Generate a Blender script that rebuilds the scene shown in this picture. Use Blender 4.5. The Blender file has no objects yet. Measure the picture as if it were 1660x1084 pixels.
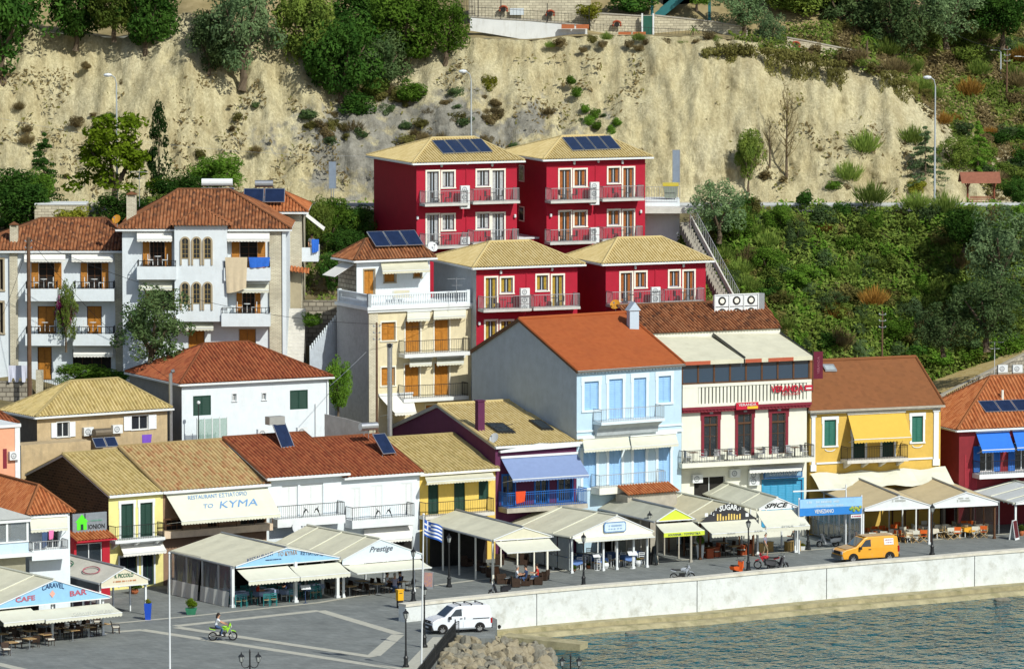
import bpy, bmesh, math, random
from mathutils import Vector, Matrix
from math import sin, cos, tan, pi, radians, sqrt, atan2
S = bpy.context.scene
COL = S.collection
# ---------------- camera: long lens from the castle hill, 57 m above the quay ----------------
F, CX, CY, HC = 9400.0, 830.0, 542.0, 57.0
YH = -340.0
PIT = math.atan((CY - YH) / F)
cam = bpy.data.objects.new('camera', bpy.data.cameras.new('camera'))
COL.objects.link(cam); S.camera = cam
cam.location = (0, 0, HC)
cam.rotation_euler = (pi/2 - PIT, 0, 0)
cam.data.sensor_width = 36; cam.data.lens = 36*F/1660
cam.data.clip_start = 1; cam.data.clip_end = 3000
# ---------------- light ----------------
SUN_EL = radians(40); sdx, sdy = 0.60, -0.80          # direction towards the sun
W = bpy.data.worlds.new('World'); S.world = W; W.use_nodes = True
wn = W.node_tree; wn.nodes.clear()
sky = wn.nodes.new('ShaderNodeTexSky'); sky.sky_type = 'NISHITA'; sky.sun_disc = False
sky.sun_elevation = SUN_EL; sky.sun_rotation = atan2(sdx, sdy)
bg = wn.nodes.new('ShaderNodeBackground'); bg.inputs[1].default_value = 0.095
wo = wn.nodes.new('ShaderNodeOutputWorld')
wn.links.new(sky.outputs[0], bg.inputs[0]); wn.links.new(bg.outputs[0], wo.inputs[0])
sl = bpy.data.lights.new('sun', 'SUN'); sl.energy = 4.0; sl.angle = radians(0.5); sl.color = (1.0, 0.99, 0.90)
so = bpy.data.objects.new('sun', sl); COL.objects.link(so)
sv = Vector((sdx*cos(SUN_EL), sdy*cos(SUN_EL), sin(SUN_EL)))
so.rotation_euler = sv.to_track_quat('Z', 'Y').to_euler(); so.location = (60, 300, 120)
S.view_settings.view_transform = 'Standard'; S.view_settings.look = 'None'
S.view_settings.exposure = 0.05; S.view_settings.gamma = 1
S.render.engine = 'CYCLES'
S.cycles.max_bounces = 5; S.cycles.diffuse_bounces = 2; S.cycles.glossy_bounces = 2
S.cycles.transparent_max_bounces = 6; S.cycles.caustics_reflective = False; S.cycles.caustics_refractive = False

# ---------------- turning photograph positions into world points ----------------
fw = Vector((0, cos(PIT), -sin(PIT))); up = Vector((0, sin(PIT), cos(PIT))); rt = Vector((1, 0, 0))
CAM = Vector((0, 0, HC))
def ray(x, y): return fw + rt*((x-CX)/F) + up*((CY-y)/F)
def PD(x, y, D):
    r = ray(x, y); return CAM + r*(D/r.y)
def G(x, y, z=0.0):
    r = ray(x, y); return CAM + r*((z-HC)/r.z)
def pix(p):
    d = Vector(p)-CAM; w = d.dot(fw)
    return CX + F*d.dot(rt)/w, CY - F*d.dot(up)/w

# ---------------- mesh builder ----------------
class MB:
    def __init__(s): s.v=[]; s.f=[]; s.uv=None; s.mi=[]; s.cur=0
    def add(s, vs, fs, uvs=None):
        n=len(s.v); s.v += [tuple(v) for v in vs]
        for i, f in enumerate(fs):
            s.f.append(tuple(n+k for k in f)); s.mi.append(s.cur)
            if s.uv is not None or uvs is not None:
                if s.uv is None: s.uv = [None]*(len(s.f)-1)
                s.uv.append(uvs[i] if uvs else None)
        return s
    def box(s, x0,x1,y0,y1,z0,z1):
        if x0>x1: x0,x1=x1,x0
        if y0>y1: y0,y1=y1,y0
        if z0>z1: z0,z1=z1,z0
        return s.add([(x0,y0,z0),(x1,y0,z0),(x1,y1,z0),(x0,y1,z0),(x0,y0,z1),(x1,y0,z1),(x1,y1,z1),(x0,y1,z1)],
              [(0,3,2,1),(4,5,6,7),(0,1,5,4),(1,2,6,5),(2,3,7,6),(3,0,4,7)])
    def poly(s, pts): return s.add(pts,[tuple(range(len(pts)))])
    def slab(s, pts, off):
        """closed solid from a polygon and an offset vector"""
        n=len(pts); o=Vector(off); a=[Vector(p) for p in pts]; b=[p+o for p in a]
        fs=[tuple(range(n)), tuple(range(2*n-1,n-1,-1))]
        for i in range(n):
            j=(i+1)%n; fs.append((i,i+n,j+n,j)[::1])
        return s.add(a+b,fs)
    def tube(s, pts, r, n=6, r2=None, cap=True):
        pts=[Vector(p) for p in pts]; m=len(pts); vs=[]
        for i,p in enumerate(pts):
            d=(pts[min(i+1,m-1)]-pts[max(i-1,0)])
            if d.length<1e-9: d=Vector((0,0,1))
            d.normalize(); a=d.orthogonal() if abs(d.z)>.999 else d.cross(Vector((0,0,1)))
            a.normalize(); b=d.cross(a)
            rr = r if r2 is None else r+(r2-r)*i/(m-1)
            for k in range(n):
                t=2*pi*k/n+pi/n; vs.append(p+a*(rr*cos(t))+b*(rr*sin(t)))
        fs=[]
        for i in range(m-1):
            for k in range(n):
                k2=(k+1)%n; fs.append((i*n+k,i*n+k2,(i+1)*n+k2,(i+1)*n+k))
        if cap: fs += [tuple(range(n-1,-1,-1)), tuple(range((m-1)*n,m*n))]
        return s.add(vs,fs)
    def lathe(s, prof, n=12, c=(0,0,0)):
        vs=[]; 
        for r,z in prof:
            for k in range(n):
                t=2*pi*k/n; vs.append((c[0]+r*cos(t),c[1]+r*sin(t),c[2]+z))
        fs=[]
        for i in range(len(prof)-1):
            for k in range(n):
                k2=(k+1)%n; fs.append((i*n+k,i*n+k2,(i+1)*n+k2,(i+1)*n+k))
        fs += [tuple(range(n-1,-1,-1)), tuple(range((len(prof)-1)*n,len(prof)*n))]
        return s.add(vs,fs)
    def ball(s, c, r, n=8, sc=(1,1,1)):
        prof=[(r*sin(pi*(i+.02)/(n*.5+.04) if 0 else pi*i/(n/2)),-r*cos(pi*i/(n/2))) for i in range(n//2+1)]
        vs=[];m=len(prof)
        for rr,z in prof:
            for k in range(n):
                t=2*pi*k/n; vs.append((c[0]+max(rr,1e-4)*cos(t)*sc[0],c[1]+max(rr,1e-4)*sin(t)*sc[1],c[2]+z*sc[2]))
        fs=[(i*n+k,i*n+(k+1)%n,(i+1)*n+(k+1)%n,(i+1)*n+k) for i in range(m-1) for k in range(n)]
        return s.add(vs,fs)
    def mesh(s, name, mats, smooth=False):
        me=bpy.data.meshes.new(name); me.from_pydata(s.v,[],s.f)
        if not isinstance(mats,(list,tuple)): mats=[mats]
        for m in mats: me.materials.append(m)
        if len(mats)>1: me.polygons.foreach_set('material_index', s.mi)
        if s.uv is not None:
            l=me.uv_layers.new(name='UVMap'); i=0; buf=[]
            for f,u in zip(s.f, s.uv):
                for k in range(len(f)): buf += (u[k] if u else (0,0))
            l.data.foreach_set('uv', buf)
        if smooth: me.polygons.foreach_set('use_smooth',[True]*len(me.polygons))
        me.update(); return me
    def build(s, name, mats, parent=None, smooth=False, loc=None, label=None):
        if not s.f: return None
        o=bpy.data.objects.new(name, s.mesh(name,mats,smooth)); COL.objects.link(o)
        if parent is not None: o.parent=parent
        if loc is not None: o.location=loc
        if label: o['label']=label
        return o

def tag(o,label=None,cat=None,group=None,kind=None):
    if label: o['label']=label
    if cat: o['category']=cat
    if group: o['group']=group
    if kind: o['kind']=kind
    return o
def thing(name,label,cat,loc=(0,0,0),rot=0,group=None):
    o=bpy.data.objects.new(name,None); COL.objects.link(o); o.empty_display_size=.3
    o.location=loc; o.rotation_euler=(0,0,rot) if not isinstance(rot,tuple) else rot
    return tag(o,label,cat,group)
def copy_tree(o,parent=None):
    c=o.copy(); COL.objects.link(c); c.parent=parent
    for ch in KIDS(o): copy_tree(ch,c)
    return c
def KIDS(o):
    return [x for x in o.children]
def place(proto,loc,rot=0,label=None,scale=None,group=None):
    c=copy_tree(proto) if proto.get('_used') else proto
    proto['_used']=1
    if '_used' in c and c is not proto: del c['_used']
    c.location=loc; c.rotation_euler=(0,0,rot) if not isinstance(rot,tuple) else rot
    if scale is not None: c.scale=(scale,)*3 if not isinstance(scale,tuple) else scale
    if label: c['label']=label
    if group: c['group']=group
    return c

# ---------------- materials ----------------
MATS={}
def mat(name,col,rough=.8,var=.12,vs=3.0,bump=0,bs=20,metal=0,spec=.3,col2=None,dirt=0,alpha=1,dirtcol=(.12,.10,.07),streak=0):
    """principled surface with real noise variation, optional stains and bump"""
    if name in MATS: return MATS[name]
    m=bpy.data.materials.new(name); m.use_nodes=True; nt=m.node_tree; n=nt.nodes; L=nt.links.new
    b=n['Principled BSDF']; b.inputs['Roughness'].default_value=rough; b.inputs['Metallic'].default_value=metal
    b.inputs['Specular IOR Level'].default_value=spec
    if alpha<1: b.inputs['Alpha'].default_value=alpha
    tc=n.new('ShaderNodeTexCoord')
    c=(*col,1)
    if var>0 or col2:
        nz=n.new('ShaderNodeTexNoise'); nz.inputs['Scale'].default_value=vs; nz.inputs['Detail'].default_value=6; nz.inputs['Roughness'].default_value=.65
        L(tc.outputs['Object'],nz.inputs['Vector'])
        rp=n.new('ShaderNodeValToRGB'); rp.color_ramp.elements[0].position=.32; rp.color_ramp.elements[1].position=.68
        if col2: ca=c; cb=(*col2,1)
        else: ca=tuple(x*(1-var) for x in col)+(1,); cb=tuple(min(1,x*(1+var)) for x in col)+(1,)
        rp.color_ramp.elements[0].color=ca; rp.color_ramp.elements[1].color=cb
        L(nz.outputs[0],rp.inputs[0]); out=rp.outputs[0]
        if dirt>0:
            mp=n.new('ShaderNodeMapping'); L(tc.outputs['Object'],mp.inputs['Vector'])
            mp.inputs['Scale'].default_value=(1.3,1.3,.35) if streak else (1,1,1)
            n2=n.new('ShaderNodeTexNoise'); n2.inputs['Scale'].default_value=1.1 if not streak else 2.2; n2.inputs['Detail'].default_value=8; n2.inputs['Roughness'].default_value=.7
            L(mp.outputs[0],n2.inputs['Vector'])
            r2=n.new('ShaderNodeValToRGB'); r2.color_ramp.elements[0].position=.5; r2.color_ramp.elements[1].position=.78
            r2.color_ramp.elements[0].color=(0,0,0,1); r2.color_ramp.elements[1].color=(dirt,)*3+(1,)
            L(n2.outputs[0],r2.inputs[0])
            mx=n.new('ShaderNodeMix'); mx.data_type='RGBA'; L(r2.outputs[0],mx.inputs[0]); L(out,mx.inputs[6]); mx.inputs[7].default_value=(*dirtcol,1)
            out=mx.outputs[2]
        L(out,b.inputs['Base Color'])
    else: b.inputs['Base Color'].default_value=c
    if bump:
        nb=n.new('ShaderNodeTexNoise'); nb.inputs['Scale'].default_value=bs; nb.inputs['Detail'].default_value=5
        L(tc.outputs['Object'],nb.inputs['Vector'])
        bp=n.new('ShaderNodeBump'); bp.inputs['Strength'].default_value=bump; bp.inputs['Distance'].default_value=.05
        L(nb.outputs[0],bp.inputs['Height']); L(bp.outputs[0],b.inputs['Normal'])
    MATS[name]=m; return m
def tile_mat(name,cols,moss=(.10,.09,.05),mossamt=.5,valley=.55):
    """roof tiles: one random tone per tile (uv cell), weathering blotches"""
    m=bpy.data.materials.new(name); m.use_nodes=True; nt=m.node_tree; n=nt.nodes; L=nt.links.new
    b=n['Principled BSDF']; b.inputs['Roughness'].default_value=.85; b.inputs['Specular IOR Level'].default_value=.2
    uv=n.new('ShaderNodeUVMap'); fl=n.new('ShaderNodeVectorMath'); fl.operation='FLOOR'; L(uv.outputs[0],fl.inputs[0])
    wn_=n.new('ShaderNodeTexWhiteNoise'); wn_.noise_dimensions='3D'; L(fl.outputs[0],wn_.inputs['Vector'])
    rp=n.new('ShaderNodeValToRGB'); e=rp.color_ramp.elements
    e[0].position=0; e[0].color=(*cols[0],1); e[1].position=1; e[1].color=(*cols[-1],1)
    for i,c in enumerate(cols[1:-1]): x=e.new((i+1)/(len(cols)-1)); x.color=(*c,1)
    L(wn_.outputs[0],rp.inputs[0])
    tc=n.new('ShaderNodeTexCoord'); nz=n.new('ShaderNodeTexNoise'); nz.inputs['Scale'].default_value=.7; nz.inputs['Detail'].default_value=8; nz.inputs['Roughness'].default_value=.75
    L(tc.outputs['Object'],nz.inputs['Vector'])
    r2=n.new('ShaderNodeValToRGB'); r2.color_ramp.elements[0].position=.45; r2.color_ramp.elements[1].position=.75
    r2.color_ramp.elements[0].color=(0,0,0,1); r2.color_ramp.elements[1].color=(mossamt,)*3+(1,)
    L(nz.outputs[0],r2.inputs[0])
    mx=n.new('ShaderNodeMix'); mx.data_type='RGBA'; L(r2.outputs[0],mx.inputs[0]); L(rp.outputs[0],mx.inputs[6]); mx.inputs[7].default_value=(*moss,1)
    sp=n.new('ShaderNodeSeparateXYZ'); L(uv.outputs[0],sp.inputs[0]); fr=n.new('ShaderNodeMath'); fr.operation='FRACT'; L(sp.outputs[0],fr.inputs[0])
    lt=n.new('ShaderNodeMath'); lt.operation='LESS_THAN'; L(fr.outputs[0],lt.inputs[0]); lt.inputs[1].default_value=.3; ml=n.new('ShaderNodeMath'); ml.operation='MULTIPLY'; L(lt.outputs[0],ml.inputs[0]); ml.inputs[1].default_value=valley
    m2=n.new('ShaderNodeMix'); m2.data_type='RGBA'; L(ml.outputs[0],m2.inputs[0]); L(mx.outputs[2],m2.inputs[6]); m2.inputs[7].default_value=(*[c*.45 for c in moss],1)  # valley strips darkened as gathered dirt, also to make the ribs look deeper
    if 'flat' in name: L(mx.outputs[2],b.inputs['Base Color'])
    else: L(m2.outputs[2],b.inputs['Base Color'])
    MATS[name]=m; return m
def brick_mat(name,c1,c2,mortar,sc=1.0,bw=.5,rh=.25,bump=.3,ms=.02,squash=1,rotz=None,blot=0,blotcol=(.1,.09,.06)):
    m=bpy.data.materials.new(name); m.use_nodes=True; nt=m.node_tree; n=nt.nodes; L=nt.links.new
    b=n['Principled BSDF']; b.inputs['Roughness'].default_value=.85; b.inputs['Specular IOR Level'].default_value=.25
    tc=n.new('ShaderNodeTexCoord'); mp=n.new('ShaderNodeMapping'); L(tc.outputs['Object'],mp.inputs['Vector'])
    if rotz is None:      # walls: use x and z
        sx=n.new('ShaderNodeSeparateXYZ'); L(tc.outputs['Object'],sx.inputs[0])
        ad=n.new('ShaderNodeMath'); ad.operation='ADD'; L(sx.outputs[0],ad.inputs[0]); L(sx.outputs[1],ad.inputs[1])
        cb=n.new('ShaderNodeCombineXYZ'); L(ad.outputs[0],cb.inputs[0]); L(sx.outputs[2],cb.inputs[1]); vec=cb.outputs[0]
    else:
        mp.inputs['Rotation'].default_value=(0,0,rotz); vec=mp.outputs[0]
    br=n.new('ShaderNodeTexBrick'); L(vec,br.inputs['Vector']); br.inputs['Scale'].default_value=sc
    br.inputs['Color1'].default_value=(*c1,1); br.inputs['Color2'].default_value=(*c2,1); br.inputs['Mortar'].default_value=(*mortar,1)
    br.inputs['Mortar Size'].default_value=ms; br.inputs['Brick Width'].default_value=bw; br.inputs['Row Height'].default_value=rh
    nz=n.new('ShaderNodeTexNoise'); nz.inputs['Scale'].default_value=.35; nz.inputs['Detail'].default_value=8; nz.inputs['Roughness'].default_value=.7; L(tc.outputs['Object'],nz.inputs['Vector'])
    mr=n.new('ShaderNodeMapRange'); mr.inputs[1].default_value=.3; mr.inputs[2].default_value=.7; mr.inputs[3].default_value=.75; mr.inputs[4].default_value=1.2
    L(nz.outputs[0],mr.inputs[0])
    mx=n.new('ShaderNodeMix'); mx.data_type='RGBA'; mx.blend_type='MULTIPLY'; mx.inputs[0].default_value=1
    L(br.outputs[0],mx.inputs[6]); L(mr.outputs[0],mx.inputs[7]); L(mx.outputs[2],b.inputs['Base Color'])
    bp=n.new('ShaderNodeBump'); bp.inputs['Strength'].default_value=bump; bp.inputs['Distance'].default_value=.02; bp.invert=True
    L(br.outputs[1],bp.inputs['Height']); L(bp.outputs[0],b.inputs['Normal'])
    MATS[name]=m; return m

white=mat('white_plaster',(.70,.76,.80),.85,.05,1.5,dirt=.22,dirtcol=(.45,.43,.38),streak=1,bump=.15,bs=6)
whitep=mat('white_paint',(.72,.75,.76),.5,.05,2,dirt=.12,dirtcol=(.4,.37,.3))
cream=mat('cream_plaster',(.68,.60,.40),.85,.08,2,dirt=.35,dirtcol=(.38,.32,.22),streak=1,bump=.15,bs=6)
creamtrim=mat('cream_trim',(.80,.78,.68),.6,.05)
redp=mat('crimson_plaster',(.40,.010,.032),.75,.08,1.2,dirt=.35,dirtcol=(.27,.02,.035),streak=1)
yellowp=mat('yellow_plaster',(.62,.41,.09),.8,.08,1.5,dirt=.3,dirtcol=(.55,.33,.09),streak=1)
paley=mat('pale_yellow_plaster',(.78,.71,.28),.8,.07,1.5,dirt=.25,dirtcol=(.5,.45,.22),streak=1)
yellow5=mat('lemon_plaster',(.75,.53,.12),.8,.08,1.5,dirt=.3,dirtcol=(.5,.36,.14),streak=1)
purplep=mat('purple_plaster',(.105,.022,.07),.8,.1,1.5,dirt=.15,dirtcol=(.07,.03,.05))
bluep=mat('light_blue_plaster',(.47,.63,.75),.8,.05,1.2,dirt=.2,dirtcol=(.36,.45,.52),streak=1)
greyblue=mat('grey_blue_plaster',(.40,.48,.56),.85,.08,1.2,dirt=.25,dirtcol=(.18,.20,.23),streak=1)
bluesh=mat('blue_shutter',(.30,.52,.80),.6,.06)
darkredp=mat('dark_red_plaster',(.22,.022,.03),.8,.12,1.2,dirt=.3,dirtcol=(.10,.015,.02),streak=1)
maroon=mat('maroon_paint',(.20,.02,.035),.6,.08)
verw=mat('warm_white_plaster',(.74,.74,.64),.8,.05,1.5,dirt=.2,dirtcol=(.45,.42,.33),streak=1)
beige=mat('old_beige_plaster',(.48,.37,.22),.9,.16,1.3,dirt=.6,dirtcol=(.22,.19,.14),streak=1,bump=.3,bs=8)
pinkp=mat('salmon_plaster',(.72,.36,.22),.8,.06)
brownp=mat('brown_plaster',(.27,.17,.11),.85,.12)
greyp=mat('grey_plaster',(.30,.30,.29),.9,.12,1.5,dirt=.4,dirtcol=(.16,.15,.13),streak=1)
conc=mat('concrete',(.40,.37,.31),.9,.15,2,dirt=.4,dirtcol=(.2,.18,.13),bump=.3,bs=15)
slabm=mat('slab_edge',(.62,.60,.55),.8,.1,3,dirt=.3,dirtcol=(.3,.27,.2))
woodo=mat('orange_wood',(.42,.17,.022),.55,.18,4)
woodd=mat('dark_wood',(.10,.045,.02),.6,.2,4)
woodp=mat('pale_wood',(.42,.27,.12),.6,.15,4)
pole_m=mat('pole_wood',(.13,.075,.045),.85,.25,3)
green=mat('dark_green_paint',(.012,.05,.035),.6,.1)
teal=mat('teal_green_paint',(.02,.14,.10),.6,.1)
iron=mat('black_iron',(.012,.013,.014),.45,0,spec=.5)
steel=mat('brushed_steel',(.50,.52,.54),.35,.1,5,metal=.8)
greym=mat('grey_metal',(.30,.32,.34),.45,.1,metal=.3)
railg=mat('rail_grey',(.35,.36,.37),.5,0,metal=.2)
glass=mat('dark_glass',(.018,.026,.034),.06,0,spec=.9)
glassb=mat('blue_glass',(.03,.06,.10),.06,0,spec=.9)
solar=mat('solar_cell',(.012,.022,.06),.12,.2,2,spec=.8)
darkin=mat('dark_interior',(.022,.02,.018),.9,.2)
frame_g=mat('grey_window_frame',(.46,.52,.58),.5,0)
curt_o=mat('orange_curtain',(.45,.17,.05),.9,.2,6)
curt_y=mat('yellow_curtain',(.50,.36,.06),.9,.2,6)
curt_w=mat('white_curtain',(.55,.57,.58),.9,.2,6)
awn=mat('cream_canvas',(.62,.60,.46),.85,.07,1.0,dirt=.4,dirtcol=(.42,.39,.28))
awn2=mat('pale_canvas',(.64,.64,.53),.85,.05,1.0,dirt=.22,dirtcol=(.45,.42,.34))
awnw=mat('white_canvas',(.76,.75,.70),.85,.04,1.0,dirt=.15,dirtcol=(.5,.48,.42))
awny=mat('yellow_canvas',(.64,.42,.07),.85,.04)
awnb=mat('blue_canvas',(.03,.17,.62),.8,.04)
awnlb=mat('slate_blue_canvas',(.20,.27,.46),.85,.05)
awng=mat('grey_canvas',(.42,.44,.44),.85,.06)
tentb=mat('beige_canvas',(.55,.45,.27),.85,.06,1,dirt=.3,dirtcol=(.38,.30,.18))
pvc=mat('clear_pvc',(.28,.31,.32),.12,.1,alpha=.40,spec=.7)
pvcw=mat('white_pvc',(.62,.62,.57),.5,.06)
skyblue=mat('sky_blue_panel',(.27,.50,.72),.6,.05)
stone=brick_mat('dark_stone_wall',(.10,.07,.04),(.05,.037,.024),(.14,.10,.06),1,.42,.2,.6,.03)
stonel=brick_mat('pale_stone_wall',(.62,.57,.42),(.46,.42,.31),(.30,.26,.19),1,.55,.22,.5,.02)
stonew=brick_mat('white_brick',(.66,.62,.48),(.54,.50,.38),(.36,.32,.24),1,.28,.1,.4,.012)
rubble=brick_mat('rubble_stone',(.42,.38,.30),(.24,.22,.18),(.16,.14,.11),1,.6,.35,.7,.04)
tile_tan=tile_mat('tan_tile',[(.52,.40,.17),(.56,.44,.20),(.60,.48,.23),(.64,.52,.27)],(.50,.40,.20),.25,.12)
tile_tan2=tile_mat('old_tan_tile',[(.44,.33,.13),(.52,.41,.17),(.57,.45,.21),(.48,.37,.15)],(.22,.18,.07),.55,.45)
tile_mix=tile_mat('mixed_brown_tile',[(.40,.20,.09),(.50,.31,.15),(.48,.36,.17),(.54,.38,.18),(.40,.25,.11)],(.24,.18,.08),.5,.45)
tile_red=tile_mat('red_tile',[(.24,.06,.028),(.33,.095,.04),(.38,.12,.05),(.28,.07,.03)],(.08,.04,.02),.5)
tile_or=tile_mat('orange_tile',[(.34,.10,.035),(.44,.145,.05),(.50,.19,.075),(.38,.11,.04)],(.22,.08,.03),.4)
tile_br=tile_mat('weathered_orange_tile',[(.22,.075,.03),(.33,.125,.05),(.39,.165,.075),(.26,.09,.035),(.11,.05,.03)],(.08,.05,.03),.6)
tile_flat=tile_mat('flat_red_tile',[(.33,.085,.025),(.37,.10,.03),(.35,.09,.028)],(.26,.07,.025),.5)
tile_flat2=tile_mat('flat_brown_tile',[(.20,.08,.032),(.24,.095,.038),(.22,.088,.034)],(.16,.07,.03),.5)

# ---------------- lettering ----------------
def text_mesh(body,size,ext=.008,shear=0,bold=0):
    cu=bpy.data.curves.new('lettering','FONT'); cu.body=body; cu.size=size; cu.extrude=ext; cu.shear=shear; cu.offset=bold
    cu.align_x='CENTER'; cu.align_y='CENTER'; cu.resolution_u=2
    o=bpy.data.objects.new('lettering',cu); COL.objects.link(o)
    bpy.context.view_layer.update()
    dg=bpy.context.evaluated_depsgraph_get(); me=bpy.data.meshes.new_from_object(o.evaluated_get(dg))
    bpy.data.objects.remove(o); bpy.data.curves.remove(cu); me.name='lettering'; return me
def scribble(m,parent,origin,wd,ht,rot=None,n=None):
    """print too small to read: a row of uneven little strokes"""
    rr=random.Random(int(wd*1000)); o=Vector(origin); mb=MB(); x=-wd/2
    while x<wd/2:
        w_=rr.uniform(.25,.7)*ht; h_=ht*rr.uniform(.6,1)
        if rr.random()>.15: mb.box(o.x+x,o.x+x+w_*.8,o.y-.006,o.y+.002,o.z-h_/2,o.z+h_/2)
        x+=w_
    return mb.build('small_print',m,parent)
def letter(body,m,parent,origin,right,upv,width=None,height=None,shear=0,bold=0,ext=.008,curve=0):
    """raised lettering on a surface; origin is its centre, width is fitted"""
    me=text_mesh(body,1,ext,shear,bold); me.materials.clear(); me.materials.append(m)
    xs=[v.co.x for v in me.vertices]; ys=[v.co.y for v in me.vertices]
    w=max(xs)-min(xs); h=max(ys)-min(ys); cx=(max(xs)+min(xs))/2; cy=(max(ys)+min(ys))/2
    sx=(width/w) if width else height/h; sy=(height/h) if height else sx
    r=Vector(right).normalized(); u=Vector(upv).normalized(); nn=r.cross(u).normalized(); u=nn.cross(r)
    o3=Vector(origin)
    for v in me.vertices:
        x=(v.co.x-cx)*sx; y=(v.co.y-cy)*sy
        if curve: y -= curve*(x/(w*sx/2))**2
        v.co=o3+r*x+u*y+nn*(v.co.z+ext)
    o=bpy.data.objects.new('lettering',me); COL.objects.link(o); o.parent=parent; return o
# ---------------- buildings: an Empty at the front left corner, x along the facade, y into the house ----------------
class B:
    def __init__(s,name,label,cat,x,y,D,a,zb,group=None,org=None):
        p=org if org is not None else PD(x,y,D)
        s.a=radians(a); s.zb=zb; s.o=Vector((p.x,p.y,zb)); s.D=p.y
        s.h=p.z-zb
        s.U=Vector((cos(s.a),sin(s.a),0)); s.V=Vector((-sin(s.a),cos(s.a),0))
        s.root=thing(name,label,cat,s.o,s.a,group)
    def w(s,u,v,z): return s.o+s.U*u+s.V*v+Vector((0,0,z))
    def l(s,p):
        d=Vector(p)-s.o; return Vector((d.dot(s.U),d.dot(s.V),d.z))
    def f(s,x,y,v=0):           # photo position on the plane y=v of the house
        r=ray(x,y); k=(v-(CAM-s.o).dot(s.V))/r.dot(s.V); p=s.l(CAM+r*k); return p.x,p.z
    def sd(s,x,y,u=0):          # photo position on the side plane x=u
        r=ray(x,y); k=(u-(CAM-s.o).dot(s.U))/r.dot(s.U); p=s.l(CAM+r*k); return p.y,p.z
    def top(s,x,y,z):           # on a level plane
        r=ray(x,y); k=(s.zb+z-HC)/r.z; p=s.l(CAM+r*k); return p.x,p.y
    def r(s,x0,y0,x1,y1,v=0):   # photo rectangle -> u0,u1,z0,z1
        ym=(y0+y1)/2; xm=(x0+x1)/2
        return s.f(x0,ym,v)[0],s.f(x1,ym,v)[0],s.f(xm,y1,v)[1],s.f(xm,y0,v)[1]
    def zat(s,u,v,y):           # height of the point above (u,v) seen at row y
        lo,hi=-40,80
        for _ in range(50):
            m=(lo+hi)/2
            if pix(s.w(u,v,m))[1]>y: lo=m
            else: hi=m
        return lo
def slope(mb,P0,P1,Q0,Q1,w=.26,h=.085,tl=.42,flat=False,rnd=0):
    P0,P1,Q0,Q1=map(Vector,(P0,P1,Q0,Q1)); e=P1-P0; Ln=e.length; e.normalize()
    m=(Q0+Q1)/2-P0; m=m-e*m.dot(e); t=m.normalized(); nrm=e.cross(t).normalized()
    if nrm.z<0: nrm=-nrm
    q0,q1=(Q0-P0).dot(e),(Q1-P0).dot(e); T=m.length
    def rng(s_):
        hi=T
        if q0>1e-6 and s_<q0: hi=min(hi,T*s_/q0)
        if q1<Ln-1e-6 and s_>q1: hi=min(hi,T*(Ln-s_)/(Ln-q1))
        lo=0
        if q0<-1e-6 and s_<0: lo=T*s_/q0
        if q1>Ln+1e-6 and s_>Ln: lo=T*(s_-Ln)/(q1-Ln)
        return max(0,lo),max(0,hi)
    s0=min(0,q0); s1=max(Ln,q1); n=max(2,int((s1-s0)/w)); w=(s1-s0)/n
    prof=[(0,0),(.28,0),(.42,h),(.78,h),(1,0)] if not flat else [(0,0),(1,0)]
    rows = tl if not flat else .3
    for i in range(n):
        sb=s0+i*w; off=(i%2)*.5
        for (a,ha),(b_,hb) in zip(prof[:-1],prof[1:]):
            sa,sc=sb+a*w,sb+b_*w
            la,Ha=rng(sa); lb,Hb=rng(sc)
            if Ha-la<.01 and Hb-lb<.01: continue
            A=P0+e*sa; C=P0+e*sc
            vs=[A+t*la+nrm*ha,C+t*lb+nrm*hb,C+t*Hb+nrm*hb,A+t*Ha+nrm*ha]
            ua,ub=(i+.15,i+.15) if ha==0 and hb==0 and not flat else (i+.55,i+.6)
            if flat: ua,ub=i+.01,i+.99
            mb.add(vs,[(0,1,2,3)],[[(ua,la/rows+off),(ub,lb/rows+off),(ub,Hb/rows+off),(ua,Ha/rows+off)]])
def under(mb,pts,th=.14):
    mb.slab([Vector(p)-Vector((0,0,.015)) for p in pts],(0,0,-th))
def hip_roof(b,tile,fascia,W_,L_,zE,rA,rB,zR,ov=.35,v0=0,vr=None,u0=0,name='roof',flat=False,parent=None,w=.26,lab=None,tie=None):
    mb=MB(); mb.uv=[]
    x0,x1,y0,y1=u0-ov,u0+W_+ov,v0-ov,v0+L_+ov; vr=v0+L_/2 if vr is None else vr
    A,Bq,C,D_=(x0,y0,zE),(x1,y0,zE),(x1,y1,zE),(x0,y1,zE); R0,R1=(rA,vr,zR),(rB,vr,zR)
    slope(mb,A,Bq,R0,R1,flat=flat,w=w); slope(mb,C,D_,R1,R0,flat=flat,w=w); slope(mb,D_,A,R0,R0,flat=flat,w=w); slope(mb,Bq,C,R1,R1,flat=flat,w=w)
    for p,q in ((A,R0),(Bq,R1),(C,R1),(D_,R0),(R0,R1)):
        if (Vector(p)-Vector(q)).length>.05:
            mb.tube([Vector(p)+Vector((0,0,.05)),Vector(q)+Vector((0,0,.05))],.11,6)
    mb.cur=1
    mb.box(x0+.02,x1-.02,y0+.02,y1-.02,zE-.16,zE-.012)
    o=mb.build(name,[tile,fascia],parent or b.root,label=lab)
    g=MB(); g.box(x0-.08,x1+.08,y0-.12,y0-.003,zE-.15,zE-.02); g.box(x0-.12,x0-.003,y0-.003,y1,zE-.15,zE-.02)
    g.build('gutter',fascia,o); return o
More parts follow.
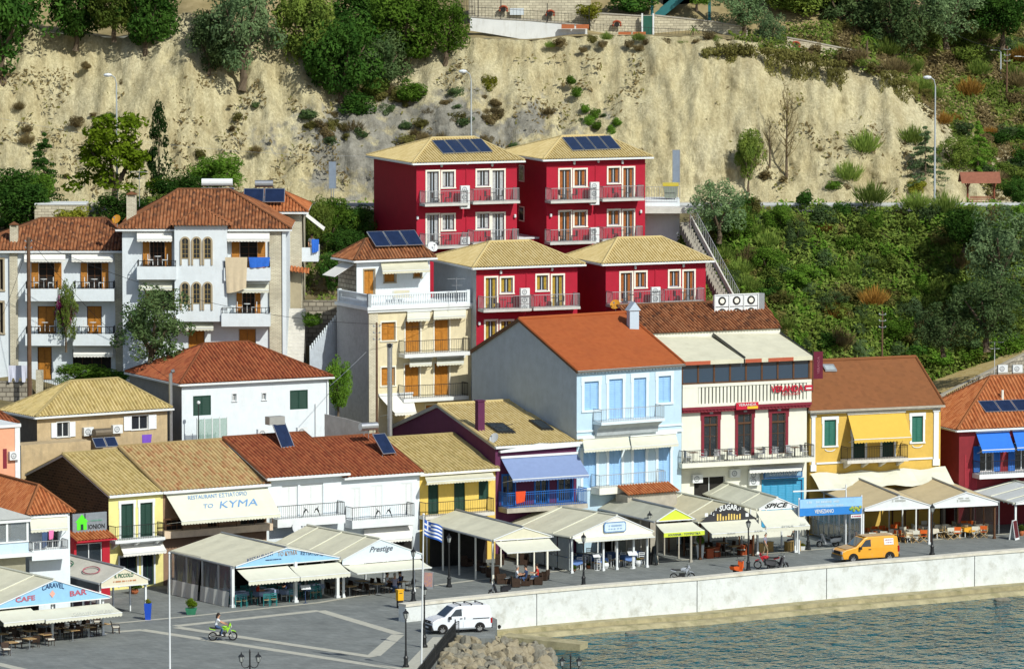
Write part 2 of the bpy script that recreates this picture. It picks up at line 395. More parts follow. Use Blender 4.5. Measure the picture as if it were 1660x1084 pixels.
def gable_roof(b,tile,fascia,W_,zE,vR,zR,vB,zB,ov=.25,u0=0,name='roof',flat=False,w=.26,v0=0,rake=None,sl=0):
    """ridge parallel to the facade"""
    mb=MB(); mb.uv=[]
    dz=(zR-zE)/(vR-v0)*ov; x0,x1=u0-(ov*.5),u0+W_+ov*.5
    A,Bq=(x0,v0-ov,zE-dz),(x1,v0-ov,zE-dz); R0,R1=(x0,vR,zR),(x1,vR,zR)
    C,D_=(x1,vB,zB),(x0,vB,zB)
    slope(mb,A,Bq,R0,R1,flat=flat,w=w); slope(mb,C,D_,R1,R0,flat=flat,w=w)
    mb.tube([Vector(R0)+Vector((0,0,.05)),Vector(R1)+Vector((0,0,.05))],.12,6)
    for X in (x0,x1):
        mb.tube([(X,v0-ov,zE-dz+.05),(X,vR,zR+.05)],.09,5)
    mb.cur=1
    under(mb,[A,Bq,R1,R0],.14); under(mb,[R0,R1,C,D_],.14)
    o=mb.build(name,[tile,fascia],b.root)
    g=MB(); g.box(x0,x1,v0-ov-.13,v0-ov-.003,zE-dz-.17,zE-dz-.03); g.build('gutter',fascia,o)
    if rake:
        g=MB(); g.slab([(x0-.05,v0-ov,zE-dz-.2),(x0-.05,v0-ov,zE-dz+.08),(x0-.05,vR,zR+.1),(x0-.05,vB,zB+.1),(x0-.05,vB,zB-.18),(x0-.05,vR,zR-.18)],(.045,0,0)); g.build('bargeboard',rake,o)
    return o
def face(mb,u0,u1,z0,z1,holes,v=0,dep=.22):
    """a wall face with real openings and reveals"""
    us=sorted({u0,u1,*[min(max(h[i],u0),u1) for h in holes for i in (0,1)]})
    zs=sorted({z0,z1,*[min(max(h[i],z0),z1) for h in holes for i in (2,3)]})
    for i in range(len(us)-1):
        for j in range(len(zs)-1):
            cu,cz=(us[i]+us[i+1])/2,(zs[j]+zs[j+1])/2
            if any(h[0]<cu<h[1] and h[2]<cz<h[3] for h in holes): continue
            mb.poly([(us[i],v,zs[j]),(us[i+1],v,zs[j]),(us[i+1],v,zs[j+1]),(us[i],v,zs[j+1])])
    for a,b_,c,d in [h[:4] for h in holes]:
        a,b_=max(a,u0),min(b_,u1)
        e=v+dep
        mb.poly([(a,v,c),(a,v,d),(a,e,d),(a,e,c)]); mb.poly([(b_,v,c),(b_,e,c),(b_,e,d),(b_,v,d)])
        mb.poly([(a,v,d),(b_,v,d),(b_,e,d),(a,e,d)]); mb.poly([(a,v,c),(a,e,c),(b_,e,c),(b_,v,c)])
def shell(b,m,W_,L_,h,holes=(),gable=None,lowz=0,side=None,dep=.22,name='wall',u0=0,v0=0,lab=None,shole=()):
    """four walls; gable=(vR,zR,zB) gives gable ends"""
    mb=MB(); face(mb,u0,u0+W_,lowz,h,list(holes),v0,dep)
    zB=h if not gable else gable[2]
    sm=MB()
    for X,sm_ in ((u0,sm),(u0+W_,mb)):
        pts=[(X,v0,lowz),(X,v0,h)]+([(X,gable[0],gable[1])] if gable else [])+[(X,v0+L_,zB),(X,v0+L_,lowz)]
        sm_.poly(pts if X==u0 else pts[::-1])
    mb.poly([(u0+W_,v0+L_,lowz),(u0+W_,v0+L_,zB),(u0,v0+L_,zB),(u0,v0+L_,lowz)])
    if not gable: mb.poly([(u0,v0,h-.02),(u0+W_,v0,h-.02),(u0+W_,v0+L_,h-.02),(u0,v0+L_,h-.02)])
    if side is None: mb.v,mb.f,mb.mi=mb.v,mb.f,mb.mi; mb.add(sm.v,sm.f)
    o=mb.build(name,m,b.root,label=lab)
    if side is not None: sm.build('side_wall',side,b.root)
    return o
def hbars(mb,r,v,n,bars=1,t=.05,d=.05,rows=0):
    a,b_,c,e=r
    mb.box(a,b_,v,v+d,c,c+t); mb.box(a,b_,v,v+d,e-t,e); mb.box(a,a+t,v,v+d,c+t,e-t); mb.box(b_-t,b_,v,v+d,c+t,e-t)
    for i in range(1,bars+1):
        x=a+(b_-a)*i/(bars+1); mb.box(x-t*.6,x+t*.6,v+.002,v+d-.002,c+t,e-t)
    for i in range(1,rows+1):
        z=c+(e-c)*i/(rows+1); mb.box(a+t,b_-t,v+.006,v+d-.006,z-t*.3,z+t*.3)
def slats(mb,a,b_,c,d,v,th=.04,n=None):
    """louvred shutter leaf"""
    t=.06; mb.box(a,b_,v,v+th,c,c+t); mb.box(a,b_,v,v+th,d-t,d); mb.box(a,a+t,v,v+th,c+t,d-t); mb.box(b_-t,b_,v,v+th,c+t,d-t)
    n=n or max(3,int((d-c)/.13)); 
    for i in range(n):
        z=c+t+(d-c-2*t)*(i+.5)/n; k=(d-c-2*t)/n*.5
        mb.add([(a+t,v+.004,z-k),(b_-t,v+.004,z-k),(b_-t,v+th*.8,z+k),(a+t,v+th*.8,z+k)],[(0,1,2,3)])
def surround(b,win,r,m,t=.14,v=0,proj=.05,sill=True,head=False):
    a,b_,c,d=r; mb=MB()
    mb.box(a-t,a,v-proj,v-.001,c,d); mb.box(b_,b_+t,v-proj,v-.001,c,d); mb.box(a-t-(.06 if head else 0),b_+t+(.06 if head else 0),v-proj*1.2,v-.001,d,d+t*(1.5 if head else 1))
    if sill: mb.box(a-t-.03,b_+t+.03,v-proj*1.8,v-.001,c-t*.7,c)
    if head:
        mb.box(a-t-.05,a,v-proj*1.1,v-.001,d-.3,d-.001); mb.box(b_,b_+t+.05,v-proj*1.1,v-.001,d-.3,d-.001)
    return mb.build('surround',m,win)
def window(b,r,kind,fm=None,v=0,dep=.22,sm=None,trim=None,name='window',bars=1,rows=0,tt=.14,curt=None,opened=None,head=False,sill=True,lab=None):
    """kind: shut (closed shutters), glass; opened = shutter material folded back on the wall"""
    a,b_,c,d=r; mb=MB(); fm=fm or whitep
    if kind=='shut':
        hbars(mb,r,v+dep-.14,0,0,.05,.06); o=mb.build(name,sm if fm is None else fm,b.root,label=lab)
        k=max(2,round((b_-a)/.62)); k=2 if k<4 else k
        for i in range(k):
            s_=MB(); x0=a+.05+(b_-a-.1)*i/k; x1=a+.05+(b_-a-.1)*(i+1)/k
            slats(s_,x0+.006,x1-.006,c+.05,d-.05,v+dep-.13); s_.build('shutter',sm,o)
        bk=MB(); bk.box(a,b_,v+dep-.04,v+dep,c,d); bk.build('backing',sm,o)
    elif kind=='plank':
        hbars(mb,r,v+dep-.12,0,0,.06,.07); o=mb.build(name,fm,b.root,label=lab)
        k=2
        for i in range(k):
            s_=MB(); x0=a+.06+(b_-a-.12)*i/k+.01; x1=a+.06+(b_-a-.12)*(i+1)/k-.01
            s_.box(x0,x1,v+dep-.1,v+dep-.03,c+.05,d-.05)
            for q in range(3):
                z0=c+.12+(d-c-.24)*q/3; z1=z0+(d-c-.24)/3-.12
                if z1>z0: s_.box(x0+.07,x1-.07,v+dep-.125,v+dep-.1,z0,z1)
            s_.build('shutter',sm,o)
    elif kind=='hole':
        bk=MB(); bk.box(a,b_,v+dep-.03,v+dep+.02,c,d); o=bk.build(name,darkin,b.root,label=lab)  # flat near-black panel stands in for the unlit room behind
        g=MB(); hbars(g,(a,b_,c,d),v+dep-.12,0,bars,.05,.05,rows); g.build('frame',fm,o)
    else:
        hbars(mb,r,v+dep-.12,0,bars,.055,.07,rows); o=mb.build(name,fm,b.root,label=lab)
        g=MB(); g.box(a+.02,b_-.02,v+dep-.08,v+dep-.07,c+.02,d-.02); gp=g.build('pane',glass,o)
        if curt:
            g=MB(); n=3
            for (p,q) in ((a+.06,a+(b_-a)*.33),(b_-(b_-a)*.3,b_-.06)):
                N=5
                for i in range(N):
                    x0=p+(q-p)*i/N; x1=p+(q-p)*(i+1)/N; xm=(x0+x1)/2
                    g.add([(x0,v+dep-.083,c+.1),(xm,v+dep-.11,c+.1),(xm,v+dep-.11,d-.06),(x0,v+dep-.083,d-.06),(x1,v+dep-.083,c+.1),(x1,v+dep-.083,d-.06)],[(0,1,2,3),(1,4,5,2)])
            g.build('curtain',curt,o)
    if opened:
        w2=(b_-a)/2
        for X0,X1 in ((a-w2*.95,a-.02),(b_+.02,b_+w2*.95)):
            s_=MB(); slats(s_,X0,X1,c,d,v-.09,.05); s_.box(X0+.02,X1-.02,v-.045,v-.035,c+.03,d-.03); s_.build('shutter',opened,o)
    if trim: surround(b,o,r,trim,tt,v,head=head,sill=sill)
    return o
def rail(mb,pts,z,h,sp=.14,t=.018,top=.03,mid=False):
    """railing along a list of (x,y) points"""
    for (x0,y0),(x1,y1) in zip(pts[:-1],pts[1:]):
        L_=sqrt((x1-x0)**2+(y1-y0)**2); n=max(1,int(L_/sp))
        mb.tube([(x0,y0,z+h),(x1,y1,z+h)],top,4); mb.tube([(x0,y0,z+.08),(x1,y1,z+.08)],t*1.2,4)
        if mid: mb.tube([(x0,y0,z+h*.85),(x1,y1,z+h*.85)],t,4)
        for i in range(n+1):
            x=x0+(x1-x0)*i/n; y=y0+(y1-y0)*i/n; k=top*.9 if i in (0,n) else t
            mb.tube([(x,y,z),(x,y,z+h)],k,4,cap=False)
def balcony(b,x0,x1,ys,th,dep,h=1.0,rm=None,sm=None,v=0,solid=0,sp=.13,mid=False,brackets=0,lab=None,t=.018):
    """slab whose front edge spans photo x0..x1 at row ys (top of slab)"""
    u0,z=b.f(x0,ys,v-dep); u1,_=b.f(x1,ys,v-dep)
    z=b.f((x0+x1)/2,ys,v-dep)[1]
    mb=MB(); mb.box(u0,u1,v-dep,v-.002,z-th,z); o=mb.build('balcony',sm or slabm,b.root,label=lab)
    if solid:
        g=MB(); g.box(u0,u1,v-dep,v-dep+.12,z+.001,z+solid); g.box(u0,u0+.12,v-dep+.12,v-.003,z+.001,z+solid); g.box(u1-.12,u1,v-dep+.12,v-.003,z+.001,z+solid); g.build('parapet',sm,o)
    if rm:
        g=MB(); rail(g,[(u0+.06,v-.03),(u0+.06,v-dep+.06),(u1-.06,v-dep+.06),(u1-.06,v-.03)],z+solid,h,sp,t,mid=mid); g.build('railing',rm,o)
    if brackets:
        for i in range(brackets):
            g=MB(); x=u0+.35+(u1-u0-.7)*i/max(1,brackets-1)
            g.slab([(x-.1,v-.003,z-th-.002),(x-.1,v-dep*.8,z-th-.002),(x-.1,v-dep*.75,z-th-.1),(x-.1,v-.003,z-th-.5)],(.2,0,0)); g.build('bracket',sm,o)
    return u0,u1,z,o
def awning(b,x0,y0,x1,y1,dep,m,v=0,xb0=None,xb1=None,val=.22,box=True,arms=True,scal=True,name='awning',lab=None,par=None,th=.03,sag=1):
    """fabric from the wall (photo x0..x1 at row y0) down and out to row y1"""
    u0,zt=b.f(x0,y0,v); u1,_=b.f(x1,y0,v); zt=b.f((x0+x1)/2,y0,v)[1]
    xb0=x0 if xb0 is None else xb0; xb1=x1 if xb1 is None else xb1
    w0=b.f(xb0,y1,v-dep)[0]; w1=b.f(xb1,y1,v-dep)[0]; zl=b.f((xb0+xb1)/2,y1,v-dep)[1]
    mb=MB()
    N=6
    def sh(i,j):    # slight sag
        k=j/4; s_=sag*(-.04*sin(pi*k)-(.015 if i%2 else 0)*sin(pi*k))
        a_=(u0+(u1-u0)*i/N)*(1-k)+(w0+(w1-w0)*i/N)*k
        return (a_,v-.05-(dep-.05)*k,zt+(zl-zt)*k+s_)
    vs=[sh(i,j) for j in range(5) for i in range(N+1)]
    fs=[(j*(N+1)+i,j*(N+1)+i+1,(j+1)*(N+1)+i+1,(j+1)*(N+1)+i) for j in range(4) for i in range(N)]
    n0=len(vs); vs2=[(x,y,z-th) for x,y,z in vs]; mb.add(vs+vs2,fs+[tuple(n0+q for q in f[::-1]) for f in fs]+[(0,n0,n0+N,N) if 0 else (4*(N+1),5*(N+1)-1,n0+5*(N+1)-1,n0+4*(N+1))])
    if val:
        n=max(3,int((w1-w0)/.25))
        for i in range(n):
            a=w0+(w1-w0)*i/n; c=w0+(w1-w0)*(i+1)/n; zz=zl-th
            d1=val*(.75 if scal else 1)
            mb.slab([(a,v-dep-.01,zz+.02),(a,v-dep-.01,zz-d1),((a+c)/2,v-dep-.01,zz-val),(c,v-dep-.01,zz-d1),(c,v-dep-.01,zz+.02)],(0,.012,0))
    o=mb.build(name,m,par or b.root,label=lab)
    if box:
        g=MB(); g.box(min(u0,u1)-.05,max(u0,u1)+.05,v-.16,v-.004,zt+.0,zt+.16); g.build('awning_case',whitep,o)
    g=MB(); g.tube([(w0,v-dep,zl-.02),(w1,v-dep,zl-.02)],.035,5); g.build('front_bar',whitep,o)
    if arms:
        g=MB()
        for q0,q1 in ((u0+.1,w0+.08),(u1-.1,w1-.08)): g.tube([(q0,v-.02,zt-(zt-zl)*1.0-.45),(q1,v-dep+.02,zl-.06)],.02,4)
        g.build('arm',whitep,o)
    return o
def acunit(b,u,v,z,w=.8,h=.58,d=.32,par=None,name='air_conditioner',rot=0,m=None):
    mb=MB(); mb.box(u,u+w,v-d,v-.01,z,z+h); o=mb.build(name,m or whitep,par or b.root)
    g=MB(); c=(u+w*.4,v-d-.003,z+h/2); n=12; R=h*.38
    for k in range(n):
        t0,t1=2*pi*k/n,2*pi*(k+1)/n
        g.add([(c[0]+R*cos(t0),c[1],c[2]+R*sin(t0)),(c[0]+R*cos(t1),c[1],c[2]+R*sin(t1)),(c[0]+R*.72*cos(t1),c[1]-.012,c[2]+R*.72*sin(t1)),(c[0]+R*.72*cos(t0),c[1]-.012,c[2]+R*.72*sin(t0))],[(0,1,2,3)])
    g.tube([(c[0],c[1]+.001,c[2]),(c[0],c[1]-.01,c[2])],R*.22,8)
    for k in range(3): g.box(c[0]-R*.7,c[0]+R*.7,c[1]-.006,c[1]-.001,c[2]-R*.5+k*R*.5-.012,c[2]-R*.5+k*R*.5+.012)
    g.build('fan_grille',greym,o); return o
def solar_row(b,P0,P1,Q0,n,par=None,gap=.06,lift=.12,name='solar_panel'):
    """n collector panels between two eave-side points and an upper point"""
    P0,P1,Q0=map(Vector,(P0,P1,Q0)); e=(P1-P0)/n; t=Q0-P0; nn=e.cross(t).normalized(); nn=nn if nn.z>0 else -nn
    out=[]
    for i in range(n):
        A=P0+e*i+e.normalized()*gap/2+nn*lift; w=e*(1-gap/e.length)
        fr=MB(); fr.slab([A,A+w,A+w+t,A+t],-nn*.07); o=fr.build(name,steel,par or b.root)
        g=MB(); k=.05; en=e.normalized(); tn=t.normalized()
        g.slab([A+en*k+tn*k+nn*.006,A+w-en*k+tn*k+nn*.006,A+w-en*k+t-tn*k+nn*.006,A+en*k+t-tn*k+nn*.006],-nn*.004); g.build('collector_glass',solar,o)
        out.append(o)
    return out
def tank(b,c,axis,r,L_,m=None,par=None,name='water_tank'):
    c=Vector(c); ax=Vector(axis).normalized(); mb=MB()
    mb.tube([c-ax*L_/2-ax*.06,c-ax*L_/2,c+ax*L_/2,c+ax*L_/2+ax*.06],r,12); 
    o=mb.build(name,m or steel,par or b.root,smooth=False)
    g=MB()
    for k in (-.3,.3): g.tube([c+ax*L_*k,c+ax*L_*k+Vector((0,0,-r-.35))],.03,4)
    g.build('tank_stand',greym,o); return o
def chimney(b,u,v,z0,z1,s=.5,m=None,cap=None):
    mb=MB(); mb.box(u,u+s,v,v+s,z0,z1-.35)
    for dx in (0,s-.1):
        for dy in (0,s-.1): mb.box(u+dx,u+dx+.1,v+dy,v+dy+.1,z1-.35,z1-.12)
    mb.box(u+.11,u+s-.11,v+.11,v+s-.11,z1-.35,z1-.2)
    o=mb.build('chimney',m or stonew,b.root)
    g=MB(); g.add([(u-.08,v-.08,z1-.12),(u+s+.08,v-.08,z1-.12),(u+s+.08,v+s+.08,z1-.12),(u-.08,v+s+.08,z1-.12),(u+s/2,v+s/2,z1+.12)],[(0,1,4),(1,2,4),(2,3,4),(3,0,4),(3,2,1,0)])
    g.build('chimney_cap',cap or tile_br,o); return o
def dish(name,label,loc,r,m,group=None,az=0,h=.5,tilt=.5,pm=None):
    t=thing(name,label,'satellite dish',loc,az,group)
    g=MB(); g.tube([(0,0,0),(0,0,h)],.03,5); g.tube([(0,0,h),(0,-.1,h)],.03,4); g.build('mast',pm or greym,t)
    g=MB(); n=14; vs=[(0,0,0)]
    for j,(rr,dd) in enumerate(((.5,.03),(1,.12))):
        for k in range(n): q=2*pi*k/n; vs.append((r*rr*cos(q),-r*dd*1.0,r*rr*sin(q)))
    fs=[(0,1+k,1+(k+1)%n) for k in range(n)]+[(1+k,1+n+k,1+n+(k+1)%n,1+(k+1)%n) for k in range(n)]
    R=Matrix.Rotation(-tilt,3,'X')
    vs=[R@Vector(v)+Vector((0,-.12,h)) for v in vs]; vb=[v+Vector((0,.02,0)) for v in vs]
    g.add(vs+vb,fs+[tuple(len(vs)+q for q in f[::-1]) for f in fs]); g.build('reflector',m,t)
    g=MB(); tip=R@Vector((0,-r*.9,0))+Vector((0,-.12,h)); g.tube([R@Vector((0,-.02,-r*.95))+Vector((0,-.12,h)),tip],.014,4); g.box(tip.x-.05,tip.x+.05,tip.y-.06,tip.y+.06,tip.z-.05,tip.z+.05); g.build('feed_arm',greym,t)
    return t
# ---------------- terrain, water, quay ----------------
import mathutils
noise=mathutils.noise
def fbm(x,y,z=0,o=4):
    return noise.fractal(Vector((x,y,z)),1.0,2.0,o)
def y0(X): return 428+.45*X+12+7*max(0,min(1,(X-22)/8))
def slopez(X,Y):
    a=y0(X)
    if Y<=a: return -.3 if Y>a-5 else -7
    if Y>=472: return 22.6
    t=(Y-a)/(472-a); return -.3+22.9*t
ground_m=mat('hill_soil',(.10,.085,.04),.95,.3,.8,bump=.5,bs=4,col2=(.19,.155,.08))
road_m=mat('asphalt',(.16,.16,.155),.9,.12,2)
verge_m=mat('pale_gravel_verge',(.55,.50,.38),.9,.15,3,bump=.3,bs=20)
mb=MB(); nx=120; X0,X1=-75,75; Y0_,Y1_=406,472.6; ny=70
for j in range(ny+1):
    for i in range(nx+1):
        X=X0+(X1-X0)*i/nx; Y=Y0_+(Y1_-Y0_)*j/ny; z=slopez(X,Y)
        if z>0 and Y<471: z+= .5*fbm(X*.25,Y*.25)
        mb.v.append((X,Y,z))
for j in range(ny):
    for i in range(nx):
        q=j*(nx+1)+i; mb.f.append((q,q+1,q+nx+2,q+nx+1)); mb.mi.append(0)
o=mb.build('hillside',ground_m,smooth=True); tag(o,kind='structure')
# upper road
mb=MB(); mb.box(-80,80,472.6,478.5,22.0,22.72); tag(mb.build('upper_road',road_m),kind='structure')
mb=MB(); mb.box(-80,80,478.5,482.5,22.0,22.84); tag(mb.build('upper_verge',verge_m),kind='structure')

# ---- sandstone bluff behind the road ----
def rock_mat():
    m=bpy.data.materials.new('sandstone'); m.use_nodes=True; nt=m.node_tree; n=nt.nodes; L=nt.links.new
    b=n['Principled BSDF']; b.inputs['Roughness'].default_value=.95; b.inputs['Specular IOR Level'].default_value=.1
    tc=n.new('ShaderNodeTexCoord')
    def nz(sc,det,scale=(1,1,1),rough=.65,rot=(0,0,0)):
        mp=n.new('ShaderNodeMapping'); mp.inputs['Scale'].default_value=scale; mp.inputs['Rotation'].default_value=rot; L(tc.outputs['Object'],mp.inputs['Vector'])
        q=n.new('ShaderNodeTexNoise'); q.inputs['Scale'].default_value=sc; q.inputs['Detail'].default_value=det; q.inputs['Roughness'].default_value=rough; L(mp.outputs[0],q.inputs['Vector']); return q.outputs[0]
    def ramp(src,stops):
        r=n.new('ShaderNodeValToRGB'); e=r.color_ramp.elements
        e[0].position,e[0].color=stops[0][0],(*stops[0][1],1); e[1].position,e[1].color=stops[-1][0],(*stops[-1][1],1)
        for p,c in stops[1:-1]: x=e.new(p); x.color=(*c,1)
        L(src,r.inputs[0]); return r.outputs[0]
    def mix(f,a,b_,bt='MIX'):
        x=n.new('ShaderNodeMix'); x.data_type='RGBA'; x.blend_type=bt
        if isinstance(f,float): x.inputs[0].default_value=f
        else: L(f,x.inputs[0])
        for s_,i in ((a,6),(b_,7)):
            if isinstance(s_,tuple): x.inputs[i].default_value=(*s_,1)
            else: L(s_,x.inputs[i])
        return x.outputs[2]
    base=ramp(nz(.16,8),[(.3,(.53,.46,.27)),(.5,(.61,.55,.345)),(.7,(.67,.62,.43))])
    # gully streaks running down the face
    st=ramp(nz(1.1,8,(1,.3,.22),.7,(0,.25,0)),[(.36,(.74,.71,.66)),(.6,(1.05,1.05,1.04))])
    base=mix(1.0,base,st,'MULTIPLY')
    fine=ramp(nz(4.5,8,(1,1,.6),.75),[(.35,(.72,.70,.66)),(.6,(1.12,1.12,1.12))])
    base=mix(1.0,base,fine,'MULTIPLY')
    # grey limestone region low in the middle: mask from a large noise plus position
    sx=n.new('ShaderNodeSeparateXYZ'); L(tc.outputs['Object'],sx.inputs[0])
    def gauss(o,c,w):
        a=n.new('ShaderNodeMath'); a.operation='SUBTRACT'; L(o,a.inputs[0]); a.inputs[1].default_value=c
        d=n.new('ShaderNodeMath'); d.operation='DIVIDE'; L(a.outputs[0],d.inputs[0]); d.inputs[1].default_value=w
        p=n.new('ShaderNodeMath'); p.operation='POWER'; L(d.outputs[0],p.inputs[0]); p.inputs[1].default_value=2; return p.outputs[0]
    def op(o,a,b_):
        x=n.new('ShaderNodeMath'); x.operation=o
        for i,s_ in enumerate((a,b_)):
            if isinstance(s_,(int,float)): x.inputs[i].default_value=s_
            else: L(s_,x.inputs[i])
        return x.outputs[0]
    d=op('ADD',gauss(sx.outputs[0],-6,14),gauss(sx.outputs[2],27.0,4.6)); d=op('ADD',d,op('MULTIPLY',op('SUBTRACT',nz(.3,6),.5),5.0))
    gm=ramp(d,[(.55,(1,1,1)),(1.25,(0,0,0))])
    gcol=ramp(nz(1.3,8,(1,1,1),.7),[(.35,(.20,.19,.155)),(.65,(.38,.365,.31))])
    base=mix(gm,base,gcol)
    # thin dry scrub stains
    sc=ramp(nz(.32,9,(1,1,1),.72),[(.54,(0,0,0)),(.72,(.65,.65,.65))])
    base=mix(sc,base,(.34,.29,.15))
    L(base,b.inputs['Base Color'])
    bp=n.new('ShaderNodeBump'); bp.inputs['Strength'].default_value=1.0; bp.inputs['Distance'].default_value=.35
    L(nz(1.6,9,(1,.6,.35),.72,(0,.3,0)),bp.inputs['Height'])
    bp2=n.new('ShaderNodeBump'); bp2.inputs['Strength'].default_value=.9; bp2.inputs['Distance'].default_value=.12
    L(nz(7,6,(1,1,.7),.7),bp2.inputs['Height']); L(bp.outputs[0],bp2.inputs['Normal']); L(bp2.outputs[0],b.inputs['Normal'])
    return m
sand=rock_mat()
# crest row in the photograph -> height of the bluff top above every x
crest=[(-300,20),(0,30),(70,52),(200,62),(300,20),(500,70),(620,110),(760,62),(860,66),(960,58),(1150,60),(1280,75),(1380,95),(1440,110),(1500,170),(1560,210),(1640,245),(1760,270),(2000,290)]
def crest_y(x):
    for (a,ya),(b_,yb) in zip(crest[:-1],crest[1:]):
        if a<=x<=b_: return ya+(yb-ya)*(x-a)/(b_-a)
    return crest[0][1] if x<crest[0][0] else crest[-1][1]
YB,YC=482.3,493.0           # foot and crest distance
def blufftop(X):
    x=CX+F*X/ (YC); D=YC
    return PD(x,crest_y(x),D).z
def bluff(X,t):
    """t 0 foot .. 1 crest"""
    zt=blufftop(X); z=22.7+(zt-22.7)*t
    bulge=2.2*fbm(X*.09,z*.09,3,3)+1.0*fbm(X*.32,z*.12,9,4)+.95*fbm(X*.8,z*.28,5,4)+.2*fbm(X*3.5,z*1.5,1,2)
    yy=YB+(YC-YB)*(t**1.15)
    ed=min(1,t*6)
    return X,yy-bulge*ed*.75,z+.15*fbm(X*.8,t*3,2)*ed
nxb,nyb=520,110
mb=MB()
for j in range(nyb+1):
    for i in range(nxb+1):
        mb.v.append(bluff(-72+144*i/nxb,j/nyb))
for j in range(nyb):
    for i in range(nxb):
        q=j*(nxb+1)+i; mb.f.append((q,q+1,q+nxb+2,q+nxb+1)); mb.mi.append(0)
tag(mb.build('bluff',sand,smooth=True),kind='structure')
# ground above the crest, rising away
top_m=mat('dry_slope_soil',(.20,.16,.07),.95,.3,.7,bump=.6,bs=3,col2=(.34,.27,.14))
mb=MB(); ny=26
def upz(X,Y): 
    zt=blufftop(X); d=Y-YC
    return zt+ .02*d + (.55*max(0,d-6))+.5*fbm(X*.15,Y*.15,7)*min(1,d/4)
for j in range(ny+1):
    for i in range(nx+1):
        X=-75+150*i/nx; Y=YC+ 60*(j/ny)**1.3
        x_,y_,z_=bluff(X,1.0)
        mb.v.append((X,y_,z_) if j==0 else (X,Y+.4,upz(X,Y)))
for j in range(ny):
    for i in range(nx):
        q=j*(nx+1)+i; mb.f.append((q,q+1,q+nx+2,q+nx+1)); mb.mi.append(0)
tag(mb.build('upper_hill',top_m,smooth=True),kind='structure')

# ---- sea, quay, sea wall ----
sea_m=bpy.data.materials.new('sea_water'); sea_m.use_nodes=True; nt=sea_m.node_tree; n=nt.nodes; L=nt.links.new; b_=n['Principled BSDF']
b_.inputs['Roughness'].default_value=.08; b_.inputs['IOR'].default_value=1.33; b_.inputs['Specular IOR Level'].default_value=.32
tc=n.new('ShaderNodeTexCoord'); mp=n.new('ShaderNodeMapping'); mp.inputs['Scale'].default_value=(.8,.62,1); mp.inputs['Rotation'].default_value=(0,0,-.2); L(tc.outputs['Object'],mp.inputs['Vector'])
n1=n.new('ShaderNodeTexNoise'); n1.inputs['Scale'].default_value=.75; n1.inputs['Detail'].default_value=3; n1.inputs['Roughness'].default_value=.6; L(mp.outputs[0],n1.inputs['Vector'])
bp=n.new('ShaderNodeBump'); bp.inputs['Strength'].default_value=1; bp.inputs['Distance'].default_value=2.2; L(n1.outputs[0],bp.inputs['Height'])
n3=n.new('ShaderNodeTexNoise'); n3.inputs['Scale'].default_value=.13; n3.inputs['Detail'].default_value=4; L(mp.outputs[0],n3.inputs['Vector'])
r3=n.new('ShaderNodeValToRGB'); r3.color_ramp.elements[0].position=.35; r3.color_ramp.elements[1].position=.7
r3.color_ramp.elements[0].color=(.012,.068,.085,1); r3.color_ramp.elements[1].color=(.032,.125,.145,1); L(n3.outputs[0],r3.inputs[0])
L(bp.outputs[0],b_.inputs['Normal']); SEA_NT=(nt,r3,tc)
# shallow water over sand near the wall: paler, by distance from the shore line
ROT=radians(33)
sxy=n.new('ShaderNodeSeparateXYZ'); L(tc.outputs['Object'],sxy.inputs[0])
mb=MB()
def ribbon(name,px,m,z,thick=0): pass
WZ=1.25
wallpx=[(657,979),(720,972),(790,965),(870,957),(960,949),(1050,942),(1130,936),(1230,926),(1340,916),(1420,909),(1500,903),(1580,896),(1660,890),(1760,882),(1900,872)]
wall=[G(x,y,WZ) for x,y in wallpx]       # seaward top edge
def offs(pts,d):
    out=[]
    for i,p in enumerate(pts):
        t=pts[min(i+1,len(pts)-1)]-pts[max(i-1,0)]; t.z=0; t.normalize(); out.append(p+Vector((-t.y,t.x,0))*d)
    return out
def strip(mb,A,Bp):
    for i in range(len(A)-1): mb.poly([A[i],A[i+1],Bp[i+1],Bp[i]])
def at(p,z): return Vector((p.x,p.y,z))
SEAZ=-1.75; LEDZ=-1.2
nw=len(wall)
seaw_m=mat('whitewashed_wall',(.66,.69,.68),.85,.08,1,dirt=.85,dirtcol=(.36,.36,.30),bump=.3,bs=6)
swt=thing('sea_wall','long curved whitewashed sea wall between the quay road and the water','wall')
mb=MB(); inn=offs(wall,.75)
strip(mb,[at(p,LEDZ-.5) for p in wall],[at(p,WZ-.18) for p in wall]); strip(mb,[at(p,WZ-.18) for p in inn],[at(p,-.1) for p in inn])
mb.poly([at(wall[0],LEDZ-.5),at(wall[0],WZ-.18),at(inn[0],WZ-.18),at(inn[0],LEDZ-.5)])
mb.build('wall_body',seaw_m,swt)
mb=MB(); o1=offs(wall,-.07); i1=offs(wall,.82)
strip(mb,[at(p,WZ-.18) for p in o1],[at(p,WZ) for p in o1]); strip(mb,[at(p,WZ) for p in o1],[at(p,WZ) for p in i1]); strip(mb,[at(p,WZ) for p in i1],[at(p,WZ-.18) for p in i1]); strip(mb,[at(p,WZ-.18) for p in i1],[at(p,WZ-.18) for p in o1])
mb.poly([at(o1[0],WZ-.18),at(o1[0],WZ),at(i1[0],WZ),at(i1[0],WZ-.18)]); mb.build('coping',mat('coping_stone',(.66,.63,.54),.85,.12,1.5,dirt=.6,dirtcol=(.34,.31,.22)),swt)
mb=MB()
for x,y in ((807,1014),(1093,982),(1335,955),(1508,943)):
    p=G(x,y,LEDZ+.2)
    mb.tube([p+Vector((0,.4,.05)),p+Vector((.1,-.35,0))],.14,8)
for k in (3,6,8,11):
    p=wall[k]; mb.box(p.x-.02,p.x+.03,p.y-.012,p.y+.02,LEDZ,WZ-.2)
mb.build('drain_pipe',iron,swt)
